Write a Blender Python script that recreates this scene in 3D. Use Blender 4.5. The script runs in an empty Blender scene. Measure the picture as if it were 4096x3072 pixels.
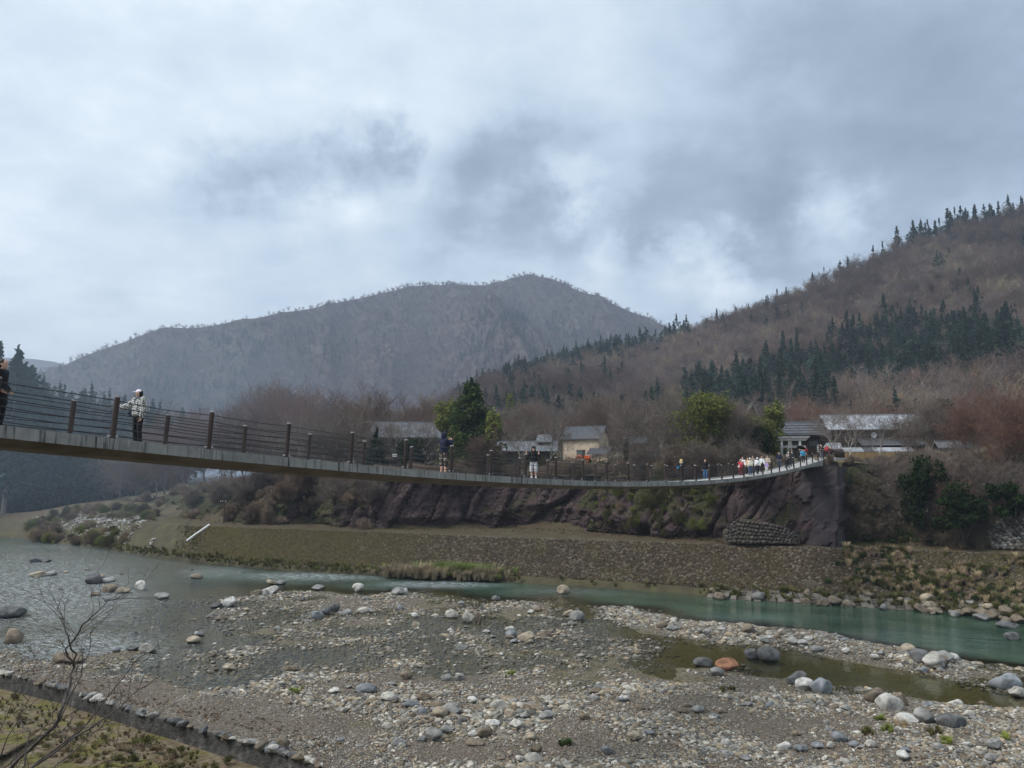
import bpy, bmesh, math, random
import numpy as np
from mathutils import Vector, Matrix, Euler
R = math.radians
rnd = random.Random(11)
rng = np.random.default_rng(11)
SC = bpy.context.scene
COL = SC.collection

# ------------------------------------------------------------------ camera
EYE = 13.3                        # eye height above the river surface (z = 0)
FOC = 3077.0                      # focal length in photograph pixels (4096 wide)
PITCH = math.atan(359 / FOC)
cam = bpy.data.objects.new('camera', bpy.data.cameras.new('camera'))
COL.objects.link(cam)
cam.location = (0, 0, EYE)
cam.rotation_euler = (math.pi / 2 + PITCH, 0, 0)
cam.data.sensor_width = 36
cam.data.lens = FOC / 4096 * 36
cam.data.clip_start = 0.1
cam.data.clip_end = 30000
SC.camera = cam
_F = Vector((0, math.cos(PITCH), math.sin(PITCH)))
_U = Vector((0, -math.sin(PITCH), math.cos(PITCH)))
def ray(px, py):
    return _F * FOC + Vector((1, 0, 0)) * (px - 2048) + _U * (1536 - py)
def gp(px, py, z=0.0):            # where the line of sight meets height z
    d = ray(px, py); t = (z - EYE) / d.z
    return Vector((d.x * t, d.y * t, z))
def at(px, py, Y):                # point at forward distance Y
    d = ray(px, py); t = Y / d.y
    return Vector((d.x * t, Y, EYE + d.z * t))
def proj(P):                      # (n,3) -> photograph pixels
    P = np.asarray(P, float); q = P - np.array([0, 0, EYE])
    dep = q[:, 1] * _F.y + q[:, 2] * _F.z
    up = q[:, 1] * _U.y + q[:, 2] * _U.z
    return 2048 + FOC * q[:, 0] / dep, 1536 - FOC * up / dep, dep

# ------------------------------------------------------------------ render settings
SC.view_settings.view_transform = 'Standard'
SC.view_settings.look = 'None'
SC.view_settings.exposure = 1.38
SC.view_settings.gamma = 1.0
SC.view_settings.use_curve_mapping = False
SC.render.engine = 'CYCLES'
SC.cycles.use_denoising = True
SC.cycles.max_bounces = 6
SC.cycles.diffuse_bounces = 2
SC.cycles.glossy_bounces = 2
SC.cycles.transmission_bounces = 4
SC.cycles.transparent_max_bounces = 8
SC.cycles.volume_bounces = 0
SC.cycles.caustics_reflective = False
SC.cycles.caustics_refractive = False

# ------------------------------------------------------------------ node helpers
class NT:
    def __init__(s, tree): s.t = tree; s.n = tree.nodes; s.l = tree.links
    def node(s, typ, inp=None, **kw):
        n = s.n.new(typ)
        for k, v in kw.items(): setattr(n, k, v)
        for k, v in (inp or {}).items():
            sock = n.inputs[k]
            if isinstance(v, bpy.types.NodeSocket): s.l.new(v, sock)
            else: sock.default_value = v
        return n
    def math(s, op, a, b=0.0, c=0.0, clamp=False):
        return s.node('ShaderNodeMath', {0: a, 1: b, 2: c}, operation=op, use_clamp=clamp).outputs[0]
    def vm(s, op, a, b=(0, 0, 0)):
        n = s.node('ShaderNodeVectorMath', {0: a, 1: b}, operation=op)
        return n.outputs['Value'] if op in ('DISTANCE', 'LENGTH', 'DOT_PRODUCT') else n.outputs[0]
    def noise(s, vec, scale, detail=4, rough=.55, dist=0.0):
        return s.node('ShaderNodeTexNoise', {'Vector': vec, 'Scale': scale, 'Detail': detail, 'Roughness': rough, 'Distortion': dist}).outputs['Fac']
    def ramp(s, fac, stops, interp='LINEAR'):
        n = s.node('ShaderNodeValToRGB', {'Fac': fac}); cr = n.color_ramp; cr.interpolation = interp
        while len(cr.elements) < len(stops): cr.elements.new(.5)
        for e, (p, c) in zip(cr.elements, stops):
            e.position = p; e.color = (*c[:3], 1) if len(c) >= 3 else (c[0], c[0], c[0], 1)
        return n.outputs['Color']
    def mr(s, v, a, b, c=0.0, d=1.0, interp='SMOOTHSTEP'):
        return s.node('ShaderNodeMapRange', {'Value': v, 'From Min': a, 'From Max': b, 'To Min': c, 'To Max': d}, interpolation_type=interp).outputs[0]
    def mix(s, f, a, b, blend='MIX'):
        n = s.node('ShaderNodeMix', data_type='RGBA', blend_type=blend)
        for sock, v in ((n.inputs[0], f), (n.inputs[6], a), (n.inputs[7], b)):
            if isinstance(v, bpy.types.NodeSocket): s.l.new(v, sock)
            else: sock.default_value = (*v, 1) if isinstance(v, tuple) and len(v) == 3 else v
        return n.outputs[2]

# ------------------------------------------------------------------ sky: broken overcast
SUN_EL, SUN_AZ = R(50), R(-105)     # azimuth measured from the view axis, to the left
w = bpy.data.worlds.new('World'); SC.world = w; w.use_nodes = True
w.node_tree.nodes.clear()
N = NT(w.node_tree)
sky = N.node('ShaderNodeTexSky', sky_type='NISHITA', sun_disc=False, sun_elevation=SUN_EL, sun_rotation=SUN_AZ)
dirv = N.node('ShaderNodeTexCoord').outputs['Generated']
sep = N.node('ShaderNodeSeparateXYZ', {0: dirv})
zc = N.math('ADD', N.math('MAXIMUM', sep.outputs['Z'], 0.0), .22)
plane = N.node('ShaderNodeCombineXYZ', {0: N.math('DIVIDE', sep.outputs['X'], zc), 1: N.math('DIVIDE', sep.outputs['Y'], zc), 2: 0.0}).outputs[0]
n1 = N.noise(plane, 1.25, 6, .58, .35)
n2 = N.noise(N.vm('ADD', plane, (7.3, 2.1, 0)), 4.2, 7, .64, .0)
n3 = N.noise(N.vm('ADD', plane, (-3.3, 12.1, 0)), .5, 2, .5, .0)
# direction bent by noise so that cloud edges are ragged
bend = N.node('ShaderNodeTexNoise', {'Vector': dirv, 'Scale': 7.0, 'Detail': 9.0, 'Roughness': .68}).outputs['Color']
dv = N.vm('ADD', dirv, N.vm('MULTIPLY', N.vm('SUBTRACT', bend, (.5, .5, .5)), (.22, .22, .17)))
field = N.math('ADD', N.math('MULTIPLY', n1, .28), N.math('MULTIPLY_ADD', n2, .30, .155))
field = N.math('ADD', field, N.math('MULTIPLY', n3, .16))
blobs = [ # px, py, radius (rad), weight: grey cloud banks (-) and bright gaps (+)
 (900, 740, .06, -.14), (1080, 700, .06, -.15), (1290, 650, .06, -.16), (1440, 590, .05, -.16), (1560, 520, .035, -.15),
 (1700, 870, .085, -.11), (1900, 730, .085, -.11), (2120, 640, .085, -.12), (2030, 830, .085, -.09), (2330, 960, .06, -.16),
 (2620, 760, .09, -.10), (2900, 830, .09, -.12), (3080, 900, .07, -.13), (2600, 1020, .05, -.12), (3300, 480, .30, -.11), (3900, 560, .26, -.12),
 (500, 950, .11, -.07), (150, 760, .12, -.06), (1100, 1010, .10, -.08),
 (2330, 770, .035, .12), (2270, 850, .03, .12), (1430, 880, .07, .04), (2460, 960, .045, .14), (2900, 700, .06, .07), (3260, 830, .06, .15),
 (2850, 1030, .07, .16), (2400, 1040, .06, .10), (3420, 830, .05, .10), (150, 900, .10, .05), (250, 1130, .25, .06), (500, 420, .38, .05), (1250, 900, .06, .06), (2960, 1080, .06, .10)]
for px, py, rad, wt in blobs:
    d = ray(px, py).normalized()
    dist = N.vm('DISTANCE', dv, tuple(d))
    field = N.math('ADD', field, N.mr(dist, 0.0, rad * 1.35, wt, 0.0))
cloud = N.ramp(field, [(.22, (.105, .132, .164)), (.34, (.152, .190, .235)), (.42, (.212, .258, .308)), (.49, (.262, .310, .358)), (.58, (.335, .378, .412)), (.68, (.440, .472, .490))])
skyc = N.node('ShaderNodeVectorMath', {0: sky.outputs[0], 3: .06}, operation='SCALE').outputs[0]
colr = N.mix(.90, skyc, cloud)
bg = N.node('ShaderNodeBackground', {'Color': colr, 'Strength': 1.0})
N.node('ShaderNodeOutputWorld', {'Surface': bg.outputs[0]})
w.cycles.sampling_method = 'MANUAL'; w.cycles.sample_map_resolution = 256

sun = bpy.data.objects.new('sun', bpy.data.lights.new('sun', 'SUN'))
COL.objects.link(sun)
sun.data.energy = 1.5; sun.data.angle = R(30); sun.data.color = (1, .965, .92)
sd = Vector((math.sin(SUN_AZ) * math.cos(SUN_EL), math.cos(SUN_AZ) * math.cos(SUN_EL), math.sin(SUN_EL)))
sun.rotation_euler = sd.to_track_quat('Z', 'Y').to_euler()
sun.location = (0, 0, 200)

# ------------------------------------------------------------------ scene-graph helpers
def tag(o, label=None, cat=None, group=None, kind=None):
    if label: o['label'] = label
    if cat: o['category'] = cat
    if group: o['group'] = group
    if kind: o['kind'] = kind
    return o
def link(o, parent=None):
    COL.objects.link(o)
    if parent is not None: o.parent = parent
    return o
def empty(name, loc=(0, 0, 0), rz=0.0, parent=None):
    o = bpy.data.objects.new(name, None); link(o, parent)
    o.location = loc; o.rotation_euler = (0, 0, rz); o.empty_display_size = .3
    return o
def meshobj(name, me, parent=None, loc=None, rot=None, scale=None):
    o = bpy.data.objects.new(name, me); link(o, parent)
    if loc is not None: o.location = loc
    if rot is not None: o.rotation_euler = rot
    if scale is not None: o.scale = scale if hasattr(scale, '__len__') else (scale,) * 3
    return o
def np_mesh(name, V, Fq, mat=None, smooth=False):
    """V (n,3); Fq: int array (m,3|4) or list of faces"""
    me = bpy.data.meshes.new(name)
    V = np.asarray(V, np.float32)
    if isinstance(Fq, np.ndarray) and Fq.ndim == 2:
        k = Fq.shape[1]; m = len(Fq)
        me.vertices.add(len(V)); me.vertices.foreach_set('co', V.ravel())
        me.loops.add(m * k); me.loops.foreach_set('vertex_index', Fq.astype(np.int32).ravel())
        me.polygons.add(m); me.polygons.foreach_set('loop_start', np.arange(0, m * k, k, dtype=np.int32))
        me.update(calc_edges=True)
    else:
        me.from_pydata([tuple(map(float, v)) for v in V], [], [list(map(int, f)) for f in Fq]); me.update()
    if smooth and len(me.polygons):
        me.polygons.foreach_set('use_smooth', np.ones(len(me.polygons), bool))
    if mat: me.materials.append(mat)
    return me
def fattr(me, name, vals):
    a = me.attributes.new(name, 'FLOAT', 'POINT'); a.data.foreach_set('value', np.asarray(vals, np.float32).ravel())
def grid_faces(nu, nv):
    i = np.arange(nu - 1)[:, None] * nv + np.arange(nv - 1)[None, :]
    i = i.ravel()
    return np.stack([i, i + nv, i + nv + 1, i + 1], 1)
class MB:                                     # collects shapes of ONE part
    def __init__(s): s.V = []; s.F = []
    def add(s, V, Fc):
        b = len(s.V); s.V.extend([tuple(v) for v in V]); s.F.extend([[i + b for i in f] for f in Fc]); return s
    def box(s, c, d, rot=None):
        c = Vector(c); h = Vector(d) / 2; M = Euler(rot).to_matrix() if rot is not None else None
        V = []
        for x in (-1, 1):
            for y in (-1, 1):
                for z in (-1, 1):
                    v = Vector((x * h.x, y * h.y, z * h.z)); V.append(c + (M @ v if M else v))
        return s.add(V, [(0, 1, 3, 2), (4, 6, 7, 5), (0, 4, 5, 1), (2, 3, 7, 6), (0, 2, 6, 4), (1, 5, 7, 3)])
    def hexa(s, P):                           # 8 corners: bottom ring 4, top ring 4
        return s.add(P, [(3, 2, 1, 0), (4, 5, 6, 7), (0, 1, 5, 4), (1, 2, 6, 5), (2, 3, 7, 6), (3, 0, 4, 7)])
    def tube(s, pts, rad, n=8, cap=True):
        pts = [Vector(p) for p in pts]; m = len(pts)
        rad = rad if hasattr(rad, '__len__') else [rad] * m
        rings = []
        up = None
        for i, p in enumerate(pts):
            t = (pts[min(i + 1, m - 1)] - pts[max(i - 1, 0)]).normalized()
            if up is None or abs(up.dot(t)) > .95: up = Vector((0, 0, 1)) if abs(t.z) < .9 else Vector((1, 0, 0))
            a = t.cross(up).normalized(); b = a.cross(t).normalized(); up = b
            rings.append([p + (a * math.cos(2 * math.pi * k / n) + b * math.sin(2 * math.pi * k / n)) * rad[i] for k in range(n)])
        V = [v for r_ in rings for v in r_]
        Fc = [(i * n + k, i * n + (k + 1) % n, (i + 1) * n + (k + 1) % n, (i + 1) * n + k) for i in range(m - 1) for k in range(n)]
        if cap: Fc += [tuple(range(n - 1, -1, -1)), tuple((m - 1) * n + k for k in range(n))]
        return s.add(V, Fc)
    def cyl(s, p0, p1, r0, r1=None, n=12):
        return s.tube([p0, p1], [r0, r0 if r1 is None else r1], n)
    def build(s, name, mat, parent=None, smooth=False, **kw):
        return meshobj(name, np_mesh(name, np.array(s.V), s.F, mat, smooth), parent, **kw)

# ------------------------------------------------------------------ numpy noise
def _hash(i, j, k, seed):
    h = (i.astype(np.int64) * 374761393 + j.astype(np.int64) * 668265263 + k.astype(np.int64) * 2147483647 + seed * 144665) & 0xFFFFFFFF
    h = ((h ^ (h >> 13)) * 1274126177) & 0xFFFFFFFF
    return ((h ^ (h >> 16)) & 0xFFFF) / 65535.0
def vnoise(x, y, z=None, seed=0):
    x = np.asarray(x, float); y = np.asarray(y, float); z = np.zeros_like(x) if z is None else np.asarray(z, float)
    i, j, k = np.floor(x).astype(int), np.floor(y).astype(int), np.floor(z).astype(int)
    f, g, h = x - i, y - j, z - k
    f, g, h = (t * t * t * (t * (t * 6 - 15) + 10) for t in (f, g, h))
    r = 0
    for a in (0, 1):
        for b in (0, 1):
            for c in (0, 1):
                r = r + _hash(i + a, j + b, k + c, seed) * (f if a else 1 - f) * (g if b else 1 - g) * (h if c else 1 - h)
    return r * 2 - 1
def fbm(x, y, z=None, seed=0, oct=4, gain=.5, lac=2.03):
    s_ = 0; a = 1.0; t = 0; fx = 1.0
    for o in range(oct):
        s_ = s_ + a * vnoise(np.asarray(x) * fx, np.asarray(y) * fx, None if z is None else np.asarray(z) * fx, seed + o * 17); t += a; a *= gain; fx *= lac
    return s_ / t
def blocks(x, y, seed=0):
    """broken-rock relief: every irregular cell is a tilted face with its own offset"""
    i, j = np.floor(x), np.floor(y); best = np.full(x.shape, 1e9); sec = np.full(x.shape, 1e9); val = np.zeros_like(x)
    for a in (-1, 0, 1):
        for b in (-1, 0, 1):
            ci, cj = i + a, j + b; k0 = np.zeros_like(ci)
            cx = ci + _hash(ci, cj, k0, seed); cy = cj + _hash(ci, cj, k0, seed + 7)
            d = (x - cx) ** 2 + (y - cy) ** 2
            v = _hash(ci, cj, k0, seed + 13) * 2 - 1 + (x - cx) * (_hash(ci, cj, k0, seed + 19) * 2 - 1) * .9 + (y - cy) * (_hash(ci, cj, k0, seed + 23) * 2 - 1) * .9
            sec = np.where(d < best, best, np.minimum(sec, d)); val = np.where(d < best, v, val); best = np.minimum(best, d)
    return val, np.sqrt(sec) - np.sqrt(best)
def ridged(x, y, seed=0, oct=4):
    s_ = 0; a = 1.0; t = 0; fx = 1.0
    for o in range(oct):
        s_ = s_ + a * (1 - np.abs(vnoise(np.asarray(x) * fx, np.asarray(y) * fx, None, seed + o * 31))) ** 2; t += a; a *= .5; fx *= 2.1
    return s_ / t

# ------------------------------------------------------------------ materials
def new_mat(name):
    m = bpy.data.materials.new(name); m.use_nodes = True
    n = NT(m.node_tree); n.n.clear()
    return m, n
def mat(name, stops, scale=3.0, rough=.85, bump=.3, bscale=None, detail=6, coord='Object', var=0.0, spec=.3, stretch=(1, 1, 1), metal=0.0, nrough=.6, dist=.1, bdist=.05):
    """noise-ramped surface; var = brightness change from object to object"""
    m, n = new_mat(name)
    tc = n.node('ShaderNodeTexCoord').outputs[coord]
    oi = n.node('ShaderNodeObjectInfo')
    if var or coord == 'Object':
        off = n.node('ShaderNodeVectorMath', {0: oi.outputs['Random'], 1: (37.0, 91.0, 53.0)}, operation='MULTIPLY').outputs[0]
        tc = n.vm('ADD', tc, off)
    tcs = n.vm('MULTIPLY', tc, tuple(stretch))
    fac = n.noise(tcs, scale, detail, nrough, dist)
    col = n.ramp(fac, stops)
    if var:
        v = n.mr(oi.outputs['Random'], 0, 1, 1 - var, 1 + var, 'LINEAR')
        col = n.node('ShaderNodeVectorMath', {0: col, 3: v}, operation='SCALE').outputs[0]
    bs = n.node('ShaderNodeBsdfPrincipled', {'Base Color': col, 'Roughness': rough, 'Specular IOR Level': spec, 'Metallic': metal})
    if bump:
        bf = n.noise(tcs, bscale or scale * 3, 5, .65)
        bp = n.node('ShaderNodeBump', {'Height': bf, 'Strength': bump, 'Distance': bdist})
        n.l.new(bp.outputs[0], bs.inputs['Normal'])
    n.node('ShaderNodeOutputMaterial', {'Surface': bs.outputs[0]})
    return m
def g3(v, t=(1, 1, 1)): return (v * t[0], v * t[1], v * t[2])
def plain(name, c, rough=.8, v=.18, scale=12, bump=.1, **kw):
    return mat(name, [(.3, tuple(x * (1 - v) for x in c)), (.7, tuple(min(1, x * (1 + v)) for x in c))], scale=scale, rough=rough, bump=bump, bdist=.01, **kw)
# ================================================================== THE LAND
def curve(tab):
    tab = sorted(tab); xs = np.array([t[0] for t in tab], float); ys = np.array([t[1] for t in tab], float)
    return lambda k: np.interp(k, xs, ys)
W_y = curve([(5200, 2690), (4700, 2600), (4300, 2530), (4096, 2500), (3978, 2483), (3644, 2443), (3300, 2422), (2866, 2394), (2430, 2360), (2040, 2336), (1700, 2322), (1500, 2311), (1200, 2293), (1000, 2279), (850, 2261), (650, 2233), (480, 2214), (440, 2197), (300, 2183), (150, 2168), (60, 2158), (-100, 2150)])
R_y = curve([(5200, 2290), (4700, 2255), (4300, 2226), (4096, 2217), (3700, 2204), (3300, 2193), (3000, 2183), (2500, 2166), (2000, 2149), (1600, 2132), (1300, 2121), (1000, 2112), (800, 2104), (640, 2098), (500, 2092), (300, 2088), (100, 2096), (-100, 2100)])
R_z = curve([(5200, 4.7), (760, 4.7), (600, 4.4), (450, 3.6), (300, 3.4), (150, 1.8), (60, .6), (-100, .2)])
C_y = curve([(5200, 2240), (4700, 2215), (4300, 2203), (4096, 2198), (3700, 2182), (3400, 2173), (3000, 2172), (2800, 2160), (2600, 2141), (2400, 2126), (2048, 2112), (1800, 2113), (1600, 2115), (1400, 2110), (1250, 2092), (1100, 2098), (900, 2084), (700, 2068), (560, 2052), (400, 2038), (250, 2052), (100, 2080), (-100, 2090)])
C_z = curve([(5200, 5.0), (700, 5.0), (560, 5.0), (400, 5.4), (250, 4.2), (100, 1.6), (-100, .3)])
def unproj(px, py, z):
    px = np.asarray(px, float); py = np.asarray(py, float); z = np.broadcast_to(np.asarray(z, float), px.shape)
    dx = px - 2048; dy = _F.y * FOC + _U.y * (1536 - py); dz = _F.z * FOC + _U.z * (1536 - py)
    t = (z - EYE) / dz
    return np.stack([dx * t, dy * t, z], -1)
def smooth1(a, k):
    ker = np.hanning(k + 2)[1:-1]; ker /= ker.sum()
    p = np.pad(a, ((k // 2, k // 2), (0, 0)), mode='reflect', reflect_type='odd')
    return np.stack([np.convolve(p[:, i], ker, 'valid')[:len(a)] for i in range(a.shape[1])], 1)
KX = np.concatenate([np.linspace(5200, 700, 560), np.linspace(692, -100, 100)])
WL = smooth1(unproj(KX, W_y(KX), 0.0), 15)
RL = smooth1(unproj(KX, R_y(KX), R_z(KX)), 21)
CL = smooth1(unproj(KX, C_y(KX), C_z(KX)), 15)
def normals(P):
    t = np.gradient(P[:, :2], axis=0); t /= np.linalg.norm(t, axis=1, keepdims=True)
    n = np.stack([t[:, 1], -t[:, 0]], 1); n[n[:, 1] < 0] *= -1
    return n
CN = smooth1(normals(smooth1(CL, 61)), 41); CN /= np.linalg.norm(CN, axis=1, keepdims=True)
SARC = np.concatenate([[0], np.cumsum(np.linalg.norm(np.diff(CL[:, :2], axis=0), axis=1))])
def key_i(px): return int(np.argmin(np.abs(KX - px)))

# ---------------- riverbed
ctrl = [ # px, py, height above the water
 (2000, 3040, .22), (2300, 3000, .25), (2600, 2950, .45), (3000, 3010, .5), (3600, 2980, .7), (4050, 3000, .8), (2500, 2840, .30), (2000, 2720, .10), (2900, 2860, .38), (3300, 2850, .40), (3850, 2900, .5), (4300, 2950, .8),
 (2250, 2740, .06), (2400, 2670, .03), (1750, 2690, -.02),
 (100, 2400, -.34), (400, 2500, -.25), (100, 2250, -.4), (600, 2300, -.38), (700, 2450, -.15), (950, 2540, -.08), (800, 2600, -.12), (550, 2550, -.2), (1050, 2640, -.08), (250, 2560, -.25), (700, 2680, -.14), (900, 2725, -.10), (-300, 2400, -.5), (-800, 2600, -.3), (-300, 2200, -.6), (450, 2400, -.25),
 (1500, 2560, -.08), (1800, 2610, -.06), (1300, 2640, -.08), (1200, 2510, -.02), (1500, 2650, -.05), (1650, 2570, -.07), (1400, 2420, .14), (1600, 2400, .12), (1800, 2410, .05), (2000, 2520, -.07), (2300, 2520, -.07), (2150, 2600, -.04), (2450, 2600, -.08), (2100, 2425, .0), (1050, 2450, -.01), (1200, 2390, .05),
 (2600, 2490, .12), (2900, 2530, .32), (3200, 2560, .34), (3500, 2620, .36), (3700, 2650, .36), (3880, 2700, .04), (4060, 2680, -.05), (2450, 2440, -.02),
 (2800, 2600, -.22), (3100, 2640, -.3), (3400, 2700, -.36), (3700, 2745, -.36), (3930, 2790, -.12), (2620, 2620, -.10), (2500, 2570, -.12), (2350, 2440, -.1), (4250, 2760, -.3), (2700, 2680, -.03), (3050, 2760, .08), (3500, 2780, .05),
 (900, 2300, -.7), (1500, 2335, -.8), (2000, 2362, -.9), (2500, 2400, -1.1), (2900, 2445, -1.3), (3300, 2485, -1.5), (3600, 2530, -1.6), (3900, 2580, -1.5), (4096, 2625, -1.4), (4400, 2660, -1.3), (1200, 2315, -.7), (4800, 2720, -1.3),
 (150, 2660, .05), (100, 2700, .35), (400, 2740, .35), (800, 2850, .5), (1200, 2960, .6), (1500, 3020, .45), (1000, 2790, .12), (1400, 2770, .22), (1700, 2840, .22), (1480, 2905, .10), (1800, 2950, .06), (1900, 2900, .16), (1600, 2980, .2), (700, 2780, .12), (-300, 2680, .5), (500, 2690, -.02), (250, 2620, -.12),
 (400, 3000, .9), (100, 2900, .9), (-600, 2800, .9), (1100, 3060, .7), (700, 3060, .9), (2048, 3400, .4), (3400, 3400, .8), (800, 3400, 1), (4600, 3100, .9), (5000, 2900, .4),
 (0, 2135, -.6), (150, 2120, -.6), (-300, 2120, -.6)]
cp = unproj([c[0] for c in ctrl], [c[1] for c in ctrl], 0.0); ch = np.array([c[2] for c in ctrl])
def bed_h(X, Y):
    X = np.asarray(X, float); Y = np.asarray(Y, float); sh = X.shape
    X = X.ravel(); Y = Y.ravel(); num = np.zeros_like(X); den = np.zeros_like(X)
    for (cx, cy, _), h in zip(cp, ch):
        wt = 1.0 / (((X - cx) ** 2 + ((Y - cy) * .9) ** 2) + .6) ** 1.7
        num += wt * h; den += wt
    h = num / den
    amp = np.clip(.15 - .06 * np.abs(h), .05, .15)
    h = h + amp * fbm(X / 4.2, Y / 4.2, seed=3, oct=4, gain=.6) + .05 * fbm(X / .9, Y / .9, seed=9, oct=2)
    px, py, dep = proj(np.stack([X, Y, np.zeros_like(X)], 1))
    over = W_y(px) - py                               # >0: behind the far waterline
    h = np.where((over > -2) & (dep > 20), np.minimum(h, -.35 - np.clip(over, 0, 30) * .02), h)
    return h.reshape(sh)
Yr = [24.0]
while Yr[-1] < 250: Yr.append(Yr[-1] + max(.32, .0085 * Yr[-1] - .02))
Yr = np.array(Yr); Ur = np.linspace(-1.15, .92, 470)
GX = Ur[None, :] * (Yr[:, None] + 6); GY = np.repeat(Yr[:, None], len(Ur), 1)
GH = bed_h(GX, GY)
def bed_mat():
    m, n = new_mat('river_gravel')
    p = n.node('ShaderNodeNewGeometry').outputs['Position']
    z = n.node('ShaderNodeSeparateXYZ', {0: p}).outputs['Z']
    v1 = n.node('ShaderNodeTexVoronoi', {'Vector': p, 'Scale': 9.0, 'Randomness': 1.0})
    v2 = n.node('ShaderNodeTexVoronoi', {'Vector': p, 'Scale': 22.0, 'Randomness': 1.0})
    c1 = n.node('ShaderNodeSeparateColor', {0: v1.outputs['Color']}).outputs[0]
    c2 = n.node('ShaderNodeSeparateColor', {0: v2.outputs['Color']}).outputs[1]
    t = n.math('ADD', n.math('MULTIPLY', c1, .55), n.math('MULTIPLY', c2, .45))
    dry = n.ramp(t, [(.15, (.045, .036, .026)), (.45, (.115, .095, .070)), (.7, (.19, .162, .125)), (.9, (.31, .28, .235))])
    big = n.noise(p, .25, 4)
    dry = n.mix(n.mr(big, .35, .65), dry, n.mix(.55, dry, (.13, .10, .075)))
    wet = n.ramp(t, [(.15, (.070, .057, .021)), (.6, (.15, .125, .05)), (.9, (.24, .21, .11))])
    col = n.mix(n.mr(z, -.04, .09), wet, dry)
    deep = n.mr(z, -1.0, -.35)
    col = n.mix(deep, (.06, .085, .05), col)
    hgt = n.math('ADD', n.math('MULTIPLY', v1.outputs['Distance'], -1.2), n.math('MULTIPLY', v2.outputs['Distance'], -.7))
    bp = n.node('ShaderNodeBump', {'Height': hgt, 'Strength': .9, 'Distance': .08})
    bs = n.node('ShaderNodeBsdfPrincipled', {'Base Color': col, 'Roughness': n.mr(z, .0, .12, .45, .85), 'Normal': bp.outputs[0], 'Specular IOR Level': .3})
    n.node('ShaderNodeOutputMaterial', {'Surface': bs.outputs[0]})
    return m
M_BED = bed_mat()
bed = meshobj('riverbed', np_mesh('riverbed', np.stack([GX, GY, GH], -1).reshape(-1, 3), grid_faces(*GX.shape)[:, ::-1].copy(), M_BED, True))
tag(bed, 'stony brown riverbed of gravel bars and shallows', kind='structure')

# ---------------- water surface
def water_mat():
    m, n = new_mat('river_water')
    p = n.node('ShaderNodeNewGeometry').outputs['Position']
    dep = n.node('ShaderNodeAttribute', attribute_name='depth').outputs['Fac']
    rap = n.node('ShaderNodeAttribute', attribute_name='rapid').outputs['Fac']
    rot = n.node('ShaderNodeVectorRotate', {'Vector': p, 'Angle': R(26)}, rotation_type='Z_AXIS').outputs[0]
    st = n.vm('MULTIPLY', rot, (1.0, 2.6, 1.0))
    a = n.noise(st, .55, 5, .62, .6); b = n.noise(st, 2.4, 4, .6, .3)
    c_ = n.noise(n.vm('MULTIPLY', rot, (1.0, 1.7, 1.0)), .26, 4, .65, 1.0)
    hgt = n.math('ADD', n.math('MULTIPLY', c_, 2.2), n.math('ADD', n.math('MULTIPLY', a, 1.0), n.math('MULTIPLY', b, .62)))
    bp = n.node('ShaderNodeBump', {'Height': hgt, 'Strength': n.mr(rap, 0, 1, .04, 1.0, 'LINEAR'), 'Distance': .7})
    turb = n.mr(dep, .18, 1.15, .0, .95)
    silt = n.ramp(n.noise(st, .12, 3), [(.35, (.030, .060, .040)), (.65, (.054, .096, .066))])
    body = n.node('ShaderNodeMixShader', {0: turb, 1: n.node('ShaderNodeBsdfTransparent', {'Color': (.80, .82, .68, 1)}).outputs[0],
                  2: n.node('ShaderNodeBsdfDiffuse', {'Color': silt}).outputs[0]}).outputs[0]
    gl = n.node('ShaderNodeBsdfGlossy', {'Color': (1, 1, 1, 1), 'Roughness': n.mr(rap, .2, 1, .05, .13), 'Normal': bp.outputs[0]}).outputs[0]
    fr = n.node('ShaderNodeFresnel', {'IOR': 1.33, 'Normal': bp.outputs[0]}).outputs[0]
    surf = n.node('ShaderNodeMixShader', {0: fr, 1: body, 2: gl}).outputs[0]
    fo = n.noise(n.vm('MULTIPLY', rot, (.8, 3.4, 1)), 1.3, 8, .78, .8)
    foam_glint = n.math('MULTIPLY', n.mr(fo, .42, .68), n.mr(rap, .25, .9, .0, .9), clamp=True)  # foam streaks, spread wider to paint in the pale sky reflection
    fsh = n.node('ShaderNodeBsdfDiffuse', {'Color': (.52, .57, .58, 1)}).outputs[0]
    surf = n.node('ShaderNodeMixShader', {0: n.math('MULTIPLY', foam_glint, .85), 1: surf, 2: fsh}).outputs[0]
    n.node('ShaderNodeOutputMaterial', {'Surface': surf})
    return m
M_WATER = water_mat()
px_, py_, dp_ = proj(np.stack([GX.ravel(), GY.ravel(), np.zeros(GX.size)], 1))
rapid = np.zeros(GX.size)
for cx, cy, sx, sy, a in [(1250, 2305, 480, 26, .8), (1750, 2338, 330, 20, .85), (2250, 2365, 330, 22, .5), (850, 2290, 260, 40, .65), (200, 2360, 600, 240, .86), (200, 2190, 320, 30, .6), (3000, 2475, 420, 40, .42), (3700, 2560, 420, 60, .30), (520, 2210, 160, 20, .5), (300, 2600, 520, 120, .85), (1700, 2580, 700, 120, .3)]:
    rapid = np.maximum(rapid, a * np.exp(-((px_ - cx) / sx) ** 2 - ((py_ - cy) / sy) ** 2))
WF = grid_faces(*GX.shape)[:, ::-1].copy(); Hf = GH.ravel()
WF = WF[(Hf[WF].min(1) < .03)]
wm = np_mesh('river_water', np.stack([GX.ravel(), GY.ravel(), np.zeros(GX.size)], 1), WF, M_WATER, True)
fattr(wm, 'depth', np.clip(-Hf, 0, 3)); fattr(wm, 'rapid', rapid)
tag(meshobj('river_water', wm), 'clear green river flowing over a stony bed', kind='structure')

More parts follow.
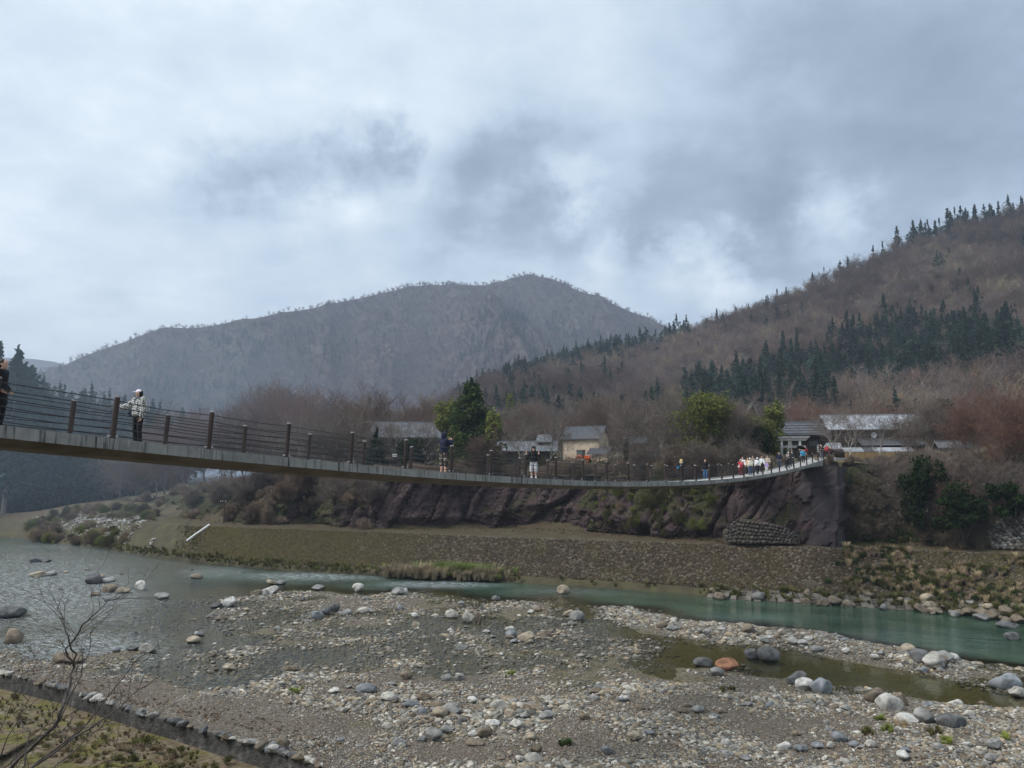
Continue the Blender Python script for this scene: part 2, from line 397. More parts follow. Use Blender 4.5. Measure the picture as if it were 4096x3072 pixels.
# ---------------- far bank
M_EARTH = mat('bank_earth', [(.25, (.030, .025, .013)), (.45, (.052, .043, .022)), (.6, (.066, .060, .026)), (.8, (.11, .09, .055))], scale=.45, bump=.6, bscale=3, detail=8, bdist=.15)
M_PATH = mat('path_dirt', [(.25, (.030, .020, .012)), (.42, (.060, .041, .025)), (.58, (.068, .058, .028)), (.74, (.12, .10, .072))], scale=.5, bump=.7, bscale=3, detail=10, nrough=.7, bdist=.15)
def loft(name, rows, m, label=None, kind='structure', disp=None):
    P = np.stack(rows, 1)                      # (nu, nv, 3)
    if disp is not None: P[..., 2] += disp
    return tag(meshobj(name, np_mesh(name, P.reshape(-1, 3), grid_faces(P.shape[0], P.shape[1])[:, ::-1].copy(), m, True)), label, kind=kind)
def lerp(a, b, t): return a * (1 - t) + b * t
rows = []
RLb = RL - np.c_[normals(RL) * .12, np.zeros(len(RL))]; RLb[:, 2] -= .16
for t in np.linspace(0, 1, 9): rows.append(lerp(RLb, CL, t) + np.c_[np.zeros((len(RL), 2)), .12 * fbm(SARC / 3 + 50, np.full(len(SARC), t * 4), seed=21) * math.sin(math.pi * t)])
rows.append(CL + np.c_[CN * 2.5, np.full(len(CL), 2.0)])
loft('bank_path', rows, M_PATH, 'dirt and grass ledge path at the foot of the cliff')

k7 = key_i(930)
G1 = lerp(WL, RL, .22); G1[:, 2] = np.minimum(.75, R_z(KX) * .3 + .05)
rows = [lerp(WL - np.array([0, 0, .8]), G1, t)[k7:] for t in (0, .5, 1)] + [lerp(G1, RL, t)[k7:] for t in (.25, .5, .75, 1)] + [lerp(RL, CL, t)[k7:] for t in (.2, .5, .8, 1)]
rows = [r_ + np.c_[np.zeros((len(r_), 2)), (.22 * fbm(r_[:, 0] / 3, r_[:, 1] / 3, seed=29) if 0 < i else 0 * r_[:, 0]) + .12 - .62 * np.clip((KX[k7:] - 720 + 90 * fbm(KX[k7:] / 30, np.full(len(r_), i * .7), seed=63)) / 170, 0, 1)] for i, r_ in enumerate(rows)]
loft('gravel_mound', rows, M_EARTH, 'low mound of gravel and dry grass at the left end of the stone bank')

# ---------------- cliff
TOPZ = curve([(5200, 14.5), (4300, 14.2), (3700, 14.3), (3340, 14.9), (3100, 14.2), (2600, 13.2), (2000, 12.9), (1500, 12.6), (1100, 11.9), (800, 10.6), (600, 9.2), (450, 7.6), (300, 5.2), (-100, 1.5)])(KX)
OFF = curve([(5200, 13), (4000, 12), (3600, 9), (3430, 4), (3330, 1.6), (2800, 1.4), (1700, 1.6), (1300, 3.6), (900, 6.5), (600, 7), (-100, 9)])(KX)
CT = CL + np.c_[CN * OFF[:, None], np.zeros(len(CL))]; CT[:, 2] = TOPZ
NVC = 60
rows = []
soft = curve([(5200, .35), (3500, .4), (3400, .5), (3200, .35), (3000, .8), (2700, 1), (1200, 1), (900, .9), (500, .6), (-100, .4)])(KX)
for v in np.linspace(0, 1, NVC):
    P = lerp(CL - np.c_[np.zeros((len(CL), 2)), np.full(len(CL), .5)], CT, v)
    z = P[:, 2]
    prof = .9 * math.sin(math.pi * v) ** .7 * 1.0
    s_ = SARC
    sl_ = s_ + (z - 5) * .5 + .5 * fbm(s_ / 3, z / 3, seed=14)
    b1, e1 = blocks(sl_ / 5.2, z / 15, 3); b2, e2 = blocks(sl_ / 2.3, z / 5.5, 5); b3, e3 = blocks(sl_ / .75, z / .8, 9)
    d = 2.2 * (ridged(sl_ / 11, z / 30, seed=5, oct=2) - .5) + .80 * b1 + .26 * b2 + .10 * b3 - .9 * np.exp(-(e1 / .06) ** 2) - .35 * np.exp(-(e2 / .06) ** 2) + .25 * fbm((s_ + z * .5) / 2.6, z / 3.4, seed=6, oct=5, gain=.58) 
    # shelf where strata break
    d += .5 * np.clip(np.sin(z * 1.1 + 2.5 * fbm(s_ / 9, z / 9, seed=4)), 0, 1) ** 3
    wgt = soft * min(1.0, v / .08) * (1 if v < .97 else .3)
    P[:, :2] -= CN * (d * wgt + prof * soft)[:, None]
    rows.append(P)
def cliff_mat():
    m, n = new_mat('cliff_rock')
    p = n.node('ShaderNodeNewGeometry').outputs['Position']
    nz = n.node('ShaderNodeSeparateXYZ', {0: n.node('ShaderNodeNewGeometry').outputs['Normal']}).outputs['Z']
    st = n.vm('MULTIPLY', p, (1, 1, .45))
    f1 = n.noise(st, .28, 8, .62, .8); f2 = n.noise(p, 1.3, 8, .65, .5)
    rock = n.ramp(f1, [(.30, (.014, .010, .010)), (.42, (.040, .026, .025)), (.53, (.066, .043, .042)), (.68, (.094, .069, .068))])
    rock = n.mix(n.mr(f2, .50, .66), rock, (.018, .014, .013))
    stain = n.noise(n.vm('MULTIPLY', p, (1.6, 1.6, .12)), .9, 6, .65)
    rock = n.mix(n.mr(stain, .63, .74), rock, (.15, .13, .125))
    veg = n.node('ShaderNodeAttribute', attribute_name='veg').outputs['Fac']
    mossf = n.math('ADD', n.math('MULTIPLY', n.noise(p, .22, 7, .6, .5), 1.0), n.math('ADD', n.math('MULTIPLY', nz, .10), n.math('MULTIPLY', veg, .40)))
    moss = n.ramp(n.noise(p, 1.6, 6, .7), [(.3, (.012, .016, .006)), (.5, (.034, .036, .011)), (.7, (.066, .056, .020))])
    col = n.mix(n.mr(mossf, .60, .74), rock, moss)
    cr = n.node('ShaderNodeTexVoronoi', {'Vector': n.vm('ADD', st, n.vm('MULTIPLY', n.node('ShaderNodeTexNoise', {'Vector': p, 'Scale': .7}).outputs['Color'], (2.0, 2.0, 2.0))), 'Scale': .30}, feature='DISTANCE_TO_EDGE').outputs['Distance']
    hg = n.math('ADD', n.math('MULTIPLY', f2, .8), n.math('ADD', n.mr(cr, 0, .06, -.9, 0), n.math('MULTIPLY', n.noise(p, 6, 6, .7), .35)))
    bp = n.node('ShaderNodeBump', {'Height': hg, 'Strength': .85, 'Distance': .35})
    bs = n.node('ShaderNodeBsdfPrincipled', {'Base Color': col, 'Roughness': .82, 'Normal': bp.outputs[0], 'Specular IOR Level': .25})
    n.node('ShaderNodeOutputMaterial', {'Surface': bs.outputs[0]})
    return m
M_CLIFF = cliff_mat()
CLIFF = np.stack(rows, 1)
cm = np_mesh('cliff', CLIFF.reshape(-1, 3), grid_faces(len(KX), NVC)[:, ::-1].copy(), M_CLIFF, False)
vegk = curve([(5200, 1), (3600, 1), (3460, .75), (3380, .1), (3200, .0), (2950, .15), (2800, .42), (2640, .28), (2500, .35), (2250, .12), (1900, .0), (1700, .05), (1500, .15), (1300, .38), (1100, .45), (800, .5), (600, .65), (400, .8), (-100, .9)])(KX)
fattr(cm, 'veg', (vegk[:, None] + .0 * np.arange(NVC)[None, :]).ravel())
tag(meshobj('cliff', cm), 'dark purple-brown rock cliff streaked with moss above the ledge', kind='structure')

# ---------------- terrace behind the cliff and the slopes that rise from it
rows = []
for off, dz in ((-.3, -.05), (2, .25), (6, .5), (14, .7), (30, 1.0), (55, 1.8), (90, 4.0), (140, 9), (220, 12), (330, 12)):
    P = CT + np.c_[(CN * .35 + np.array([.10, .62])) * off, np.full(len(CT), dz)]
    P[:, 2] = np.where(KX < 900, np.maximum(P[:, 2], CT[:, 2] + min(off * .12, 9)), P[:, 2])
    P[:, 2] += .25 * fbm(P[:, 0] / 6, P[:, 1] / 6, seed=33)
    rows.append(P)
M_TERR = mat('terrace_ground', [(.3, (.045, .038, .022)), (.5, (.085, .072, .04)), (.7, (.10, .10, .045))], scale=.3, bump=.5, detail=8, bdist=.2)
loft('terrace', rows, M_TERR, 'brown winter ground of the village terrace')

# ---------------- big ground sheet, far below the rest of the land
gz = -4.0
M_GRND = mat('valley_ground', [(.3, (.05, .042, .026)), (.7, (.09, .075, .045))], scale=.02, bump=0, detail=6)
V = [(-9000, -900, gz), (9000, -900, gz), (9000, 9500, gz), (-9000, 9500, gz)]
tag(meshobj('ground', np_mesh('ground', np.array(V, float), [(0, 1, 2, 3)], M_GRND)), 'brown valley floor', kind='structure')

# ---------------- hills
M_HILL = mat('hill_litter', [(.3, (.052, .038, .028)), (.5, (.088, .064, .046)), (.7, (.11, .09, .05))], scale=.03, bump=.6, bscale=.4, detail=9, bdist=1.5)
M_MTN = mat('mountain_litter', [(.32, (.030, .024, .022)), (.5, (.046, .037, .032)), (.68, (.066, .054, .042))], scale=.010, bump=.8, bscale=.12, detail=9, bdist=4)
M_SLOPE = mat('slope_litter', [(.3, (.018, .017, .010)), (.5, (.034, .030, .018)), (.7, (.055, .048, .028))], scale=.08, bump=.6, bscale=.6, detail=9, bdist=.8)
def resample(pts, n):
    P = np.array([tuple(p) for p in pts]); k = np.linspace(0, 1, len(P)); t = np.linspace(0, 1, n)
    Q = np.stack([np.interp(t, k, P[:, i]) for i in range(3)], 1)
    return smooth1(Q, 5)
def hill(name, ridge, foot, nu, nv, m, amp, wave, pw, label, seed, back=.35, spur=0.0, carve=0.0):
    Rg = resample([at(*p) for p in ridge], nu); Ft = resample([at(*p) for p in foot], nu)
    vs = np.concatenate([np.linspace(0, 1, nv), 1 + back * np.linspace(.12, 1, 8)])
    rows = []
    for v in vs:
        P = lerp(Ft, Rg, v)
        if v <= 1: P[:, 2] = Ft[:, 2] + (Rg[:, 2] - Ft[:, 2]) * v ** pw
        else: P[:, 2] = Rg[:, 2] - (Rg[:, 2] - Ft[:, 2]) * .8 * (v - 1)
        f = math.sin(math.pi * min(v, 1)) ** .8
        nz_ = fbm(P[:, 0] / wave, P[:, 1] / wave, seed=seed, oct=5) + (spur * (ridged(P[:, 0] / (wave * 1.3) + v * .7, P[:, 1] / (wave * 5), seed=seed + 3, oct=3) - .5) if spur else 0)
        P[:, 2] += amp * (nz_ - carve) * f + .15 * amp * (1 - f) * nz_ * (v > .9)
        rows.append(P)
    G = np.stack(rows, 1)
    o = meshobj(name, np_mesh(name, G.reshape(-1, 3), grid_faces(G.shape[0], G.shape[1])[:, ::-1].copy(), m, True))
    tag(o, label, kind='structure')
    return G
HILL = hill('hill',
  [(1500, 1790, 640), (1750, 1690, 640), (1950, 1570, 640), (2150, 1490, 630), (2350, 1440, 620), (2550, 1400, 600), (2720, 1352, 590), (2870, 1310, 580), (3000, 1262, 570), (3200, 1195, 560), (3330, 1122, 555), (3450, 1076, 550), (3560, 1030, 545), (3700, 985, 540), (3850, 945, 535), (4000, 905, 530), (4150, 870, 525), (4500, 800, 520), (5200, 700, 520)],
  [(1200, 1850, 260), (1600, 1850, 245), (2000, 1848, 235), (2500, 1842, 225), (3000, 1838, 215), (3500, 1835, 200), (4000, 1830, 180), (4500, 1825, 165), (5300, 1820, 150)],
  170, 70, M_HILL, 13, 90, 1.25, 'wooded hillside rising behind the village', 61, spur=1.3)
MTN = hill('mountain',
  [(-900, 1760, 1500), (-300, 1640, 1500), (60, 1540, 1500), (180, 1470, 1510), (330, 1400, 1520), (600, 1325, 1560), (900, 1276, 1600), (1200, 1228, 1640), (1450, 1185, 1680), (1640, 1148, 1720), (1740, 1156, 1740), (1840, 1160, 1760), (1960, 1132, 1790), (2050, 1090, 1800), (2130, 1070, 1800), (2210, 1082, 1790), (2300, 1125, 1760), (2450, 1196, 1720), (2600, 1272, 1690), (2720, 1328, 1660), (2900, 1420, 1640), (3300, 1560, 1600)],
  [(-1300, 1845, 760), (-300, 1840, 740), (300, 1838, 730), (900, 1835, 730), (1500, 1832, 740), (2100, 1830, 750), (2700, 1830, 760), (3500, 1830, 780)],
  260, 120, M_MTN, 95, 300, 1.15, 'hazy bare wooded mountain rising in the distance', 77, spur=3.0, carve=1.0)
FAR = hill('far_ridge',
  [(-700, 1440, 2700), (-200, 1425, 2700), (120, 1436, 2700), (230, 1450, 2700), (330, 1490, 2700), (500, 1560, 2700), (900, 1600, 2700)],
  [(-700, 1850, 2000), (0, 1850, 2000), (400, 1850, 2000), (900, 1850, 2000)], 40, 16, M_MTN, 40, 600, 1.0, 'pale blue ridge far up the valley', 90)
LEFT = hill('wooded_slope',
  [(-1500, 1380, 420), (-700, 1480, 400), (-200, 1600, 380), (100, 1680, 370), (350, 1740, 360), (600, 1800, 350), (800, 1850, 340)],
  [(-2300, 2200, 150), (-1200, 2150, 185), (-600, 2125, 205), (-100, 2103, 218), (200, 2093, 228), (420, 2075, 232), (700, 2000, 240)], 90, 40, M_SLOPE, 6, 50, 1.0, 'dark wooded slope across the upstream bend', 44)
# ================================================================== scattering (uncountable stuff) and stones
def proto_obj(name, me, i):
    return bpy.data.objects.new('%s_kind_%02d' % (name, i), me)          # never linked to the scene itself
def scatter(name, P, rot, scl, idx, tint, meshes, label, parent=None):
    P = np.asarray(P, np.float32); n = len(P)
    me = bpy.data.meshes.new(name); me.vertices.add(n); me.vertices.foreach_set('co', P.ravel())
    def va(nm, v):
        a = me.attributes.new(nm, 'FLOAT_VECTOR', 'POINT'); a.data.foreach_set('vector', np.asarray(v, np.float32).ravel())
    va('rot', rot); va('scl', scl)
    a = me.attributes.new('idx', 'INT', 'POINT'); a.data.foreach_set('value', np.asarray(idx, np.int32))
    va('tint', tint)
    c = bpy.data.collections.new(name + '_kinds')
    for i, m_ in enumerate(meshes): c.objects.link(proto_obj(name, m_, i))
    g = bpy.data.node_groups.new(name + '_spread', 'GeometryNodeTree')
    g.interface.new_socket('Geometry', in_out='INPUT', socket_type='NodeSocketGeometry')
    g.interface.new_socket('Geometry', in_out='OUTPUT', socket_type='NodeSocketGeometry')
    n_ = g.nodes; l = g.links
    gi = n_.new('NodeGroupInput'); go = n_.new('NodeGroupOutput')
    ci = n_.new('GeometryNodeCollectionInfo'); ci.inputs['Collection'].default_value = c
    ci.inputs['Separate Children'].default_value = True; ci.inputs['Reset Children'].default_value = True
    ip = n_.new('GeometryNodeInstanceOnPoints'); ip.inputs['Pick Instance'].default_value = True
    def na(nm, t):
        x = n_.new('GeometryNodeInputNamedAttribute'); x.data_type = t; x.inputs['Name'].default_value = nm; return x.outputs['Attribute']
    e2r = n_.new('FunctionNodeEulerToRotation')
    l.new(na('rot', 'FLOAT_VECTOR'), e2r.inputs[0]); l.new(e2r.outputs[0], ip.inputs['Rotation'])
    l.new(na('scl', 'FLOAT_VECTOR'), ip.inputs['Scale']); l.new(na('idx', 'INT'), ip.inputs['Instance Index'])
    l.new(gi.outputs[0], ip.inputs['Points']); l.new(ci.outputs[0], ip.inputs['Instance']); l.new(ip.outputs[0], go.inputs[0])
    o = meshobj(name, me, parent); md = o.modifiers.new('spread', 'NODES'); md.node_group = g
    tag(o, label, kind='stuff')
    return o
def tint_mat(name, stops, scale=6, rough=.85, bump=.35, bscale=None, inst=True, wet=True, detail=5, bdist=.03, trans=0.0):
    """surface whose tone comes from the single stone / plant: instancer attribute or object colour"""
    m, n = new_mat(name)
    tc = n.node('ShaderNodeTexCoord').outputs['Object']
    oi = n.node('ShaderNodeObjectInfo')
    t = n.node('ShaderNodeAttribute', attribute_name='tint', attribute_type='INSTANCER').outputs['Color'] if inst else oi.outputs['Color']
    tc = n.vm('ADD', tc, n.node('ShaderNodeVectorMath', {0: oi.outputs['Random'], 1: (37.0, 91.0, 53.0)}, operation='MULTIPLY').outputs[0])
    col = n.mix(1.0, n.ramp(n.noise(tc, scale, detail, .62, .2), stops), t, 'MULTIPLY')
    ro = rough
    if wet:
        z = n.node('ShaderNodeSeparateXYZ', {0: n.node('ShaderNodeNewGeometry').outputs['Position']}).outputs['Z']
        wf = n.mr(z, .02, .10)
        col = n.mix(wf, n.mix(.75, col, (.045, .038, .022)), col); ro = n.mr(wf, 0, 1, .4, rough)
    bs = n.node('ShaderNodeBsdfPrincipled', {'Base Color': col, 'Roughness': ro, 'Specular IOR Level': .25})
    if bump:
        n.l.new(n.node('ShaderNodeBump', {'Height': n.noise(tc, bscale or scale * 2.5, 5, .65), 'Strength': bump, 'Distance': bdist}).outputs[0], bs.inputs['Normal'])
    n.node('ShaderNodeOutputMaterial', {'Surface': bs.outputs[0]})
    return m
STONE_STOPS = [(.28, (.34, .33, .31)), (.41, (.66, .65, .63)), (.55, (.98, .97, .95)), (.70, (1.28, 1.27, 1.23))]
M_STONE_I = tint_mat('stone_scattered', STONE_STOPS, scale=2.2)
M_STONE_O = tint_mat('stone', STONE_STOPS, scale=2.6, bump=.8, bscale=8, inst=False, detail=10, bdist=.07)
def rock_mesh(name, seed, sub, m, flat=.62, rough=.20, facets=5, elong=1.25):
    bm = bmesh.new(); bmesh.ops.create_icosphere(bm, subdivisions=sub, radius=.5)
    V = np.array([v.co[:] for v in bm.verts]); r_ = np.random.default_rng(seed)
    for _ in range(facets):                            # water-worn facets
        d = r_.normal(size=3); d /= np.linalg.norm(d); k = .5 * r_.uniform(.52, .86)
        s_ = V @ d; ex = np.clip(s_ - k, 0, None); V -= d[None] * (ex * .9)[:, None]
    nn = fbm(V[:, 0] * 2.1 + seed * 3.1, V[:, 1] * 2.1, V[:, 2] * 2.1, seed=seed, oct=2 if sub < 3 else 4)
    V *= (1 + rough * nn)[:, None]
    V *= np.array([elong, 1.0 / elong ** .3, flat * 1.15])[None]
    V /= (V[:, 0].max() - V[:, 0].min())
    for v, c in zip(bm.verts, V): v.co = c
    me = bpy.data.meshes.new(name); bm.to_mesh(me); bm.free()
    me.polygons.foreach_set('use_smooth', np.ones(len(me.polygons), bool)); me.materials.append(m)
    return me
COB = [rock_mesh('cobble', 100 + i, 2, M_STONE_I, flat=.5 + .05 * (i % 4), rough=.22, facets=4 + i % 3, elong=1.1 + .09 * (i % 5)) for i in range(8)]
PEB = [rock_mesh('pebble', 150 + i, 1, M_STONE_I, flat=.6, rough=.25, facets=3) for i in range(5)]
BOUL = [rock_mesh('boulder', 200 + i, 4, M_STONE_O, flat=.58 + .06 * (i % 4), rough=.17, facets=6 + i % 4, elong=1.1 + .1 * (i % 4)) for i in range(10)]
TONES = {'pale': (.40, .385, .35), 'white': (.52, .51, .48), 'grey': (.26, .26, .25), 'dark': (.13, .133, .135), 'blue': (.21, .225, .24), 'brown': (.20, .165, .125), 'red': (.30, .15, .085), 'tan': (.34, .29, .22)}
BIG = [ # px, py (middle of the foot), width px, height px, tone, label
 (3019, 2642, 66, 46, 'dark', 'smaller dark grey boulder left of a rounded one in the olive pool'),
 (3088, 2652, 92, 62, 'dark', 'rounded dark grey boulder with a flat lit top in the olive pool'),
 (2924, 2686, 96, 46, 'red', 'rust-orange boulder lying at the edge of the olive pool'),
 (2872, 2706, 56, 34, 'grey', 'grey boulder touching the left end of the rust-orange one'),
 (2820, 2672, 80, 34, 'dark', 'flat dark grey boulder behind the rust-orange one'),
 (3200, 2745, 84, 54, 'dark', 'dark boulder behind a pale one at the near pool edge'),
 (3230, 2768, 80, 52, 'white', 'pale boulder squeezed between two darker ones at the near pool edge'),
 (3291, 2782, 88, 70, 'blue', 'round blue-grey boulder, right one of three at the near pool edge'),
 (3517, 2818, 98, 58, 'brown', 'dark brown boulder behind the big white one on the gravel'),
 (3569, 2852, 106, 72, 'white', 'big white rounded boulder in the middle of the right gravel bar'),
 (3612, 2834, 64, 62, 'brown', 'brown boulder hidden behind the right side of the big white one'),
 (3645, 2910, 98, 52, 'white', 'low white boulder in front of two dark ones on the gravel'),
 (3717, 2908, 98, 74, 'grey', 'grey boulder between a low white and a dark mossy one'),
 (3820, 2924, 118, 66, 'dark', 'wide dark mossy boulder at the right end of the gravel row'),
 (3692, 2654, 76, 52, 'dark', 'dark boulder left of a pale pointed one on the far gravel ridge'),
 (3759, 2678, 108, 62, 'pale', 'pale pointed boulder on the far gravel ridge'),
 (3786, 2652, 96, 44, 'grey', 'grey boulder behind the pale pointed one on the far ridge'),
 (4050, 2770, 124, 68, 'blue', 'large blue-grey boulder at the right border of the pool'),
 (4096, 2796, 80, 48, 'pale', 'pale boulder leaning on the large one at the right border'),
 (4062, 2566, 62, 34, 'dark', 'dark boulder standing in the green channel at right'),
 (4050, 2520, 84, 36, 'dark', 'flat dark boulder in the channel below the right bank'),
 (2997, 2536, 54, 40, 'brown', 'brown boulder on the gravel ridge beside the green channel'),
 (1297, 2462, 46, 34, 'dark', 'round dark boulder in a cluster of four on the middle bar'),
 (1261, 2478, 54, 34, 'blue', 'blue-grey boulder at the front left of the cluster of four'),
 (1336, 2452, 44, 36, 'dark', 'squarish dark boulder at the back of the cluster of four'),
 (1378, 2464, 50, 26, 'grey', 'flat grey boulder at the right of the cluster of four'),
 (1456, 2456, 64, 26, 'pale', 'wide flat pale boulder right of the cluster of four'),
 (1431, 2370, 48, 36, 'white', 'white peaked boulder at the edge of the rapids'),
 (1267, 2366, 58, 28, 'grey', 'grey boulder at the edge of the rapids, left of the white peaked one'),
 (1595, 2384, 58, 34, 'grey', 'grey boulder beside a small upright pale stone near the rapids'),
 (1620, 2382, 22, 30, 'white', 'small upright pale stone near the rapids'),
 (1806, 2476, 56, 38, 'pale', 'pale boulder left of a tall block in the middle shallows'),
 (1873, 2494, 52, 50, 'pale', 'tall blocky pale boulder in the middle shallows'),
 (1912, 2492, 30, 46, 'brown', 'narrow dark boulder leaning on the tall blocky pale one'),
 (2148, 2448, 40, 26, 'brown', 'small brown boulder in the shallows below the rapids'),
 (2254, 2378, 52, 34, 'tan', 'tan boulder alone in the green channel under the stone slope'),
 (2310, 2486, 62, 38, 'grey', 'rounded grey boulder in front of a smaller one mid stream'),
 (2276, 2468, 44, 28, 'tan', 'tan boulder behind the rounded grey one mid stream'),
 (2107, 2572, 70, 46, 'tan', 'big tan boulder in the still shallows of the bar'),
 (2179, 2556, 64, 32, 'brown', 'long brown boulder right of the big tan one'),
 (2043, 2552, 46, 30, 'blue', 'bluish dark boulder left of the big tan one'),
 (2118, 2578, 38, 18, 'tan', 'small tan stone at the foot of the big tan boulder'),
 (1464, 2778, 84, 40, 'blue', 'blue-grey boulder at the edge of the near cobble bank'),
 (1623, 2722, 58, 34, 'brown', 'angular brown boulder in the near shallows'),
 (1784, 2726, 44, 30, 'grey', 'left one of two twin grey boulders on the gravel'),
 (1836, 2726, 46, 30, 'grey', 'right one of two twin grey boulders on the gravel'),
 (1695, 2806, 62, 34, 'brown', 'brownish boulder on the near cobble bank'),
 (1550, 2812, 70, 38, 'pale', 'pale boulder on the near cobble bank'),
 (1645, 2832, 66, 30, 'blue', 'bluish flat boulder on the near cobble bank'),
 (1756, 2874, 64, 42, 'tan', 'tan sloping boulder at the lower edge of the cobble bank'),
 (1812, 2862, 62, 34, 'grey', 'grey boulder right of the tan sloping one'),
 (1990, 2842, 64, 34, 'pale', 'pale long boulder on the middle of the near bank'),
 (2037, 2874, 46, 32, 'tan', 'tan rounded boulder below the pale long one'),
 (1970, 2912, 60, 30, 'white', 'flat white boulder near the puddles'),
 (2065, 2922, 62, 44, 'white', 'rounded white boulder near the puddles'),
 (2190, 2882, 62, 34, 'grey', 'grey boulder right of the rounded white one'),
 (2145, 3016, 48, 38, 'brown', 'brownish egg-shaped boulder near the bottom of the gravel'),
 (2123, 2966, 48, 32, 'tan', 'tan boulder above the egg-shaped one'),
 (359, 2340, 66, 46, 'dark', 'round dark boulder standing in the left river'),
 (420, 2334, 62, 26, 'grey', 'flat grey boulder right behind the round dark one'),
 (425, 2374, 66, 34, 'brown', 'brown boulder below the round dark one in the left river'),
 (484, 2377, 54, 28, 'tan', 'tan boulder right of the brown one in the left river'),
 (556, 2364, 52, 38, 'white', 'white tilted boulder in the left river'),
 (10, 2478, 130, 54, 'dark', 'slanting dark slab boulder at the left border of the river'),
 (30, 2580, 84, 56, 'brown', 'squat brown boulder at the left border above the shingle'),
 (139, 2312, 56, 28, 'tan', 'tan boulder in the left river beside a darker one'),
 (192, 2306, 48, 24, 'grey', 'grey boulder right of the tan one in the left river'),
 (128, 2252, 52, 22, 'dark', 'left one of two low dark boulders far up the river'),
 (172, 2252, 52, 20, 'dark', 'right one of two low dark boulders far up the river'),
 (245, 2662, 128, 46, 'brown', 'large flat brown boulder on the left shingle behind the shrub'),
 (640, 2400, 62, 26, 'grey', 'long grey boulder in the shallows left of the middle bar'),
 (907, 2430, 60, 44, 'white', 'white upright boulder at the left tip of the middle bar'),
 (859, 2436, 46, 24, 'dark', 'low dark boulder beside the white upright one'),
 (1076, 2380, 64, 36, 'white', 'white boulder in a pile at the edge of the main current'),
 (1051, 2384, 40, 28, 'grey', 'grey boulder in the pile beside the white one'),
 (1018, 2386, 48, 26, 'brown', 'brown boulder at the left of the pile by the current'),
 (1082, 2342, 42, 24, 'tan', 'left tan boulder behind the pile by the current'),
 (1118, 2342, 42, 24, 'grey', 'right grey boulder behind the pile by the current'),
 (578, 2618, 72, 40, 'pale', 'pale grey boulder in the left shallows'),
 (520, 2606, 54, 20, 'dark', 'flat dark boulder beside the pale grey one in the shallows'),
 (456, 2610, 38, 22, 'blue', 'small bluish boulder at the left of the shallows'),
 (912, 2688, 58, 28, 'tan', 'tan boulder in the near shallows'),
 (1162, 2692, 48, 30, 'brown', 'brown block in the near shallows'),
 (776, 2318, 54, 22, 'brown', 'low brown boulder in the fast water left of the middle'),
 (1118, 3008, 60, 50, 'brown', 'dark brown stone standing on the edge of the mortared kerb')]
def depth_of(P): return float(proj(np.array([[P.x, P.y, P.z]]))[2][0])
def put_boulder(px, py, wpx, hpx, tone, label, group=None, k=None, name='boulder', zmin=None):
    P = gp(px, py, 0.0); h = float(bed_h(np.array([P.x]), np.array([P.y]))[0]); base = max(h, -.08) if zmin is None else zmin
    P = gp(px, py, base); dep = depth_of(P); wd = wpx * dep / FOC; hg = hpx * dep / FOC
    k = rnd.randrange(len(BOUL)) if k is None else k
    me = BOUL[k]; d = me.get('dims')
    if d is None:
        V = np.array([v.co[:] for v in me.vertices]); me['dims'] = [float(x) for x in (V.max(0) - V.min(0))]; d = me['dims']
    o = meshobj(name, me); sx = wd / d[0]; sy = sx * rnd.uniform(.8, 1.05); sz = hg * 1.12 / d[2]
    o.scale = (sx, sy, sz); o.rotation_euler = (rnd.uniform(-.12, .12), rnd.uniform(-.15, .15), rnd.uniform(-.35, .35) + (math.pi if rnd.random() < .5 else 0))
    o.location = (P.x, P.y + wd * .35, base + hg * .40)
    t = TONES[tone]; v = rnd.uniform(.9, 1.1); o.color = (t[0] * v, t[1] * v, t[2] * v, 1)
    tag(o, label, 'boulder', group or 'boulders of the river'); return o
for b in BIG: put_boulder(*b)
# the larger of the nameless stones
def rest_stones(n, px0, px1, py0, py1, wmin, wmax, label, group, tones=('grey', 'pale', 'tan', 'brown', 'grey', 'blue', 'white'), hmin=-.12):
    c = 0; g = 0
    while c < n and g < n * 60:
        g += 1
        px, py = rnd.uniform(px0, px1), rnd.uniform(py0, py1)
        P = gp(px, py); h = float(bed_h(np.array([P.x]), np.array([P.y]))[0])
        if h < hmin or py < W_y(px) + 12: continue
        dep = depth_of(P); wm = rnd.uniform(wmin, wmax) * (1 if rnd.random() < .7 else 1.4)
        wp = wm * FOC / dep
        put_boulder(px, py, wp, wp * rnd.uniform(.38, .62), rnd.choice(tones), label, group, name='river_stone'); c += 1
rest_stones(60, 2500, 4090, 2800, 3060, .35, .60, 'loose stone among the cobbles of the near right gravel bar', 'stones of the right gravel bar')
rest_stones(48, 1300, 2500, 2740, 3060, .38, .66, 'loose stone among the cobbles of the near middle gravel bar', 'stones of the middle gravel bar')
rest_stones(40, 2650, 3950, 2500, 2700, .45, .85, 'loose stone on the gravel ridge between pool and green channel', 'stones of the far gravel ridge', hmin=.1)
rest_stones(46, 950, 2500, 2360, 2640, .4, .75, 'loose stone in the shallows of the middle stream', 'stones of the middle shallows')
rest_stones(20, 60, 950, 2250, 2640, .45, .8, 'loose stone breaking the surface of the left river', 'stones of the left river', ('dark', 'grey', 'brown', 'tan'), hmin=-.5)

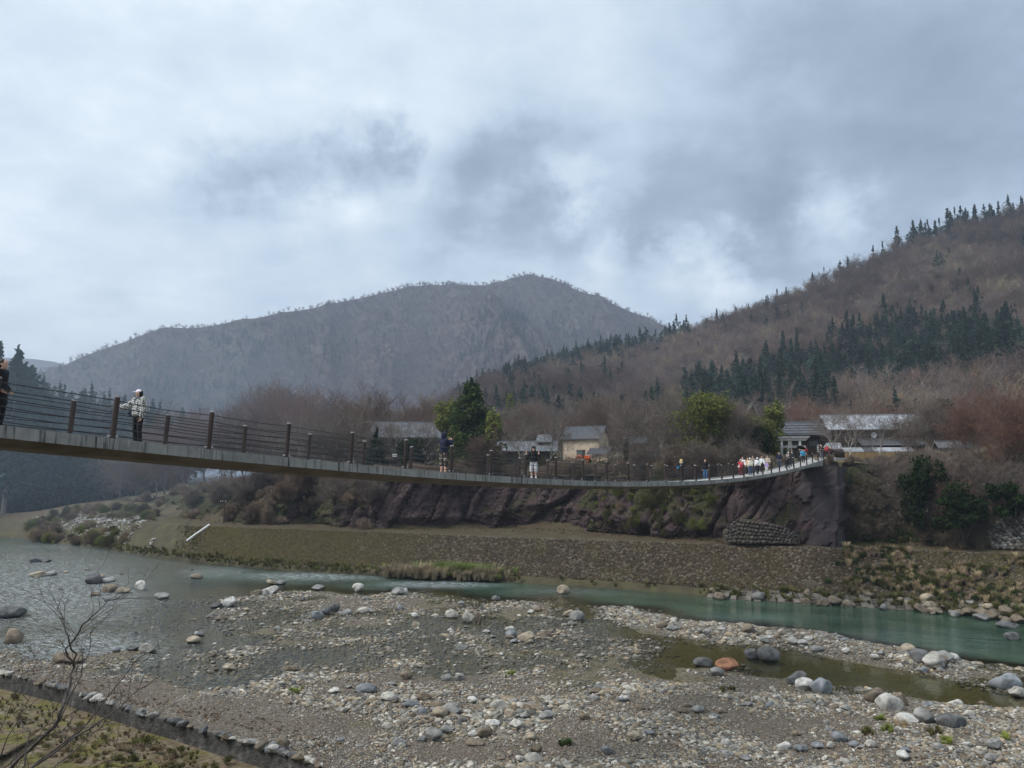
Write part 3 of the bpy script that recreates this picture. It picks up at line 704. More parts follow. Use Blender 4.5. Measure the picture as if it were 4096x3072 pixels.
# cobbles and pebbles beyond counting
def cobbles():
    n = 330000
    Y = 31 + (118 - 31) * rng.random(n) ** 1.35; X = (rng.random(n) * 1.66 - .86) * (Y + 4)
    h = bed_h(X, Y); px, py, dep = proj(np.stack([X, Y, h], 1))
    patch = fbm(X / 3.5, Y / 3.5, seed=70, oct=3)
    size = .11 + .13 * rng.random(n) ** 2.2 + .26 * rng.random(n) ** 6
    size *= np.clip(1 + 1.1 * patch, .55, 1.7)
    size *= np.clip(.8 + (Y - 40) * .006, .8, 1.25)
    coarse = np.exp(-((px - 3300) / 700) ** 2 - ((py - (2560 + (px - 3300) * .14)) / 45) ** 2) + np.exp(-((px - 1750) / 520) ** 2 - ((py - 2840) / 70) ** 2)
    size *= 1 + .8 * coarse
    fine = (px < 1500) & (py > 2680 + px * .12)                        # shingle on the left bank
    size = np.where(fine, size * .5, size)
    keep = (h + size * .35 > -.02) & (py > W_y(px) + 4)
    keep &= (h > -.16) | (rng.random(n) < .30)
    keep &= rng.random(n) < np.clip(.70 + 1.0 * patch + coarse, .10, 1)
    kerb = (2690 + (px - 0) * .335)
    keep &= ~((px < 1250) & (py > kerb))
    X, Y, h, size, dep = X[keep], Y[keep], h[keep], size[keep], dep[keep]; n = len(X)
    m2 = 26000; Y2 = 45 + 60 * rng.random(m2); X2 = (rng.random(m2) * 1.1 - .62) * (Y2 + 4); h2 = bed_h(X2, Y2); s2 = .2 + .32 * rng.random(m2) ** 1.6
    px2, py2, d2 = proj(np.stack([X2, Y2, h2], 1)); c2 = fbm(X2 / 5, Y2 / 5, seed=88, oct=3)
    k2 = (h2 < .0) & (h2 > -.34) & (px2 > 420) & (px2 < 2650) & (py2 > 2400) & (py2 < 2790) & (rng.random(m2) < .45 + 1.1 * c2)
    X, Y, size = np.concatenate([X, X2[k2]]), np.concatenate([Y, Y2[k2]]), np.concatenate([size, s2[k2]])
    h = np.concatenate([h, np.maximum(h2[k2], -.22 * s2[k2] - .02)]); n = len(X)
    big = size > .17
    idx = np.where(big, rng.integers(0, 8, n), 8 + rng.integers(0, 5, n))
    tone = rng.random(n); pal = np.array([TONES[k] for k in ('grey', 'tan', 'pale', 'brown', 'brown', 'grey', 'grey', 'dark', 'white', 'tan')])
    tint = pal[(tone * 9.99).astype(int)] * rng.uniform(.62, 1.05, n)[:, None] * np.array([1.0, .97, .91])
    scl = size[:, None] * np.stack([rng.uniform(.9, 1.3, n), rng.uniform(.85, 1.15, n), rng.uniform(.75, 1.1, n)], 1)
    rot = np.stack([rng.normal(0, .25, n), rng.normal(0, .25, n), rng.uniform(0, 6.28, n)], 1)
    scatter('cobbles', np.stack([X, Y, h + size * .05], 1), rot, scl, idx, tint, COB + PEB, 'loose grey and tan cobbles strewn over the riverbed')
    return n
NCOB = cobbles()
# ================================================================== stone-pitched river bank
FL = lerp(WL, RL, .22); FL[:, 2] = .75
M_CONC = mat('weathered_concrete', [(.28, (.085, .082, .075)), (.5, (.17, .165, .150)), (.72, (.26, .25, .235))], scale=1.2, bump=.4, bscale=9, detail=9, stretch=(1, 1, .5), bdist=.03)
M_CONCD = mat('stained_concrete', [(.28, (.055, .050, .042)), (.5, (.115, .102, .085)), (.72, (.19, .17, .14))], scale=1.0, bump=.6, bscale=6, detail=9, bdist=.05)
rows = [lerp(WL - np.array([0, 0, 1.2]), FL, t) for t in (0, .3, .6, .8, .92, 1)] + [FL + np.c_[normals(FL) * 1.0, np.full(len(FL), .2)]]
rows = [r_ + np.c_[np.zeros((len(FL), 2)), .12 * fbm(SARC / 2, np.full(len(SARC), i * .8), seed=40)] for i, r_ in enumerate(rows)]
loft('bank_foot', rows, M_EARTH, 'muddy foot of the river bank at the waterline')
i0 = key_i(5000); i1 = key_i(690)
sel = slice(i0, i1)
wall = empty('stone_revetment', tuple(FL[(i0 + i1) // 2]))
tag(wall, 'long sloping river bank paved with rows of mossy cobbles under the ledge', 'stone bank')
wo = Vector(wall.location)
M_BACK = mat('revetment_mortar', [(.3, (.028, .024, .017)), (.6, (.055, .046, .032)), (.8, (.07, .065, .03))], scale=.6, bump=.5, detail=8, bdist=.08)
Wp = np.stack([lerp(FL, RL, t)[i0:key_i(800)] for t in np.linspace(0, 1, 6)], 1)
me = np_mesh('mortar_bed', Wp.reshape(-1, 3) - np.array(wo), grid_faces(Wp.shape[0], 6)[:, ::-1].copy(), M_BACK, True)
meshobj('mortar_bed', me, wall)
# coping edge along the top of the slope
e = MB()
E0 = RL[i0:key_i(860)][::6]
for a, b in zip(E0[:-1], E0[1:]):
    a = Vector(a) - wo; b = Vector(b) - wo; t = (b - a).normalized(); nn = Vector((t.y, -t.x, 0)); nn = nn if nn.y > 0 else -nn
    e.hexa([a - nn * .15 + Vector((0, 0, -.25)), a + nn * .35 + Vector((0, 0, -.25)), b + nn * .35 + Vector((0, 0, -.25)), b - nn * .15 + Vector((0, 0, -.25)),
            a - nn * .15 + Vector((0, 0, .03)), a + nn * .35 + Vector((0, 0, .03)), b + nn * .35 + Vector((0, 0, .03)), b - nn * .15 + Vector((0, 0, .03))])
e.build('coping', M_CONCD, wall)
M_WSTONE = tint_mat('revetment_stone', [(.3, (.5, .48, .45)), (.5, (.85, .83, .8)), (.7, (1.25, 1.22, 1.18))], scale=3, inst=False, wet=False, bump=.3)
def attr_stone_mat():
    m, n = new_mat('revetment_stones')
    a = n.node('ShaderNodeAttribute', attribute_name='tone').outputs['Color']
    f = n.noise(n.node('ShaderNodeNewGeometry').outputs['Position'], 4, 4)
    col = n.mix(1.0, n.ramp(f, [(.3, (.6, .6, .6)), (.7, (1.2, 1.2, 1.2))]), a, 'MULTIPLY')
    bs = n.node('ShaderNodeBsdfPrincipled', {'Base Color': col, 'Roughness': .88, 'Specular IOR Level': .2})
    n.node('ShaderNodeOutputMaterial', {'Surface': bs.outputs[0]}); return m
M_WSTONES = attr_stone_mat()
def dome(seed, m, name='stone'):
    r_ = np.random.default_rng(seed); V = [(0, 0, .5 * r_.uniform(.8, 1.1))]; n = 7
    for rr, z in ((.30, .40), (.5, .08), (.46, -.25)):
        for k in range(n):
            a = 2 * math.pi * (k + r_.uniform(-.15, .15)) / n; q = rr * r_.uniform(.85, 1.1)
            V.append((q * math.cos(a) * 1.15, q * math.sin(a) * .95, z + r_.uniform(-.04, .04)))
    Fc = [(0, 1 + k, 1 + (k + 1) % n) for k in range(n)]
    for b in (1, 1 + n): Fc += [(b + k, b + n + k, b + n + (k + 1) % n, b + (k + 1) % n) for k in range(n)]
    return np_mesh(name, np.array(V), Fc, m, True)
DOME = [dome(i, M_WSTONE) for i in range(8)]
def frame_along(t, nrm):
    x = Vector(t).normalized(); z = Vector(nrm).normalized(); y = z.cross(x).normalized(); z = x.cross(y).normalized()
    return Matrix((x, y, z)).transposed()
def stone_field(parent, A, B, size, n_single, px_lo, px_hi, tones, mossy, seed, skip=None, jit=.25, singles_first=None, prot=.30):
    """rows of cobbles over the sloping face between polylines A (foot) and B (top); n_single nearest are parts"""
    r_ = np.random.default_rng(seed); po = np.array(parent.location)
    arc = np.concatenate([[0], np.cumsum(np.linalg.norm(np.diff(A, axis=0), axis=1))]); L = arc[-1]
    slope = float(np.median(np.linalg.norm(B - A, axis=1))); nr = max(2, int(slope / (size * .86)))
    P = []; T = []
    for j in range(nr):
        m_ = int(L / size); s_ = (np.arange(m_) + (.5 if j % 2 else 0) + r_.uniform(-jit, jit, m_)) * size
        t = (j + .5 + r_.uniform(-.12, .12, m_)) / nr
        a = np.stack([np.interp(s_, arc, A[:, i]) for i in range(3)], 1); b = np.stack([np.interp(s_, arc, B[:, i]) for i in range(3)], 1)
        P.append(a * (1 - t[:, None]) + b * t[:, None]); T.append(b - a)
    P = np.concatenate(P); T = np.concatenate(T)
    px, py, dep = proj(P); ok = (px > px_lo) & (px < px_hi)
    if skip is not None: ok &= ~skip(px, py, r_)
    P, T, px, py, dep = P[ok], T[ok], px[ok], py[ok], dep[ok]; n = len(P)
    Tn = T / np.linalg.norm(T, axis=1, keepdims=True)
    # side along the row, outward normal
    side = np.stack([-Tn[:, 1], Tn[:, 0], np.zeros(n)], 1); side /= np.linalg.norm(side, axis=1, keepdims=True)
    nrm = np.cross(side, Tn); nrm[nrm[:, 2] < 0] *= -1
    moss = mossy(px, py) if mossy else np.zeros(n)
    col = np.array(tones)[r_.integers(0, len(tones), n)] * r_.uniform(.7, 1.15, n)[:, None]
    mc = np.array([.075, .062, .018]); mk = np.clip(moss + .35 * fbm(P[:, 0] / 2, P[:, 1] / 2, seed=seed), 0, 1)[:, None]
    col = col * (1 - mk) + mc * mk * r_.uniform(.7, 1.3, n)[:, None]
    sz = size * r_.uniform(.82, 1.12, n)
    inframe = (px > 0) & (px < 4096)
    order = np.argsort(np.where(inframe, dep, 1e9)) if singles_first is None else singles_first(px, py, dep)
    single = set(order[:n_single].tolist())
    cnt = 0; VV = []; FF = []; CC = []; b0 = 0
    base = [np.array([v.co[:] for v in m_.vertices]) for m_ in DOME]
    Fd = np.array([list(p.vertices) + ([p.vertices[-1]] if len(p.vertices) == 3 else []) for p in DOME[0].polygons])
    Ft = np.concatenate([Fd[:, [0, 1, 2]], Fd[Fd[:, 2] != Fd[:, 3]][:, [0, 2, 3]]])
    for i in range(n):
        k = int(r_.integers(0, 8)); M = frame_along(side[i], nrm[i]); a = r_.uniform(-.3, .3)
        M3 = np.array(M @ Matrix.Rotation(a, 3, 'Z'))
        if i in single:
            o = meshobj('stone', DOME[k], parent); o.matrix_local = Matrix.Translation(P[i] - po + nrm[i] * sz[i] * (prot - .30)) @ Matrix(M3.tolist()).to_4x4() @ Matrix.Diagonal((sz[i], sz[i], sz[i] * .8, 1))
            o.color = (*col[i], 1); cnt += 1
        else:
            V = (base[k] * np.array([sz[i], sz[i], sz[i] * .8])) @ M3.T + (P[i] - po + nrm[i] * sz[i] * (prot - .30)); VV.append(V); FF.append(Ft + b0); CC.append(np.repeat(col[i][None], len(V), 0)); b0 += len(V)
    if VV:
        me = np_mesh('small_stones', np.concatenate(VV), np.concatenate(FF), M_WSTONES, True)
        a = me.attributes.new('tone', 'FLOAT_COLOR', 'POINT'); c4 = np.concatenate([np.concatenate(CC), np.ones((b0, 1))], 1); a.data.foreach_set('color', c4.astype(np.float32).ravel())
        o = meshobj('cobble_rows', me, parent); tag(o, 'rows of small dark cobbles of the bank', kind='stuff')
    return n
def wskip(px, py, r_):
    v = .5 + .5 * fbm(px / 120, py / 45, seed=3, oct=3)
    return ((px < 900) & (r_.random(len(px)) > (px - 690) / 210)) | ((px > 3380) & (v > .42) & (r_.random(len(px)) < .75)) | ((px > 3150) & (px <= 3380) & (v > .72))
def wmoss(px, py):
    return np.clip(np.interp(px, [700, 900, 1350, 1700, 2300, 3300, 4100], [.85, .8, .6, .22, .12, .15, .4]) + np.clip((py - 2290) / 120, 0, .4) * (px < 1400), 0, 1)
stone_field(wall, FL[sel], RL[sel], .36, 300, 690, 4500, [(.060, .044, .028), (.075, .056, .037), (.044, .032, .022), (.095, .075, .054), (.055, .038, .027), (.14, .12, .09)], wmoss, 5, wskip,
            singles_first=lambda px, py, dep: np.argsort(np.abs(px - 2750) + np.abs(py - 2290) * 4))

# cobble wall beside the abutment, and the dry-stone wall at the right border
def patch_wall(px0, px1, foot, top, Yoff, name, label, size, n_single, tones, lean=.22, zt=0, px_cut=None, moss=None, seed=8):
    k0, k1 = key_i(px1), key_i(px0)
    A = CL[k0:k1 + 1].copy() - np.c_[CN[k0:k1 + 1] * Yoff, np.zeros(k1 + 1 - k0)]
    kx = KX[k0:k1 + 1]; hgt = np.interp(kx, *zip(*top))
    B = A + np.c_[CN[k0:k1 + 1] * (hgt * lean)[:, None], hgt]
    root = empty(name, tuple(A[len(A) // 2])); tag(root, label, 'stone wall'); o_ = np.array(root.location)
    Wq = np.stack([lerp(A, B, t) for t in (0, .5, 1)] + [B + np.c_[CN[k0:k1 + 1] * 1.6, np.full(len(A), .05)]], 1)
    meshobj('mortar_bed', np_mesh('mortar_bed', Wq.reshape(-1, 3) - o_, grid_faces(len(A), 4)[:, ::-1].copy(), M_BACK, True), root)
    stone_field(root, A, B, size, n_single, px0, px1, tones, moss, seed, prot=.36)
    return root
patch_wall(2905, 3185, 0, [(2890, 1.0), (2960, 2.9), (3060, 2.5), (3120, 2.1), (3190, 1.0)], 1.3, 'cobble_wall', 'dark cobble wall at the cliff foot beside the bridge abutment', .44, 300,
           [(.075, .066, .062), (.10, .09, .085), (.055, .05, .046)], seed=12)
patch_wall(3935, 4600, 0, [(3920, .6), (3990, 2.8), (4096, 4.6), (4600, 5)], .6, 'rubble_wall', 'grey rubble wall of pale round stones at the right border', .46, 300,
           [(.17, .165, .15), (.24, .23, .21), (.12, .115, .10), (.30, .29, .27)], seed=14)

# sausage-shaped concrete-filled rolls lying down the foot of the bank
xs = np.linspace(1990, 2790, 21)
for i, px in enumerate(xs):
    k = key_i(px); a = Vector(FL[k]) + Vector((0, 0, .18)); b = Vector(WL[key_i(px + 45)]) + Vector((0, 0, .02)); L = (b - a).length
    root = MB(); n = 10; pts = []; rad = []
    for t in np.linspace(0, 1, 9):
        p = a.lerp(b, t); pts.append(p - a + Vector((0, 0, .06 * math.sin(t * 9 + i)))); rad.append(.31 * (.55 + .45 * math.sin(math.pi * min(max(t, .06), .94)) ** .35) * rnd.uniform(.94, 1.06))
    o = root.build('bank_roll', M_CONCD, None, True); o.location = a
    tag(o, 'dark stained concrete roll laid down the foot of the stone bank', 'concrete roll', 'concrete rolls along the bank foot')

# stepped concrete armour blocks along the green channel
def armour_block():
    root = empty('armour_block')
    for s in (-1, 1):
        m = MB(); x0 = s * .78
        prof = [(-1.15, -1.0), (-1.15, .05), (-.75, .42), (-.35, .48), (.05, .82), (.5, .92), (1.0, 1.18), (1.25, 1.10), (1.25, -1.0)]
        for sx in (-1, 1): pass
        V = [(x0 + sx * (.34 - .07 * (z > .3)), y, z) for sx in (-1, 1) for (y, z) in prof]; k = len(prof)
        m.add(V, [tuple(range(k)), tuple(range(2 * k - 1, k - 1, -1))] + [(j, (j + 1) % k + 0, k + (j + 1) % k, k + j) for j in range(k)][:k])
        m.build('rib', M_CONCD, root)
    for j, (y, z) in enumerate([(-.75, -.05), (-.2, .28), (.4, .58), (.95, .8)]):
        m = MB(); m.box((0, y, z - .45), (.96, .56, .9)); m.build('step', M_CONCD, root)
    return root
blk = armour_block()
def copy_tree(o, parent=None):
    c = o.copy(); COL.objects.link(c); c.parent = parent
    for ch_ in o.children: copy_tree(ch_, c)
    return c
bx_ = np.linspace(2880, 3600, 9)
for i, px in enumerate(bx_):
    o = blk if i == 0 else copy_tree(blk)
    k = key_i(px); P = lerp(WL, FL, .45)[k]; nn = CN[k]
    o.scale = (1, 1, .72); o.location = (P[0], P[1], .02 + rnd.uniform(-.05, .05)); o.rotation_euler = (rnd.uniform(-.03, .03), rnd.uniform(-.04, .04), math.atan2(-nn[0], nn[1]) + rnd.uniform(-.06, .06))
    tag(o, 'ribbed concrete armour block in the row along the green channel', 'concrete block', 'armour blocks along the green channel')
# boulders heaped below the right bank
for i in range(60):
    px = rnd.uniform(3620, 4180) if i < 42 else rnd.uniform(2850, 3640); t = rnd.random(); k = key_i(px); P = Vector(lerp(WL, FL, t * 1.3 - .15)[k])
    w_ = rnd.uniform(.7, 1.7); me = BOUL[i % 10]; o = meshobj('bank_boulder', me, None, (P.x, P.y, max(.05, P.z * .9) + w_ * .12), (rnd.uniform(-.3, .3), rnd.uniform(-.3, .3), rnd.uniform(0, 6.28)), (w_, w_, w_))
    tt = TONES[rnd.choice(['brown', 'grey', 'tan', 'brown'])]; v = rnd.uniform(.6, .9); o.color = (tt[0] * v, tt[1] * v, tt[2] * v, 1)
    tag(o, 'brownish boulder heaped at the foot of the right bank' if i < 42 else 'brownish boulder lying among the ribbed concrete blocks', 'boulder', 'boulders heaped below the right bank' if i < 42 else 'boulders among the concrete blocks')

# pale stones heaped on the gravel mound upstream
mp = []
for _ in range(2600):
    px = rnd.uniform(130, 620); k = key_i(px); t = rnd.random()
    p = lerp(RL, CL, t)[k] if rnd.random() < .62 else lerp(lerp(WL, RL, .22), RL, t)[k]
    if fbm(np.array([p[0] / 5.0]), np.array([p[1] / 5.0]), seed=17)[0] < -.08: continue
    mp.append((p[0], p[1], p[2] + .18, rnd.uniform(.22, .62)))
mp = np.array(mp); n_m = len(mp); pal = np.array([TONES[k] for k in ('grey', 'pale', 'white', 'grey', 'pale')])[rng.integers(0, 5, n_m)]
scatter('mound_stones', mp[:, :3], np.stack([rng.normal(0, .3, n_m), rng.normal(0, .3, n_m), rng.uniform(0, 6.28, n_m)], 1), mp[:, 3:4] * np.ones((1, 3)), rng.integers(0, 8, n_m), pal * rng.uniform(.7, 1.1, n_m)[:, None], COB, 'pale stones heaped on the upstream gravel mound')
# ================================================================== footbridge
BD = np.array([math.sin(R(33.5)), math.cos(R(33.5))]); BN = np.array([-BD[1], BD[0]])     # along, and towards the far rail
B0 = np.array([-12.5, 18.5]); SP = 3.0; BW = 2.5
_bt = [(0, 0, 1707), (1, 455, 1757), (2, 805, 1794), (3, 1105, 1827), (4, 1382, 1853), (5, 1610, 1872), (6, 1802, 1890), (7, 1963, 1901), (8, 2101, 1909), (10, 2331, 1920), (12, 2511, 1928), (14, 2659, 1929), (16, 2781, 1926), (18, 2881, 1919), (20, 2969, 1910), (23, 3077, 1891), (26, 3165, 1871), (29, 3243, 1851), (32, 3312, 1832)]
_bn = []; _bz = []
for n_, px, py in _bt:
    Y = B0[1] + BD[1] * SP * n_; _bn.append(n_); _bz.append(at(px, py, Y).z)
_bp = np.polyfit(_bn, _bz, 3)
def bz(n): return float(np.polyval(_bp, n))
def bpt(n, lat=0.0, up=0.0):           # lat 0 = near edge, BW = far edge; up measured square to the deck
    q = B0 + BD * SP * n + BN * lat; sl = float(np.polyval(np.polyder(_bp), n)) / SP
    nv = Vector((-BD[0] * sl, -BD[1] * sl, 1)).normalized()
    return Vector((q[0], q[1], bz(n))) + nv * up
NB0, NB1 = -5.0, 32.2
bridge = empty('footbridge', tuple(bpt(14, BW / 2)))
tag(bridge, 'long sagging concrete footbridge with brown posts and wire rails over the river', 'bridge')
bo = Vector(bridge.location)
def bridge_mat():
    m, n = new_mat('bridge_fascia')
    p = n.node('ShaderNodeNewGeometry').outputs['Position']
    a = n.noise(p, .8, 8, .65, .2)
    base = n.ramp(a, [(.3, (.15, .147, .135)), (.5, (.25, .245, .228)), (.7, (.34, .335, .315))])
    st = n.noise(n.vm('MULTIPLY', p, (6.5, 6.5, .35)), 1.0, 7, .7)
    col = n.mix(n.mr(st, .50, .66), base, (.055, .054, .05))
    col = n.mix(n.mr(n.noise(n.vm('MULTIPLY', p, (9, 9, .4)), 1.0, 4), .62, .72), col, (.36, .36, .34))
    bp = n.node('ShaderNodeBump', {'Height': n.noise(p, 14, 6), 'Strength': .4, 'Distance': .02})
    bs = n.node('ShaderNodeBsdfPrincipled', {'Base Color': col, 'Roughness': .88, 'Normal': bp.outputs[0], 'Specular IOR Level': .2})
    n.node('ShaderNodeOutputMaterial', {'Surface': bs.outputs[0]}); return m
M_FASC = bridge_mat()
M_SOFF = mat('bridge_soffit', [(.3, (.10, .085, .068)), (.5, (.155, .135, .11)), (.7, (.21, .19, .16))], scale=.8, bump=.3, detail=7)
M_DECK = mat('deck_concrete', [(.3, (.34, .33, .31)), (.6, (.45, .44, .42)), (.8, (.52, .51, .49))], scale=1.5, bump=.2, detail=8)
M_POST = mat('brown_post', [(.25, (.020, .013, .011)), (.5, (.040, .026, .021)), (.75, (.070, .050, .041))], scale=4, rough=.55, bump=.3, stretch=(1, 1, .25), var=.15, bdist=.01)
M_CAP = mat('post_cap', [(.3, (.16, .155, .14)), (.7, (.33, .32, .30))], scale=6, bump=.2, bdist=.01)
M_WIRE = mat('rail_wire', [(.3, (.018, .018, .019)), (.7, (.055, .055, .058))], scale=30, rough=.45, bump=0, metal=.4)
M_STEEL = mat('steel_clamp', [(.3, (.25, .25, .25)), (.7, (.5, .5, .5))], scale=8, rough=.4, bump=0, metal=.5)
# deck slab: one concrete panel per bay, joints left open a little
TH = .30
def thick(n): return TH + (0 if n < 27 else .95 * ((n - 27) / 5.2) ** 2.2)
def slab(name, n0, n1, prof, m, sub=4, gap=.012):
    """prof: list of (lat, drop) round the section"""
    g = gap / SP; V = []; k = len(prof)
    ns = np.linspace(n0 + g, n1 - g, sub + 1)
    for n_ in ns:
        tk = thick(n_) - TH
        for lat, dr in prof: V.append(bpt(n_, lat, -dr - (tk if dr > .2 else 0)) - bo)
    Fc = [(i * k + j, i * k + (j + 1) % k, (i + 1) * k + (j + 1) % k, (i + 1) * k + j) for i in range(sub) for j in range(k)]
    Fc += [tuple(range(k - 1, -1, -1)), tuple(sub * k + j for j in range(k))]
    return meshobj(name, np_mesh(name, np.array([tuple(v) for v in V]), Fc, m), bridge)
n_ = NB0
while n_ < NB1 - .05:
    n2 = min(n_ + 1, NB1)
    slab('edge_panel', n_, n2, [(-.02, 0), (.22, 0), (.22, TH), (-.02, TH)], M_FASC)
    slab('edge_panel', n_, n2, [(BW - .22, 0), (BW + .02, 0), (BW + .02, TH), (BW - .22, TH)], M_FASC)
    slab('deck_panel', n_, n2, [(.222, .06), (BW - .222, .06), (BW - .222, TH - .03), (.222, TH - .03)], M_DECK, gap=.004)
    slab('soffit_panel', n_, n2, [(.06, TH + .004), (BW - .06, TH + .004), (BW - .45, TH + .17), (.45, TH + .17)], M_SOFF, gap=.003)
    n_ = n2
# posts
def post_parts():
    b = MB(); b.tube([(0, 0, -.05), (0, 0, .05), (0, 0, .06), (0, 0, 1.13)], [.085, .085, .072, .072], 12)
    me_p = np_mesh('post', np.array(b.V), b.F, M_POST, False)
    c = MB(); c.tube([(0, 0, 1.131), (0, 0, 1.155), (0, 0, 1.175), (0, 0, 1.185)], [.080, .083, .070, .03], 12)
    me_c = np_mesh('cap', np.array(c.V), c.F, M_CAP)
    s = MB(); s.box((.10, 0, .07), (.07, .05, .05)); s.box((-.10, 0, .07), (.07, .05, .05)); s.cyl((.13, 0, .05), (.13, 0, .12), .02, n=6)
    me_s = np_mesh('clamp', np.array(s.V), s.F, M_STEEL)
    return me_p, me_c, me_s
PP = post_parts()
def deck_matrix(n_, lat):
    sl = float(np.polyval(np.polyder(_bp), n_)) / SP
    x = Vector((BD[0], BD[1], sl)).normalized(); y = Vector((BN[0], BN[1], 0)); z = x.cross(y).normalized()
    M = Matrix((x, y, z)).transposed().to_4x4(); M.translation = bpt(n_, lat) - bo
    return M
for n_ in range(-4, 33):
    for lat in (.10, BW - .10):
        if n_ == 32 and lat > 1: continue
        p = meshobj('post', PP[0], bridge); p.matrix_local = deck_matrix(n_, lat)
        meshobj('cap', PP[1], p); meshobj('clamp', PP[2], p)
# rail wires, sagging slightly from post to post, with a twist
WH = [.12, .30, .49, .68, .87, 1.06]
for lat in (.10, BW - .10):
    for j, h in enumerate(WH):
        b = MB(); pts = []; rad = []
        for n_ in np.arange(-4, 32.01, .125):
            f = n_ - math.floor(n_); pts.append(bpt(n_, lat + .072, h - .05 * 4 * f * (1 - f) * (.5 + .6 * math.sin(math.floor(n_) * 2.3 + j))) - bo); rad.append(.0135)
        b.tube(pts, rad, 5); b.build('rail_wire', M_WIRE, bridge, True)
# abutment at the village end
ab = MB(); A0 = bpt(30.2, -1.9) - bo; A1 = bpt(30.2, BW + 2.5) - bo; A2 = bpt(34.5, BW + 2.5) - bo; A3 = bpt(34.5, -2.4) - bo
zt = bz(31) - .05 - bo.z - thick(31); zb = 4.6 - bo.z
def zz(v, z, out=0): return Vector((v.x - BD[0] * out, v.y - BD[1] * out, z))
ab.hexa([zz(A0, zb, 1.0), zz(A3, zb), zz(A2, zb), zz(A1, zb, 1.0), zz(A0, zt), zz(A3, zt), zz(A2, zt), zz(A1, zt)])
M_ABUT = mat('abutment_concrete', [(.28, (.022, .017, .018)), (.5, (.048, .039, .041)), (.72, (.080, .068, .070))], scale=.4, bump=.6, bscale=4, detail=9, stretch=(1, 1, .4), bdist=.1)
cA = [zz(A0, zb, 1.6), zz(A3, zb), zz(A2, zb), zz(A1, zb, 1.6)]; cB = [zz(A0, zt), zz(A3, zt), zz(A2, zt), zz(A1, zt)]; nu_, nv_ = 64, 26; AV = []
per = [Vector((0, 0, 0))] * 0
for i in range(nu_):
    u = i / nu_ * 4; e = int(u); f = u - e
    for j in range(nv_):
        v = j / (nv_ - 1); lo_ = cA[e].lerp(cA[(e + 1) % 4], f); hi_ = cB[e].lerp(cB[(e + 1) % 4], f); p = lo_.lerp(hi_, v)
        cen = (cA[0] + cA[2]) / 2; d_ = Vector((p.x - cen.x, p.y - cen.y, 0)).normalized(); r0 = float(blocks(np.array([u * 3.1]), np.array([v * 4.0]), 41)[0][0]) * .28 + float(fbm(np.array([u * 5.0]), np.array([v * 9.0]), seed=42)[0]) * .22
        AV.append(tuple(p + d_ * (r0 * min(1, (1 - v) * 6)))) 
AF = [(i * nv_ + j, ((i + 1) % nu_) * nv_ + j, ((i + 1) % nu_) * nv_ + j + 1, i * nv_ + j + 1) for i in range(nu_) for j in range(nv_ - 1)] + [tuple(i * nv_ + nv_ - 1 for i in range(nu_))]
meshobj('abutment', np_mesh('abutment', np.array(AV), AF, M_ABUT, False), bridge)
# paved landing beyond the bridge
la = MB(); L0 = bpt(32.2, -.6); L1 = bpt(32.2, BW + .6); L2 = bpt(38, BW + 4); L3 = bpt(38, -3)
zl = bz(32.2) - .05
la.hexa([Vector((v.x, v.y, zl - .9)) for v in (L0, L3, L2, L1)] + [Vector((v.x, v.y, zl + .01 * i)) for i, v in enumerate((L0, L3, L2, L1))])
tag(la.build('landing_pavement', M_DECK), 'pale paved landing at the village end of the bridge', kind='structure')
# ================================================================== trees
def segs_mesh(name, S, n, m, smooth=True):
    S = np.array(S, float)                       # (k, 8): p0, p1, r0, r1
    p0, p1, r0, r1 = S[:, :3], S[:, 3:6], S[:, 6], S[:, 7]
    t = p1 - p0; t /= np.maximum(np.linalg.norm(t, axis=1, keepdims=True), 1e-6)
    ref = np.where(np.abs(t[:, 2:3]) > .9, np.array([[1., 0, 0]]), np.array([[0, 0, 1.]]))
    a = np.cross(t, ref); a /= np.linalg.norm(a, axis=1, keepdims=True); b = np.cross(a, t)
    ang = 2 * np.pi * np.arange(n) / n
    ring = a[:, None, :] * np.cos(ang)[None, :, None] + b[:, None, :] * np.sin(ang)[None, :, None]
    V = np.stack([p0[:, None] + ring * r0[:, None, None], p1[:, None] + ring * r1[:, None, None]], 1).reshape(-1, 3)
    base = (np.arange(len(S)) * 2 * n)[:, None]; k = np.arange(n)[None]
    Fq = np.stack([base + k, base + (k + 1) % n, base + n + (k + 1) % n, base + n + k], -1).reshape(-1, 4)
    return np_mesh(name, V, Fq, m, smooth)
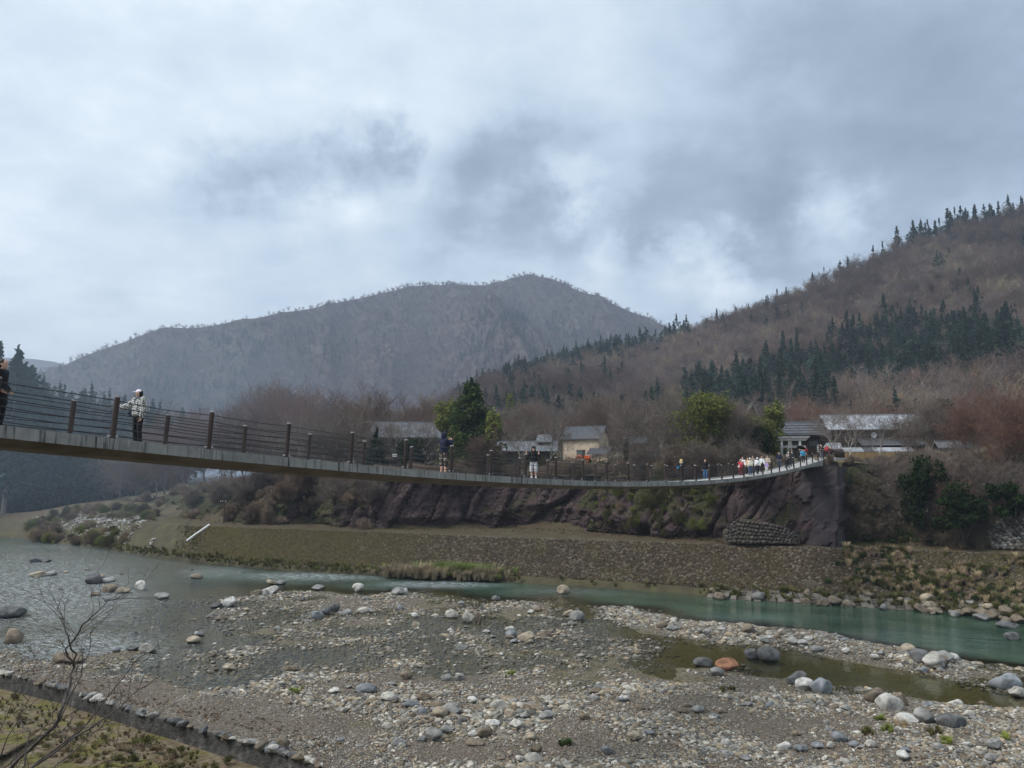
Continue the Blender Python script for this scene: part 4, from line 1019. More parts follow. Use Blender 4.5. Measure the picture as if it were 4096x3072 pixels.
def bare_tree(seed, H=12.0, trunk_r=.16, spread=.75, lvl_max=4, lean=(0, 0), stems=1, twig_r=.012, dens=1.0, fork=.28, up=.25):
    """segments of limbs (thick) and twigs (thin) of a leafless tree with its foot at the origin"""
    q = random.Random(seed); limbs = []; twigs = []
    def grow(p, d, L, r, lvl):
        ns = {0: 6, 1: 5, 2: 4, 3: 3}.get(lvl, 2); step = L / ns
        for i in range(ns):
            j = Vector((q.gauss(0, 1), q.gauss(0, 1), q.gauss(0, .7))) * (.10 if lvl == 0 else .22)
            d = (d + j + Vector((0, 0, up * .35 if lvl else .12))).normalized()
            p2 = p + d * step; f0 = 1 - .75 * i / ns; f1 = 1 - .75 * (i + 1) / ns
            (limbs if lvl < 3 else twigs).append((*p, *p2, max(r * f0, twig_r), max(r * f1, twig_r * .7)))
            t = (i + 1) / ns
            if lvl < lvl_max and (lvl > 0 or t > fork):
                nb = {0: 2, 1: 2, 2: 2, 3: 2}.get(lvl, 1)
                if dens > 1 and lvl >= 2 and q.random() < dens - 1: nb += 1
                if dens < 1 and lvl >= 1 and q.random() > dens: nb -= 1
                for _ in range(nb):
                    ax = Vector((q.gauss(0, 1), q.gauss(0, 1), q.gauss(0, 1))); ax = (ax - ax.dot(d) * d).normalized()
                    a = q.uniform(.45, 1.05) * (spread + .25)
                    nd = (d * math.cos(a) + ax * math.sin(a)).normalized()
                    grow(p2, nd, L * q.uniform(.42, .66) * (1.15 if lvl == 0 else 1), max(r * f1 * .62, twig_r), lvl + 1)
            p = p2
    for s in range(stems):
        a = q.uniform(0, 6.28); o = .25 if stems > 1 else 0
        d = Vector((lean[0] + (.35 * math.cos(a) if stems > 1 else 0), lean[1] + (.35 * math.sin(a) if stems > 1 else 0), 1)).normalized()
        grow(Vector((o * math.cos(a), o * math.sin(a), -.3)), d, H * q.uniform(.58, .7), trunk_r * (1 if stems == 1 else .7), 0)
    return limbs, twigs
def bark(name, c, inst=False, var=.18, rough=.9):
    if inst:
        return tint_mat(name, [(.3, tuple(x * .75 for x in c)), (.7, tuple(x * 1.25 for x in c))], scale=.8, inst=True, wet=False, bump=0)
    return mat(name, [(.3, tuple(x * .6 for x in c)), (.5, c), (.72, tuple(x * 1.5 for x in c))], scale=1.6, bump=.4, var=var, rough=rough, stretch=(1, 1, .5), bdist=.02)
M_BARK = bark('grey_bark', (.17, .15, .132)); M_BARKP = bark('pale_bark', (.34, .32, .29))
M_TWIG = bark('brown_twigs', (.120, .078, .058), var=.28); M_TWIGG = bark('grey_twigs', (.140, .112, .092), var=.22); M_TWIGR = bark('red_twigs', (.145, .076, .050), var=.22)
def tree_kind(seed, tm, bm_, **kw):
    lb, tw = bare_tree(seed, **kw)
    return segs_mesh('trunk', lb, 5, bm_), segs_mesh('crown', tw, 3, tm)
BARE = [tree_kind(300 + i, (M_TWIG, M_TWIGR, M_TWIGG)[i % 3], M_BARK, H=12, lvl_max=4, dens=.92, spread=.62 + .08 * (i % 3), twig_r=.014, trunk_r=.15, stems=(1, 2, 3, 1, 2, 1)[i % 6]) for i in range(6)]
PALE = [tree_kind(340 + i, M_TWIGG, M_BARKP, H=11, lvl_max=4, dens=.6, spread=.8, twig_r=.013, trunk_r=.16, fork=.2) for i in range(3)]
SHRUB = [tree_kind(360 + i, (M_TWIGG, M_TWIG)[i % 2], M_BARK, H=4.5, lvl_max=4, dens=.6, spread=.8, twig_r=.010, trunk_r=.05, stems=3, fork=.1, up=.05) for i in range(3)]
def tree_at(kinds, i, P, s, label, group, name='bare_tree', rot=None, cat='tree', sz=None):
    tm, cm = kinds[i % len(kinds)]
    root = empty(name, P); root.rotation_euler = rot if rot is not None else (rnd.uniform(-.05, .05), rnd.uniform(-.05, .05), rnd.uniform(0, 6.28))
    root.scale = (s, s, s * (sz or 1))
    meshobj('trunk', tm, root); meshobj('crown', cm, root)
    return tag(root, label, cat, group)
def ground_z(x, y):                       # height of the terrace/hill at a spot, by ray-free lookup in the lofts
    return None
from mathutils.bvhtree import BVHTree
def bvh_of(*names):
    out = []
    for nm in names:
        me = bpy.data.objects[nm].data
        out.append(BVHTree.FromPolygons([v.co[:] for v in me.vertices], [p.vertices[:] for p in me.polygons]))
    return out
LAND = bvh_of('terrace', 'hill', 'cliff', 'bank_path', 'wooded_slope', 'bank_foot')
def land_z(x, y, default=14.0, only=None):
    best = None
    for i, b in enumerate(LAND):
        if only is not None and i not in only: continue
        h = b.ray_cast(Vector((x, y, 900)), Vector((0, 0, -1)))
        if h[0] is not None and (best is None or h[0].z > best): best = h[0].z
    return default if best is None else best
def on_land(px, Y, dz=0.0):
    x = (px - 2048) / FOC * (Y * math.cos(PITCH)); return Vector((x, Y, land_z(x, Y) + dz))

# ---- leafy / needle plants
def leaf_cloud(seed, n, blobs, size, m, name='crown', droop=.0, shell=.55):
    r_ = np.random.default_rng(seed); B = np.array(blobs, float)          # cx cy cz rx ry rz
    w_ = (B[:, 3] * B[:, 4] * B[:, 5]) ** .67; pk = r_.choice(len(B), n, p=w_ / w_.sum())
    d = r_.normal(size=(n, 3)); d /= np.linalg.norm(d, axis=1, keepdims=True)
    rad = shell + (1 - shell) * r_.random(n) ** .6
    rad *= 1 + .42 * vnoise(d[:, 0] * 2.6 + pk * 5, d[:, 1] * 2.6, d[:, 2] * 2.6, seed=seed) + .10 * r_.normal(size=n)
    P = B[pk, :3] + d * B[pk, 3:] * rad[:, None]
    u = r_.normal(size=(n, 3)); u[:, 2] -= droop; u /= np.linalg.norm(u, axis=1, keepdims=True)
    v = np.cross(u, d + .4 * r_.normal(size=(n, 3))); v /= np.maximum(np.linalg.norm(v, axis=1, keepdims=True), 1e-5)
    s_ = size * r_.uniform(.6, 1.3, n)[:, None]
    V = np.stack([P - u * s_ * .5, P + v * s_ * .28, P + u * s_ * .5, P - v * s_ * .28], 1).reshape(-1, 3)
    Fq = np.arange(n * 4).reshape(-1, 4)
    return np_mesh(name, V, Fq, m)
def leaf_mat(name, stops, inst=False, scale=.8, var=.2):
    m, n = new_mat(name)
    g = n.node('ShaderNodeNewGeometry'); oi = n.node('ShaderNodeObjectInfo')
    fac = n.noise(g.outputs['Position'], scale, 4, .6)
    fac = n.math('ADD', n.math('MULTIPLY', fac, .7), n.math('MULTIPLY', n.node('ShaderNodeTexWhiteNoise', {0: g.outputs['Position']}).outputs['Value'], .0))
    col = n.ramp(fac, stops)
    rv = n.mr(oi.outputs['Random'], 0, 1, 1 - var, 1 + var, 'LINEAR')
    col = n.node('ShaderNodeVectorMath', {0: col, 3: rv}, operation='SCALE').outputs[0]
    if inst: col = n.mix(1.0, col, n.node('ShaderNodeAttribute', attribute_name='tint', attribute_type='INSTANCER').outputs['Color'], 'MULTIPLY')
    di = n.node('ShaderNodeBsdfDiffuse', {'Color': col}).outputs[0]; tr = n.node('ShaderNodeBsdfTranslucent', {'Color': col}).outputs[0]
    n.node('ShaderNodeOutputMaterial', {'Surface': n.node('ShaderNodeMixShader', {0: .25, 1: di, 2: tr}).outputs[0]})
    return m
M_CEDAR = leaf_mat('cedar_needles', [(.2, (.022, .038, .016)), (.4, (.055, .085, .030)), (.55, (.115, .145, .045))])
M_PINE = leaf_mat('pine_needles', [(.2, (.016, .032, .022)), (.4, (.036, .062, .038)), (.55, (.068, .098, .055))])
M_BAMB = leaf_mat('bamboo_leaves', [(.2, (.080, .095, .028)), (.4, (.165, .18, .052)), (.55, (.26, .265, .09))])
M_BUSH = leaf_mat('bush_leaves', [(.2, (.009, .019, .007)), (.4, (.022, .038, .014)), (.55, (.044, .064, .022))])
M_HEDGE = leaf_mat('hedge_leaves', [(.2, (.028, .032, .012)), (.4, (.062, .060, .022)), (.55, (.13, .12, .05))])
def conifer(seed, H, Rb, n, m, size, tiers=16, gap=.0, top_pow=1.0, bare=.08, flat=.45):
    """needle sprays set along whorled drooping branches; foot at the origin"""
    r_ = np.random.default_rng(seed); VV = []; limb = []
    per = max(3, n // (tiers * 9))
    z = H * bare
    for t in np.linspace(0, 1, tiers):
        zc = H * (bare + (1 - bare) * t); rr = Rb * (1 - t) ** top_pow * r_.uniform(.75, 1.12) + .12
        nb = int(9 - 4 * t)
        if r_.random() < gap: continue
        for k in range(nb):
            a = r_.uniform(0, 6.28); L = rr * r_.uniform(.7, 1.1); dr = r_.uniform(.05, .28) * L
            limb.append((0, 0, zc, math.cos(a) * L * .9, math.sin(a) * L * .9, zc - dr * .8, .035, .012))
            q_ = r_.random(per) ** .7; x = np.cos(a) * L * q_ + r_.normal(0, .13 * L + .04, per); y = np.sin(a) * L * q_ + r_.normal(0, .13 * L + .04, per)
            zz_ = zc - dr * q_ ** 1.4 + r_.normal(0, flat * H / tiers * .55, per)
            P = np.stack([x, y, zz_], 1); u = np.stack([np.cos(a) + r_.normal(0, .5, per), np.sin(a) + r_.normal(0, .5, per), r_.normal(-.25, .45, per)], 1); u /= np.linalg.norm(u, axis=1, keepdims=True)
            v = np.cross(u, r_.normal(size=(per, 3))); v /= np.linalg.norm(v, axis=1, keepdims=True); s_ = size * r_.uniform(.6, 1.35, per)[:, None]
            VV.append(np.stack([P - u * s_ * .5, P + v * s_ * .24, P + u * s_ * .5, P - v * s_ * .24], 1).reshape(-1, 3))
    V = np.concatenate(VV); cm = np_mesh('crown', V, np.arange(len(V)).reshape(-1, 4), m)
    tr = [(0, 0, -.5, 0, 0, H * .5, H * .017, H * .011), (0, 0, H * .5, 0, 0, H * .97, H * .011, .01)] + limb
    return segs_mesh('trunk', tr, 5, M_BARK), cm

# ---- far woods: uncountable masses on the hillsides
def far_bare(seed, n_tw, H=11.0, tw=.052):
    lb, tws = bare_tree(seed, H=H, trunk_r=.17, spread=.62, lvl_max=3, twig_r=tw, dens=1.0, fork=.3)
    q = random.Random(seed); q.shuffle(tws); S = [(*s[:6], max(s[6], tw * .8), max(s[7], tw * .6)) for s in lb] + tws[:n_tw]
    nl = len(lb); me = segs_mesh('wood_tree', S, 3, M_WOOD, False); me.materials.append(M_WOODT)
    k = np.zeros(len(S) * 3, np.int32); k[:nl * 3] = 1; me.polygons.foreach_set('material_index', k); return me
M_WOOD = bark('far_wood_twigs', (1.0, 1.0, 1.0), inst=True); M_WOODT = bark('far_wood_bark', (1.3, 1.3, 1.34), inst=True)
FB = [far_bare(400 + i, 520) for i in range(6)]
M_FCON = leaf_mat('far_needles', [(.2, (.5, .5, .5)), (.5, (1.1, 1.1, 1.1))], inst=True, scale=.2)
FC = [conifer(430 + i, 13, 3.4 + .8 * i, 480, M_FCON, 1.3, tiers=10, flat=1.1, top_pow=(.9, .7, .55)[i], gap=.1)[1] for i in range(3)]
def sample_loft(G, n, seed, vmax=1.0):
    r_ = np.random.default_rng(seed); nu, nv = G.shape[:2]
    u = r_.random(n * 2) * (nu - 1.001); v = r_.random(n * 2) * (nv - 9 + .8) * vmax
    i = u.astype(int); j = v.astype(int); f = (u - i)[:, None]; g = (v - j)[:, None]
    P = G[i, j] * (1 - f) * (1 - g) + G[i + 1, j] * f * (1 - g) + G[i, j + 1] * (1 - f) * g + G[i + 1, j + 1] * f * g
    A = np.linalg.norm(np.cross(G[i + 1, j] - G[i, j], G[i, j + 1] - G[i, j]), axis=1); keep = r_.random(n * 2) < A / np.quantile(A, .98)
    return P[keep][:n], r_
def in_poly(px, py, poly):
    inside = np.zeros(len(px), bool); k = len(poly)
    for a in range(k):
        x0, y0 = poly[a]; x1, y1 = poly[(a + 1) % k]
        c = ((y0 > py) != (y1 > py)) & (px < (x1 - x0) * (py - y0) / (y1 - y0 + 1e-9) + x0); inside ^= c
    return inside
WOODC = np.array([(.100, .080, .070), (.112, .082, .066), (.128, .106, .088), (.094, .078, .072), (.122, .090, .062), (.140, .118, .075)]) * np.array([1.22, 1.15, 1.12])
GROVE = [(2880, 1590), (3150, 1470), (3300, 1480), (3420, 1400), (3560, 1350), (3720, 1340), (3800, 1395), (3950, 1360), (4050, 1385), (4096, 1440), (4096, 1500), (3930, 1545), (3500, 1580), (3200, 1600)]
SPUR = [(1900, 1560), (2100, 1470), (2350, 1420), (2600, 1375), (2740, 1330), (2750, 1385), (2550, 1440), (2350, 1480), (2150, 1530)]
def wood(name, G, n, seed, scale, conif, label, bias=None, vmax=1.0, tone=(1, 1, 1)):
    P, r_ = sample_loft(G, n, seed, vmax); px, py, dep = proj(P); m = (px > -150) & (px < 4300) & (py < (1960 if name != 'slope_wood' else 2090)) & (dep > 10)
    P, px, py = P[m], px[m], py[m]; n = len(P)
    cl = fbm(P[:, 0] / (60 * scale), P[:, 1] / (60 * scale), seed=seed, oct=3)
    gul = ridged(P[:, 0] / 260, P[:, 1] / 1100, seed=seed + 9, oct=3)          # ridge-and-gully pattern for conifer stands and for painted tint shading
    con = (r_.random(n) < conif * np.clip(1 + 3.2 * cl, 0, 4) * np.clip(3.2 - 4.2 * gul, .15, 2.4))
    if bias is not None: con = bias(px, py, con, r_)
    idx = np.where(con, 6 + r_.integers(0, 3, n), r_.integers(0, 6, n))
    c2 = fbm(P[:, 0] / (35 * scale) + 9, P[:, 1] / (35 * scale), seed=seed + 5, oct=3)
    ci = np.clip(((c2 + .55) / 1.1 * 5 + r_.normal(0, .9, n)), 0, 5.99).astype(int)
    tint = WOODC[ci] * np.array(tone) * r_.uniform(.8, 1.22, n)[:, None]
    tint = tint * np.clip(1 + .55 * c2 + .7 * (gul - .55), .55, 1.6)[:, None] * (1 + np.clip(c2, -.5, .5)[:, None] * np.array([-.06, .02, .10]))  # stand-to-stand tone, plus gully shading painted darker into the tint
    tint = np.where(con[:, None], np.array([.040, .066, .046]) * r_.uniform(.7, 1.3, n)[:, None], tint)
    s_ = r_.uniform(.6, 1.4, n) * scale; s_ = np.where(con, s_ * (1.1 if scale > .8 else 1.45), s_)
    scl = np.stack([s_ * r_.uniform(.85, 1.15, n), s_ * r_.uniform(.85, 1.15, n), s_], 1)
    rot = np.stack([r_.normal(0, .05, n), r_.normal(0, .05, n), r_.uniform(0, 6.28, n)], 1)
    scatter(name, P, rot, scl, idx, tint, FB + FC, label)
def hill_bias(px, py, con, r_):
    g = in_poly(px, py, GROVE) | in_poly(px, py, SPUR) | in_poly(px, py, [(2700, 1650), (2950, 1560), (3300, 1590), (3350, 1700), (2750, 1720)])
    return np.where(g, r_.random(len(px)) < .88, con & (py > 1000))
wood('hill_wood', HILL, 14000, 71, .88, .035, 'bare brown wood covering the right hillside', hill_bias)
wood('mountain_wood', MTN, 60000, 72, .72, .075, 'bare grey-brown wood covering the distant mountain', lambda px, py, con, r_: con & (py > np.interp(px, [0, 600, 1200, 1800, 2300, 2800], [1500, 1380, 1300, 1260, 1260, 1400])), tone=(.74, .64, .70))
wood('slope_wood', LEFT, 5200, 73, 1.15, .9, 'dark conifer wood on the upstream slope', lambda px, py, con, r_: np.where(px < 620, r_.random(len(px)) < .85, r_.random(len(px)) < .2))
# ================================================================== single trees
def mesh_top(k): return max(max(v.co.z for v in k[0].vertices), max(v.co.z for v in k[1].vertices))
for grp in (BARE, PALE, SHRUB):
    for k in grp: k[0]['top'] = mesh_top(k)
def tree_to(kinds, i, px, Y, ytop, label, group, name='bare_tree', dz=0.0, only=None, rot=None):
    x = (px - 2048) / FOC * Y * math.cos(PITCH); z = land_z(x, Y, only=only) + dz
    top = at(px, ytop, Y).z; k = kinds[i % len(kinds)]
    s = max(.25, (top - z) / k[0]['top'])
    return tree_at(kinds, i, (x, Y, z), s, label, group, name, rot)
PROM = [
 (1410, 142, 1560, PALE, 0, 'large spreading bare tree in front of the left barn roof'),
 (960, 138, 1600, BARE, 3, 'dark bare tree behind the bridge left of the largest spreading one'),
 (1560, 146, 1640, PALE, 1, 'bare tree with pale limbs before the left barn roof'), (1690, 145, 1640, PALE, 2, 'bare tree at the right end of the left barn roof'), (2080, 148, 1660, PALE, 1, 'pale-limbed bare tree before the grey barn'),
 (3520, 106, 1610, PALE, 0, 'pale bare tree in front of the silver shop roof'), (3330, 112, 1600, PALE, 1, 'bare tree at the left end of the silver roof'),
 (1110, 176, 1485, BARE, 1, 'tall feathery bare tree left of the valley mouth'),
 (2190, 128, 1620, PALE, 2, 'slim bare tree in front of the grey-roofed barn'),
 (2640, 120, 1530, PALE, 0, 'pale bare tree standing right of the brown shed'),
 (2760, 116, 1570, PALE, 1, 'pale bare tree left of the bright bamboo clump'),
 (2985, 110, 1585, PALE, 2, 'pale forked bare tree behind the group of walkers'),
 (3405, 101.5, 1590, PALE, 2, 'many-stemmed bare tree hiding the shop at the bridge end'),
 (3250, 128, 1545, BARE, 1, 'bare tree rising behind the left shop roof'),
 (3640, 113, 1580, BARE, 0, 'bare tree at the right end of the silver roof'),
 (3730, 108, 1540, BARE, 2, 'russet bare tree right of the silver roof'),
 (3880, 100, 1520, BARE, 1, 'russet bare tree above the evergreen bush at right'),
 (4040, 94, 1470, BARE, 4, 'tall bare tree at the right border above the rubble wall'),
 (1960, 122, 1680, SHRUB, 1, 'small bare tree in front of the cedar')]
for px, Y, yt, kd, i, lab in PROM: tree_to(kd, i, px, Y, yt, lab, 'bare trees along the village edge')
# ivy-clad tall tree
iv = tree_to(PALE, 0, 2505, 113, 1555, 'tall bare tree with an ivy-covered trunk right of the cream house', 'bare trees along the village edge')
ivm = leaf_cloud(5, 2600, [(0, 0, .6 + .55 * j, .42, .42, .6) for j in range(9)], .16, M_BUSH, 'ivy'); meshobj('ivy', ivm, iv)
for i in range(17):
    px, Y, yt = (rnd.uniform(2440, 3110), rnd.uniform(109, 121), rnd.uniform(1570, 1690)) if i < 10 else (rnd.uniform(1080, 1560), rnd.uniform(136, 146), rnd.uniform(1590, 1700))
    tree_to(PALE, i, px, Y, yt, 'pale-limbed bare tree at the cliff edge', 'pale trees at the cliff edge' if i < 10 else 'pale trees above the left cliff')
topline = curve([(480, 1700), (600, 1610), (760, 1550), (900, 1495), (1100, 1490), (1400, 1500), (1600, 1560), (1800, 1600), (2000, 1590), (2300, 1560), (2600, 1545), (2900, 1560), (3300, 1600), (3500, 1570), (3800, 1540), (4096, 1490), (4300, 1480)])
for i in range(96):
    if i < 58: px = rnd.uniform(470, 2550); Y = rnd.uniform(168, 235); lab = 'bare brown tree in the wood behind the bridge left of the houses'; gr = 'bare trees left of the houses'
    else: px = rnd.uniform(2550, 4200); Y = rnd.uniform(134, 190); lab = 'bare brown tree in the wood behind the shop roofs'; gr = 'bare trees behind the shops'
    yt = float(topline(px)) + rnd.uniform(-15, 130) + max(0, (185 - Y)) * .4
    tree_to(BARE, rnd.randrange(6), px, Y, yt, lab, gr)
# shrubs clinging to the cliff
for i in range(10):
    px = rnd.uniform(700, 1560); k = key_i(px); v = rnd.uniform(.55, .97); P = Vector(CLIFF[k, int(v * (NVC - 1))]); nn = CN[k]
    tree_at(SHRUB, i, P, rnd.uniform(.7, 1.15), 'bare grey shrub hanging over the left part of the cliff', 'shrubs on the left cliff', 'bare_shrub', (rnd.uniform(.7, 1.25), rnd.uniform(-.3, .3), math.atan2(-nn[0], nn[1]) + rnd.uniform(-.4, .4)), 'shrub')
for i in range(12):
    px = rnd.uniform(3570, 4150); k = key_i(px); v = rnd.uniform(.3, .95); P = Vector(CLIFF[k, int(v * (NVC - 1))]); nn = CN[k]
    tree_at(SHRUB, i, P, rnd.uniform(.8, 1.5), 'bare shrub leaning out of the overgrown slope at right', 'shrubs on the right slope', 'bare_shrub', (rnd.uniform(.4, 1.1), rnd.uniform(-.4, .4), math.atan2(-nn[0], nn[1]) + rnd.uniform(-.5, .5)), 'shrub')
for i in range(9):
    px = rnd.uniform(2480, 3080); k = key_i(px); P = Vector(CLIFF[k, NVC - 2]); nn = CN[k]
    tree_at(SHRUB, i, P, rnd.uniform(.6, 1.0), 'bare grey shrub on the cliff edge behind the middle of the bridge', 'shrubs on the cliff edge', 'bare_shrub', (rnd.uniform(.2, .9), rnd.uniform(-.3, .3), math.atan2(-nn[0], nn[1]) + rnd.uniform(-.5, .5)), 'shrub')

# ---- evergreens standing on their own
CED = conifer(500, 15, 6.2, 15000, M_CEDAR, .66, tiers=28, top_pow=.55, bare=.02, flat=1.3)
CED[0]['top'] = mesh_top(CED)
c = tree_to([CED], 0, 1895, 128, 1508, 'dense conical green cedar beside the bamboo behind the bridge', None, 'cedar_tree')
PIN = [conifer(510 + i, 14, 4.2, 3200, M_PINE, .85, tiers=11, top_pow=.5, bare=.25, gap=.12, flat=.7) for i in range(3)]
for k in PIN: k[0]['top'] = mesh_top(k)
for px, Y, yt, lab in [(25, 215, 1378, 'tall dark pine at the left border above the bridge'), (105, 222, 1455, 'dark pine right of the tallest one at the left border'), (-70, 212, 1360, 'dark pine cut by the left border'), (190, 232, 1570, 'lower dark pine near the left border behind the wire rails'), (1500, 137, 1705, 'small dark conifer below the left barn roof')]:
    tree_to(PIN, rnd.randrange(3), px, Y, yt, lab, None, 'pine_tree')
# conifers of the right hill, one by one
HC = [conifer(520 + i, 15, (3.4, 4.2, 5.0, 3.8, 4.6, 3.0)[i], 1100, M_PINE, 1.15, tiers=(12, 10, 8, 11, 9, 13)[i], top_pow=(.8, .6, .45, .7, .5, .9)[i], bare=(.05, .2, .3, .1, .25, .05)[i], gap=(.05, .15, .22, .1, .2, .0)[i], flat=.9) for i in range(6)]
for k in HC: k[0]['top'] = mesh_top(k)
HG = HILL[:, :70].reshape(-1, 3); hpx, hpy, hd = proj(HG)
def hill_spot(px, py):
    j = np.argsort((hpx - px) ** 2 + ((hpy - py) * 1.2) ** 2)[:1]; return HG[j[0]]
def hill_tree(P, h, label, group, kinds=HC, name='conifer_tree'):
    k = rnd.choice(kinds); s = h / k[0]['top']; root = empty(name, tuple(P), rnd.uniform(0, 6.28)); root.scale = (s * rnd.uniform(.8, 1.3), s * rnd.uniform(.8, 1.3), s); root.rotation_euler = (rnd.uniform(-.06, .06), rnd.uniform(-.06, .06), rnd.uniform(0, 6.28))
    meshobj('trunk', k[0], root); meshobj('crown', k[1], root); return tag(root, label, 'tree', group)
RIDGE = HILL[:, 69]; rpx, rpy, _ = proj(RIDGE)
def ridge_at(px): return np.array([np.interp(px, rpx, RIDGE[:, i]) for i in range(3)])
for px in (2860, 2946, 2987, 3028, 3060, 3072, 3110, 3148, 3255, 3275, 3363, 3400, 3500, 3527, 3634, 3655, 3678, 3700, 3723, 3760, 3785, 3811, 3835, 3855, 3880, 3918, 3945, 3975, 4005, 4038, 4060, 4082, 4120, 3740, 3895, 3960, 4020, 4095, 3590, 3610, 3648, 3668, 3690, 3712, 3770, 3797, 3823, 3845, 3868, 3907, 3930, 3990, 4050, 4070):
    hill_tree(ridge_at(px + rnd.uniform(-6, 6)) + np.array([0, rnd.uniform(-8, 4), -1]), rnd.uniform(13, 22) * (1.1 if px > 3600 else .85), 'dark conifer on the skyline of the right hill', 'conifers on the hill skyline')
for px, py, h, lab in [(2795, 1450, 11, 'lone blue-green conifer low on the left flank of the right hill'), (2846, 1395, 9, 'lone dark conifer above another on the left flank of the hill'), (3773, 1110, 13, 'broad dark pine high on the right hillside below the skyline'), (3790, 1085, 12, 'second dark pine high on the right hillside below the skyline'), (3925, 1280, 14, 'dark pine right of the middle of the hillside'), (3842, 1190, 13, 'layered green pine in the middle of the hillside'), (3870, 1215, 12, 'layered green pine just below another on the hillside')]:
    hill_tree(hill_spot(px, py), h * 1.25, lab, None)
gi = np.where(in_poly(hpx, hpy + 40, GROVE))[0]
for j in rnd.sample(list(gi), min(110, len(gi))):
    hill_tree(HG[j] + np.array([rnd.uniform(-3, 3), rnd.uniform(-3, 3), 0]), rnd.uniform(11, 21), 'dark green cedar in the grove on the right hillside', 'cedars of the hillside grove', [HC[0], HC[3], HC[5], HC[1]])

M_STEM = bark('dark_stem', (.05, .042, .032))
# ---- bamboo clumps, evergreen bushes, hedge
def bush(name, px, Y, ytop, ybot, wpx, n, size, m, label, seed, lobes=7, group=None, cat='bush', stems=True, dzb=0):
    x = (px - 2048) / FOC * Y * math.cos(PITCH); zb = at(px, ybot, Y).z; zt = at(px, ytop, Y).z; hw = wpx / FOC * Y / 2; q = random.Random(seed)
    H = zt - zb; bl = [(q.uniform(-.72, .72) * hw, q.uniform(-.6, .6) * hw, H * q.uniform(.0, .85), hw * q.uniform(.20, .45), hw * q.uniform(.2, .45), H * q.uniform(.08, .20)) for _ in range(lobes * 2)] + [(0, 0, H * .78, hw * .45, hw * .45, H * .22)]
    root = empty(name, (x, Y, zb)); meshobj('crown', leaf_cloud(seed, n, bl, size, m, droop=.3), root)
    st = [(b[0] * .25, b[1] * .25, -1.5, b[0], b[1], b[2], .05, .02) for b in bl]; meshobj('stem', segs_mesh('stem', st, 5, M_STEM), root)
    return tag(root, label, cat, group)
bush('bamboo_clump', 1805, 130, 1590, 1850, 150, 5200, .55, M_BAMB, 'yellow-green bamboo clump left of the cedar', 1, 9)
bush('bamboo_clump', 1965, 124, 1640, 1850, 90, 2200, .5, M_BAMB, 'yellow-green bamboo clump at the right foot of the cedar', 2, 7)
bush('bamboo_clump', 2830, 112, 1560, 1860, 290, 9000, .42, M_BAMB, 'bright green bamboo clump behind the middle of the bridge', 3, 11)
bush('bamboo_clump', 3010, 114, 1650, 1860, 210, 5600, .42, M_BAMB, 'green bamboo clump left of the thatched roof', 4, 9)
bush('bamboo_clump', 3120, 118, 1600, 1850, 110, 2800, .5, M_BAMB, 'green bamboo clump beside the stone gate', 5, 8)
bush('bamboo_clump', 3010, 112, 1700, 1880, 220, 4200, .45, M_BUSH, 'dark green thicket behind the walkers on the bridge', 6, 9)
bush('budding_tree', 2036, 250, 1572, 1690, 60, 900, .7, M_BAMB, 'pale yellow-green budding tree on the slope above the grey barn', 7, 6, cat='tree')
bush('evergreen_bush', 3690, 92, 1820, 2090, 190, 6000, .38, M_BUSH, 'tall dark evergreen bush on the slope right of the abutment', 8, 10)
bush('evergreen_bush', 3820, 88, 1930, 2110, 210, 4500, .38, M_BUSH, 'spreading dark evergreen bush low on the right slope', 9, 9)
bush('evergreen_bush', 3560, 97, 1900, 2040, 130, 2400, .35, M_BUSH, 'small evergreen bush near the abutment', 10, 7)
bush('evergreen_bush', 3800, 112, 1600, 1760, 120, 2600, .45, M_BUSH, 'dark evergreen tree right of the silver roof', 11, 7)
bush('evergreen_bush', 1430, 127, 1920, 2010, 130, 1600, .4, M_BUSH, 'dark evergreen bush high on the left cliff under the bridge', 12, 6)
bush('evergreen_bush', 1640, 135, 1750, 1860, 130, 1800, .4, M_BUSH, 'dark bush below the left barn', 13, 7)
bush('evergreen_bush', 4030, 86, 1930, 2060, 160, 2600, .38, M_BUSH, 'evergreen bush above the rubble wall', 14, 7)
bush('evergreen_bush', 3430, 99, 1960, 2120, 70, 1200, .3, M_BUSH, 'narrow ivy bush on the rock beside the abutment', 15, 7)
def hedge():
    a = on_land(2120, 126); b = on_land(2740, 118); root = empty('garden_hedge', tuple((a + b) / 2))
    bl = []; q = random.Random(4); L = (b - a).length
    for i in range(46):
        p = a.lerp(b, i / 45) - Vector(root.location); ztop = at(2120 + 620 * i / 45, 1822 + 24 * i / 45, a.y + (b.y - a.y) * i / 45).z
        zb = 13.0 - root.location.z; zt = ztop - root.location.z
        bl.append((p.x, p.y, (zb + zt) / 2 + q.uniform(-.1, .1), L / 70, .8, (zt - zb) / 2 * q.uniform(.95, 1.08)))
    meshobj('foliage', leaf_cloud(31, 16000, bl, .22, M_HEDGE, 'foliage', shell=.7), root)
    st = [(bb[0], bb[1], bb[2] - 1.5, bb[0] + .1, bb[1], bb[2] + .5, .03, .02) for bb in bl]; meshobj('stem', segs_mesh('stem', st, 4, M_BARK), root)
    tag(root, 'long clipped brown-green hedge in front of the cream house', 'hedge')
hedge()

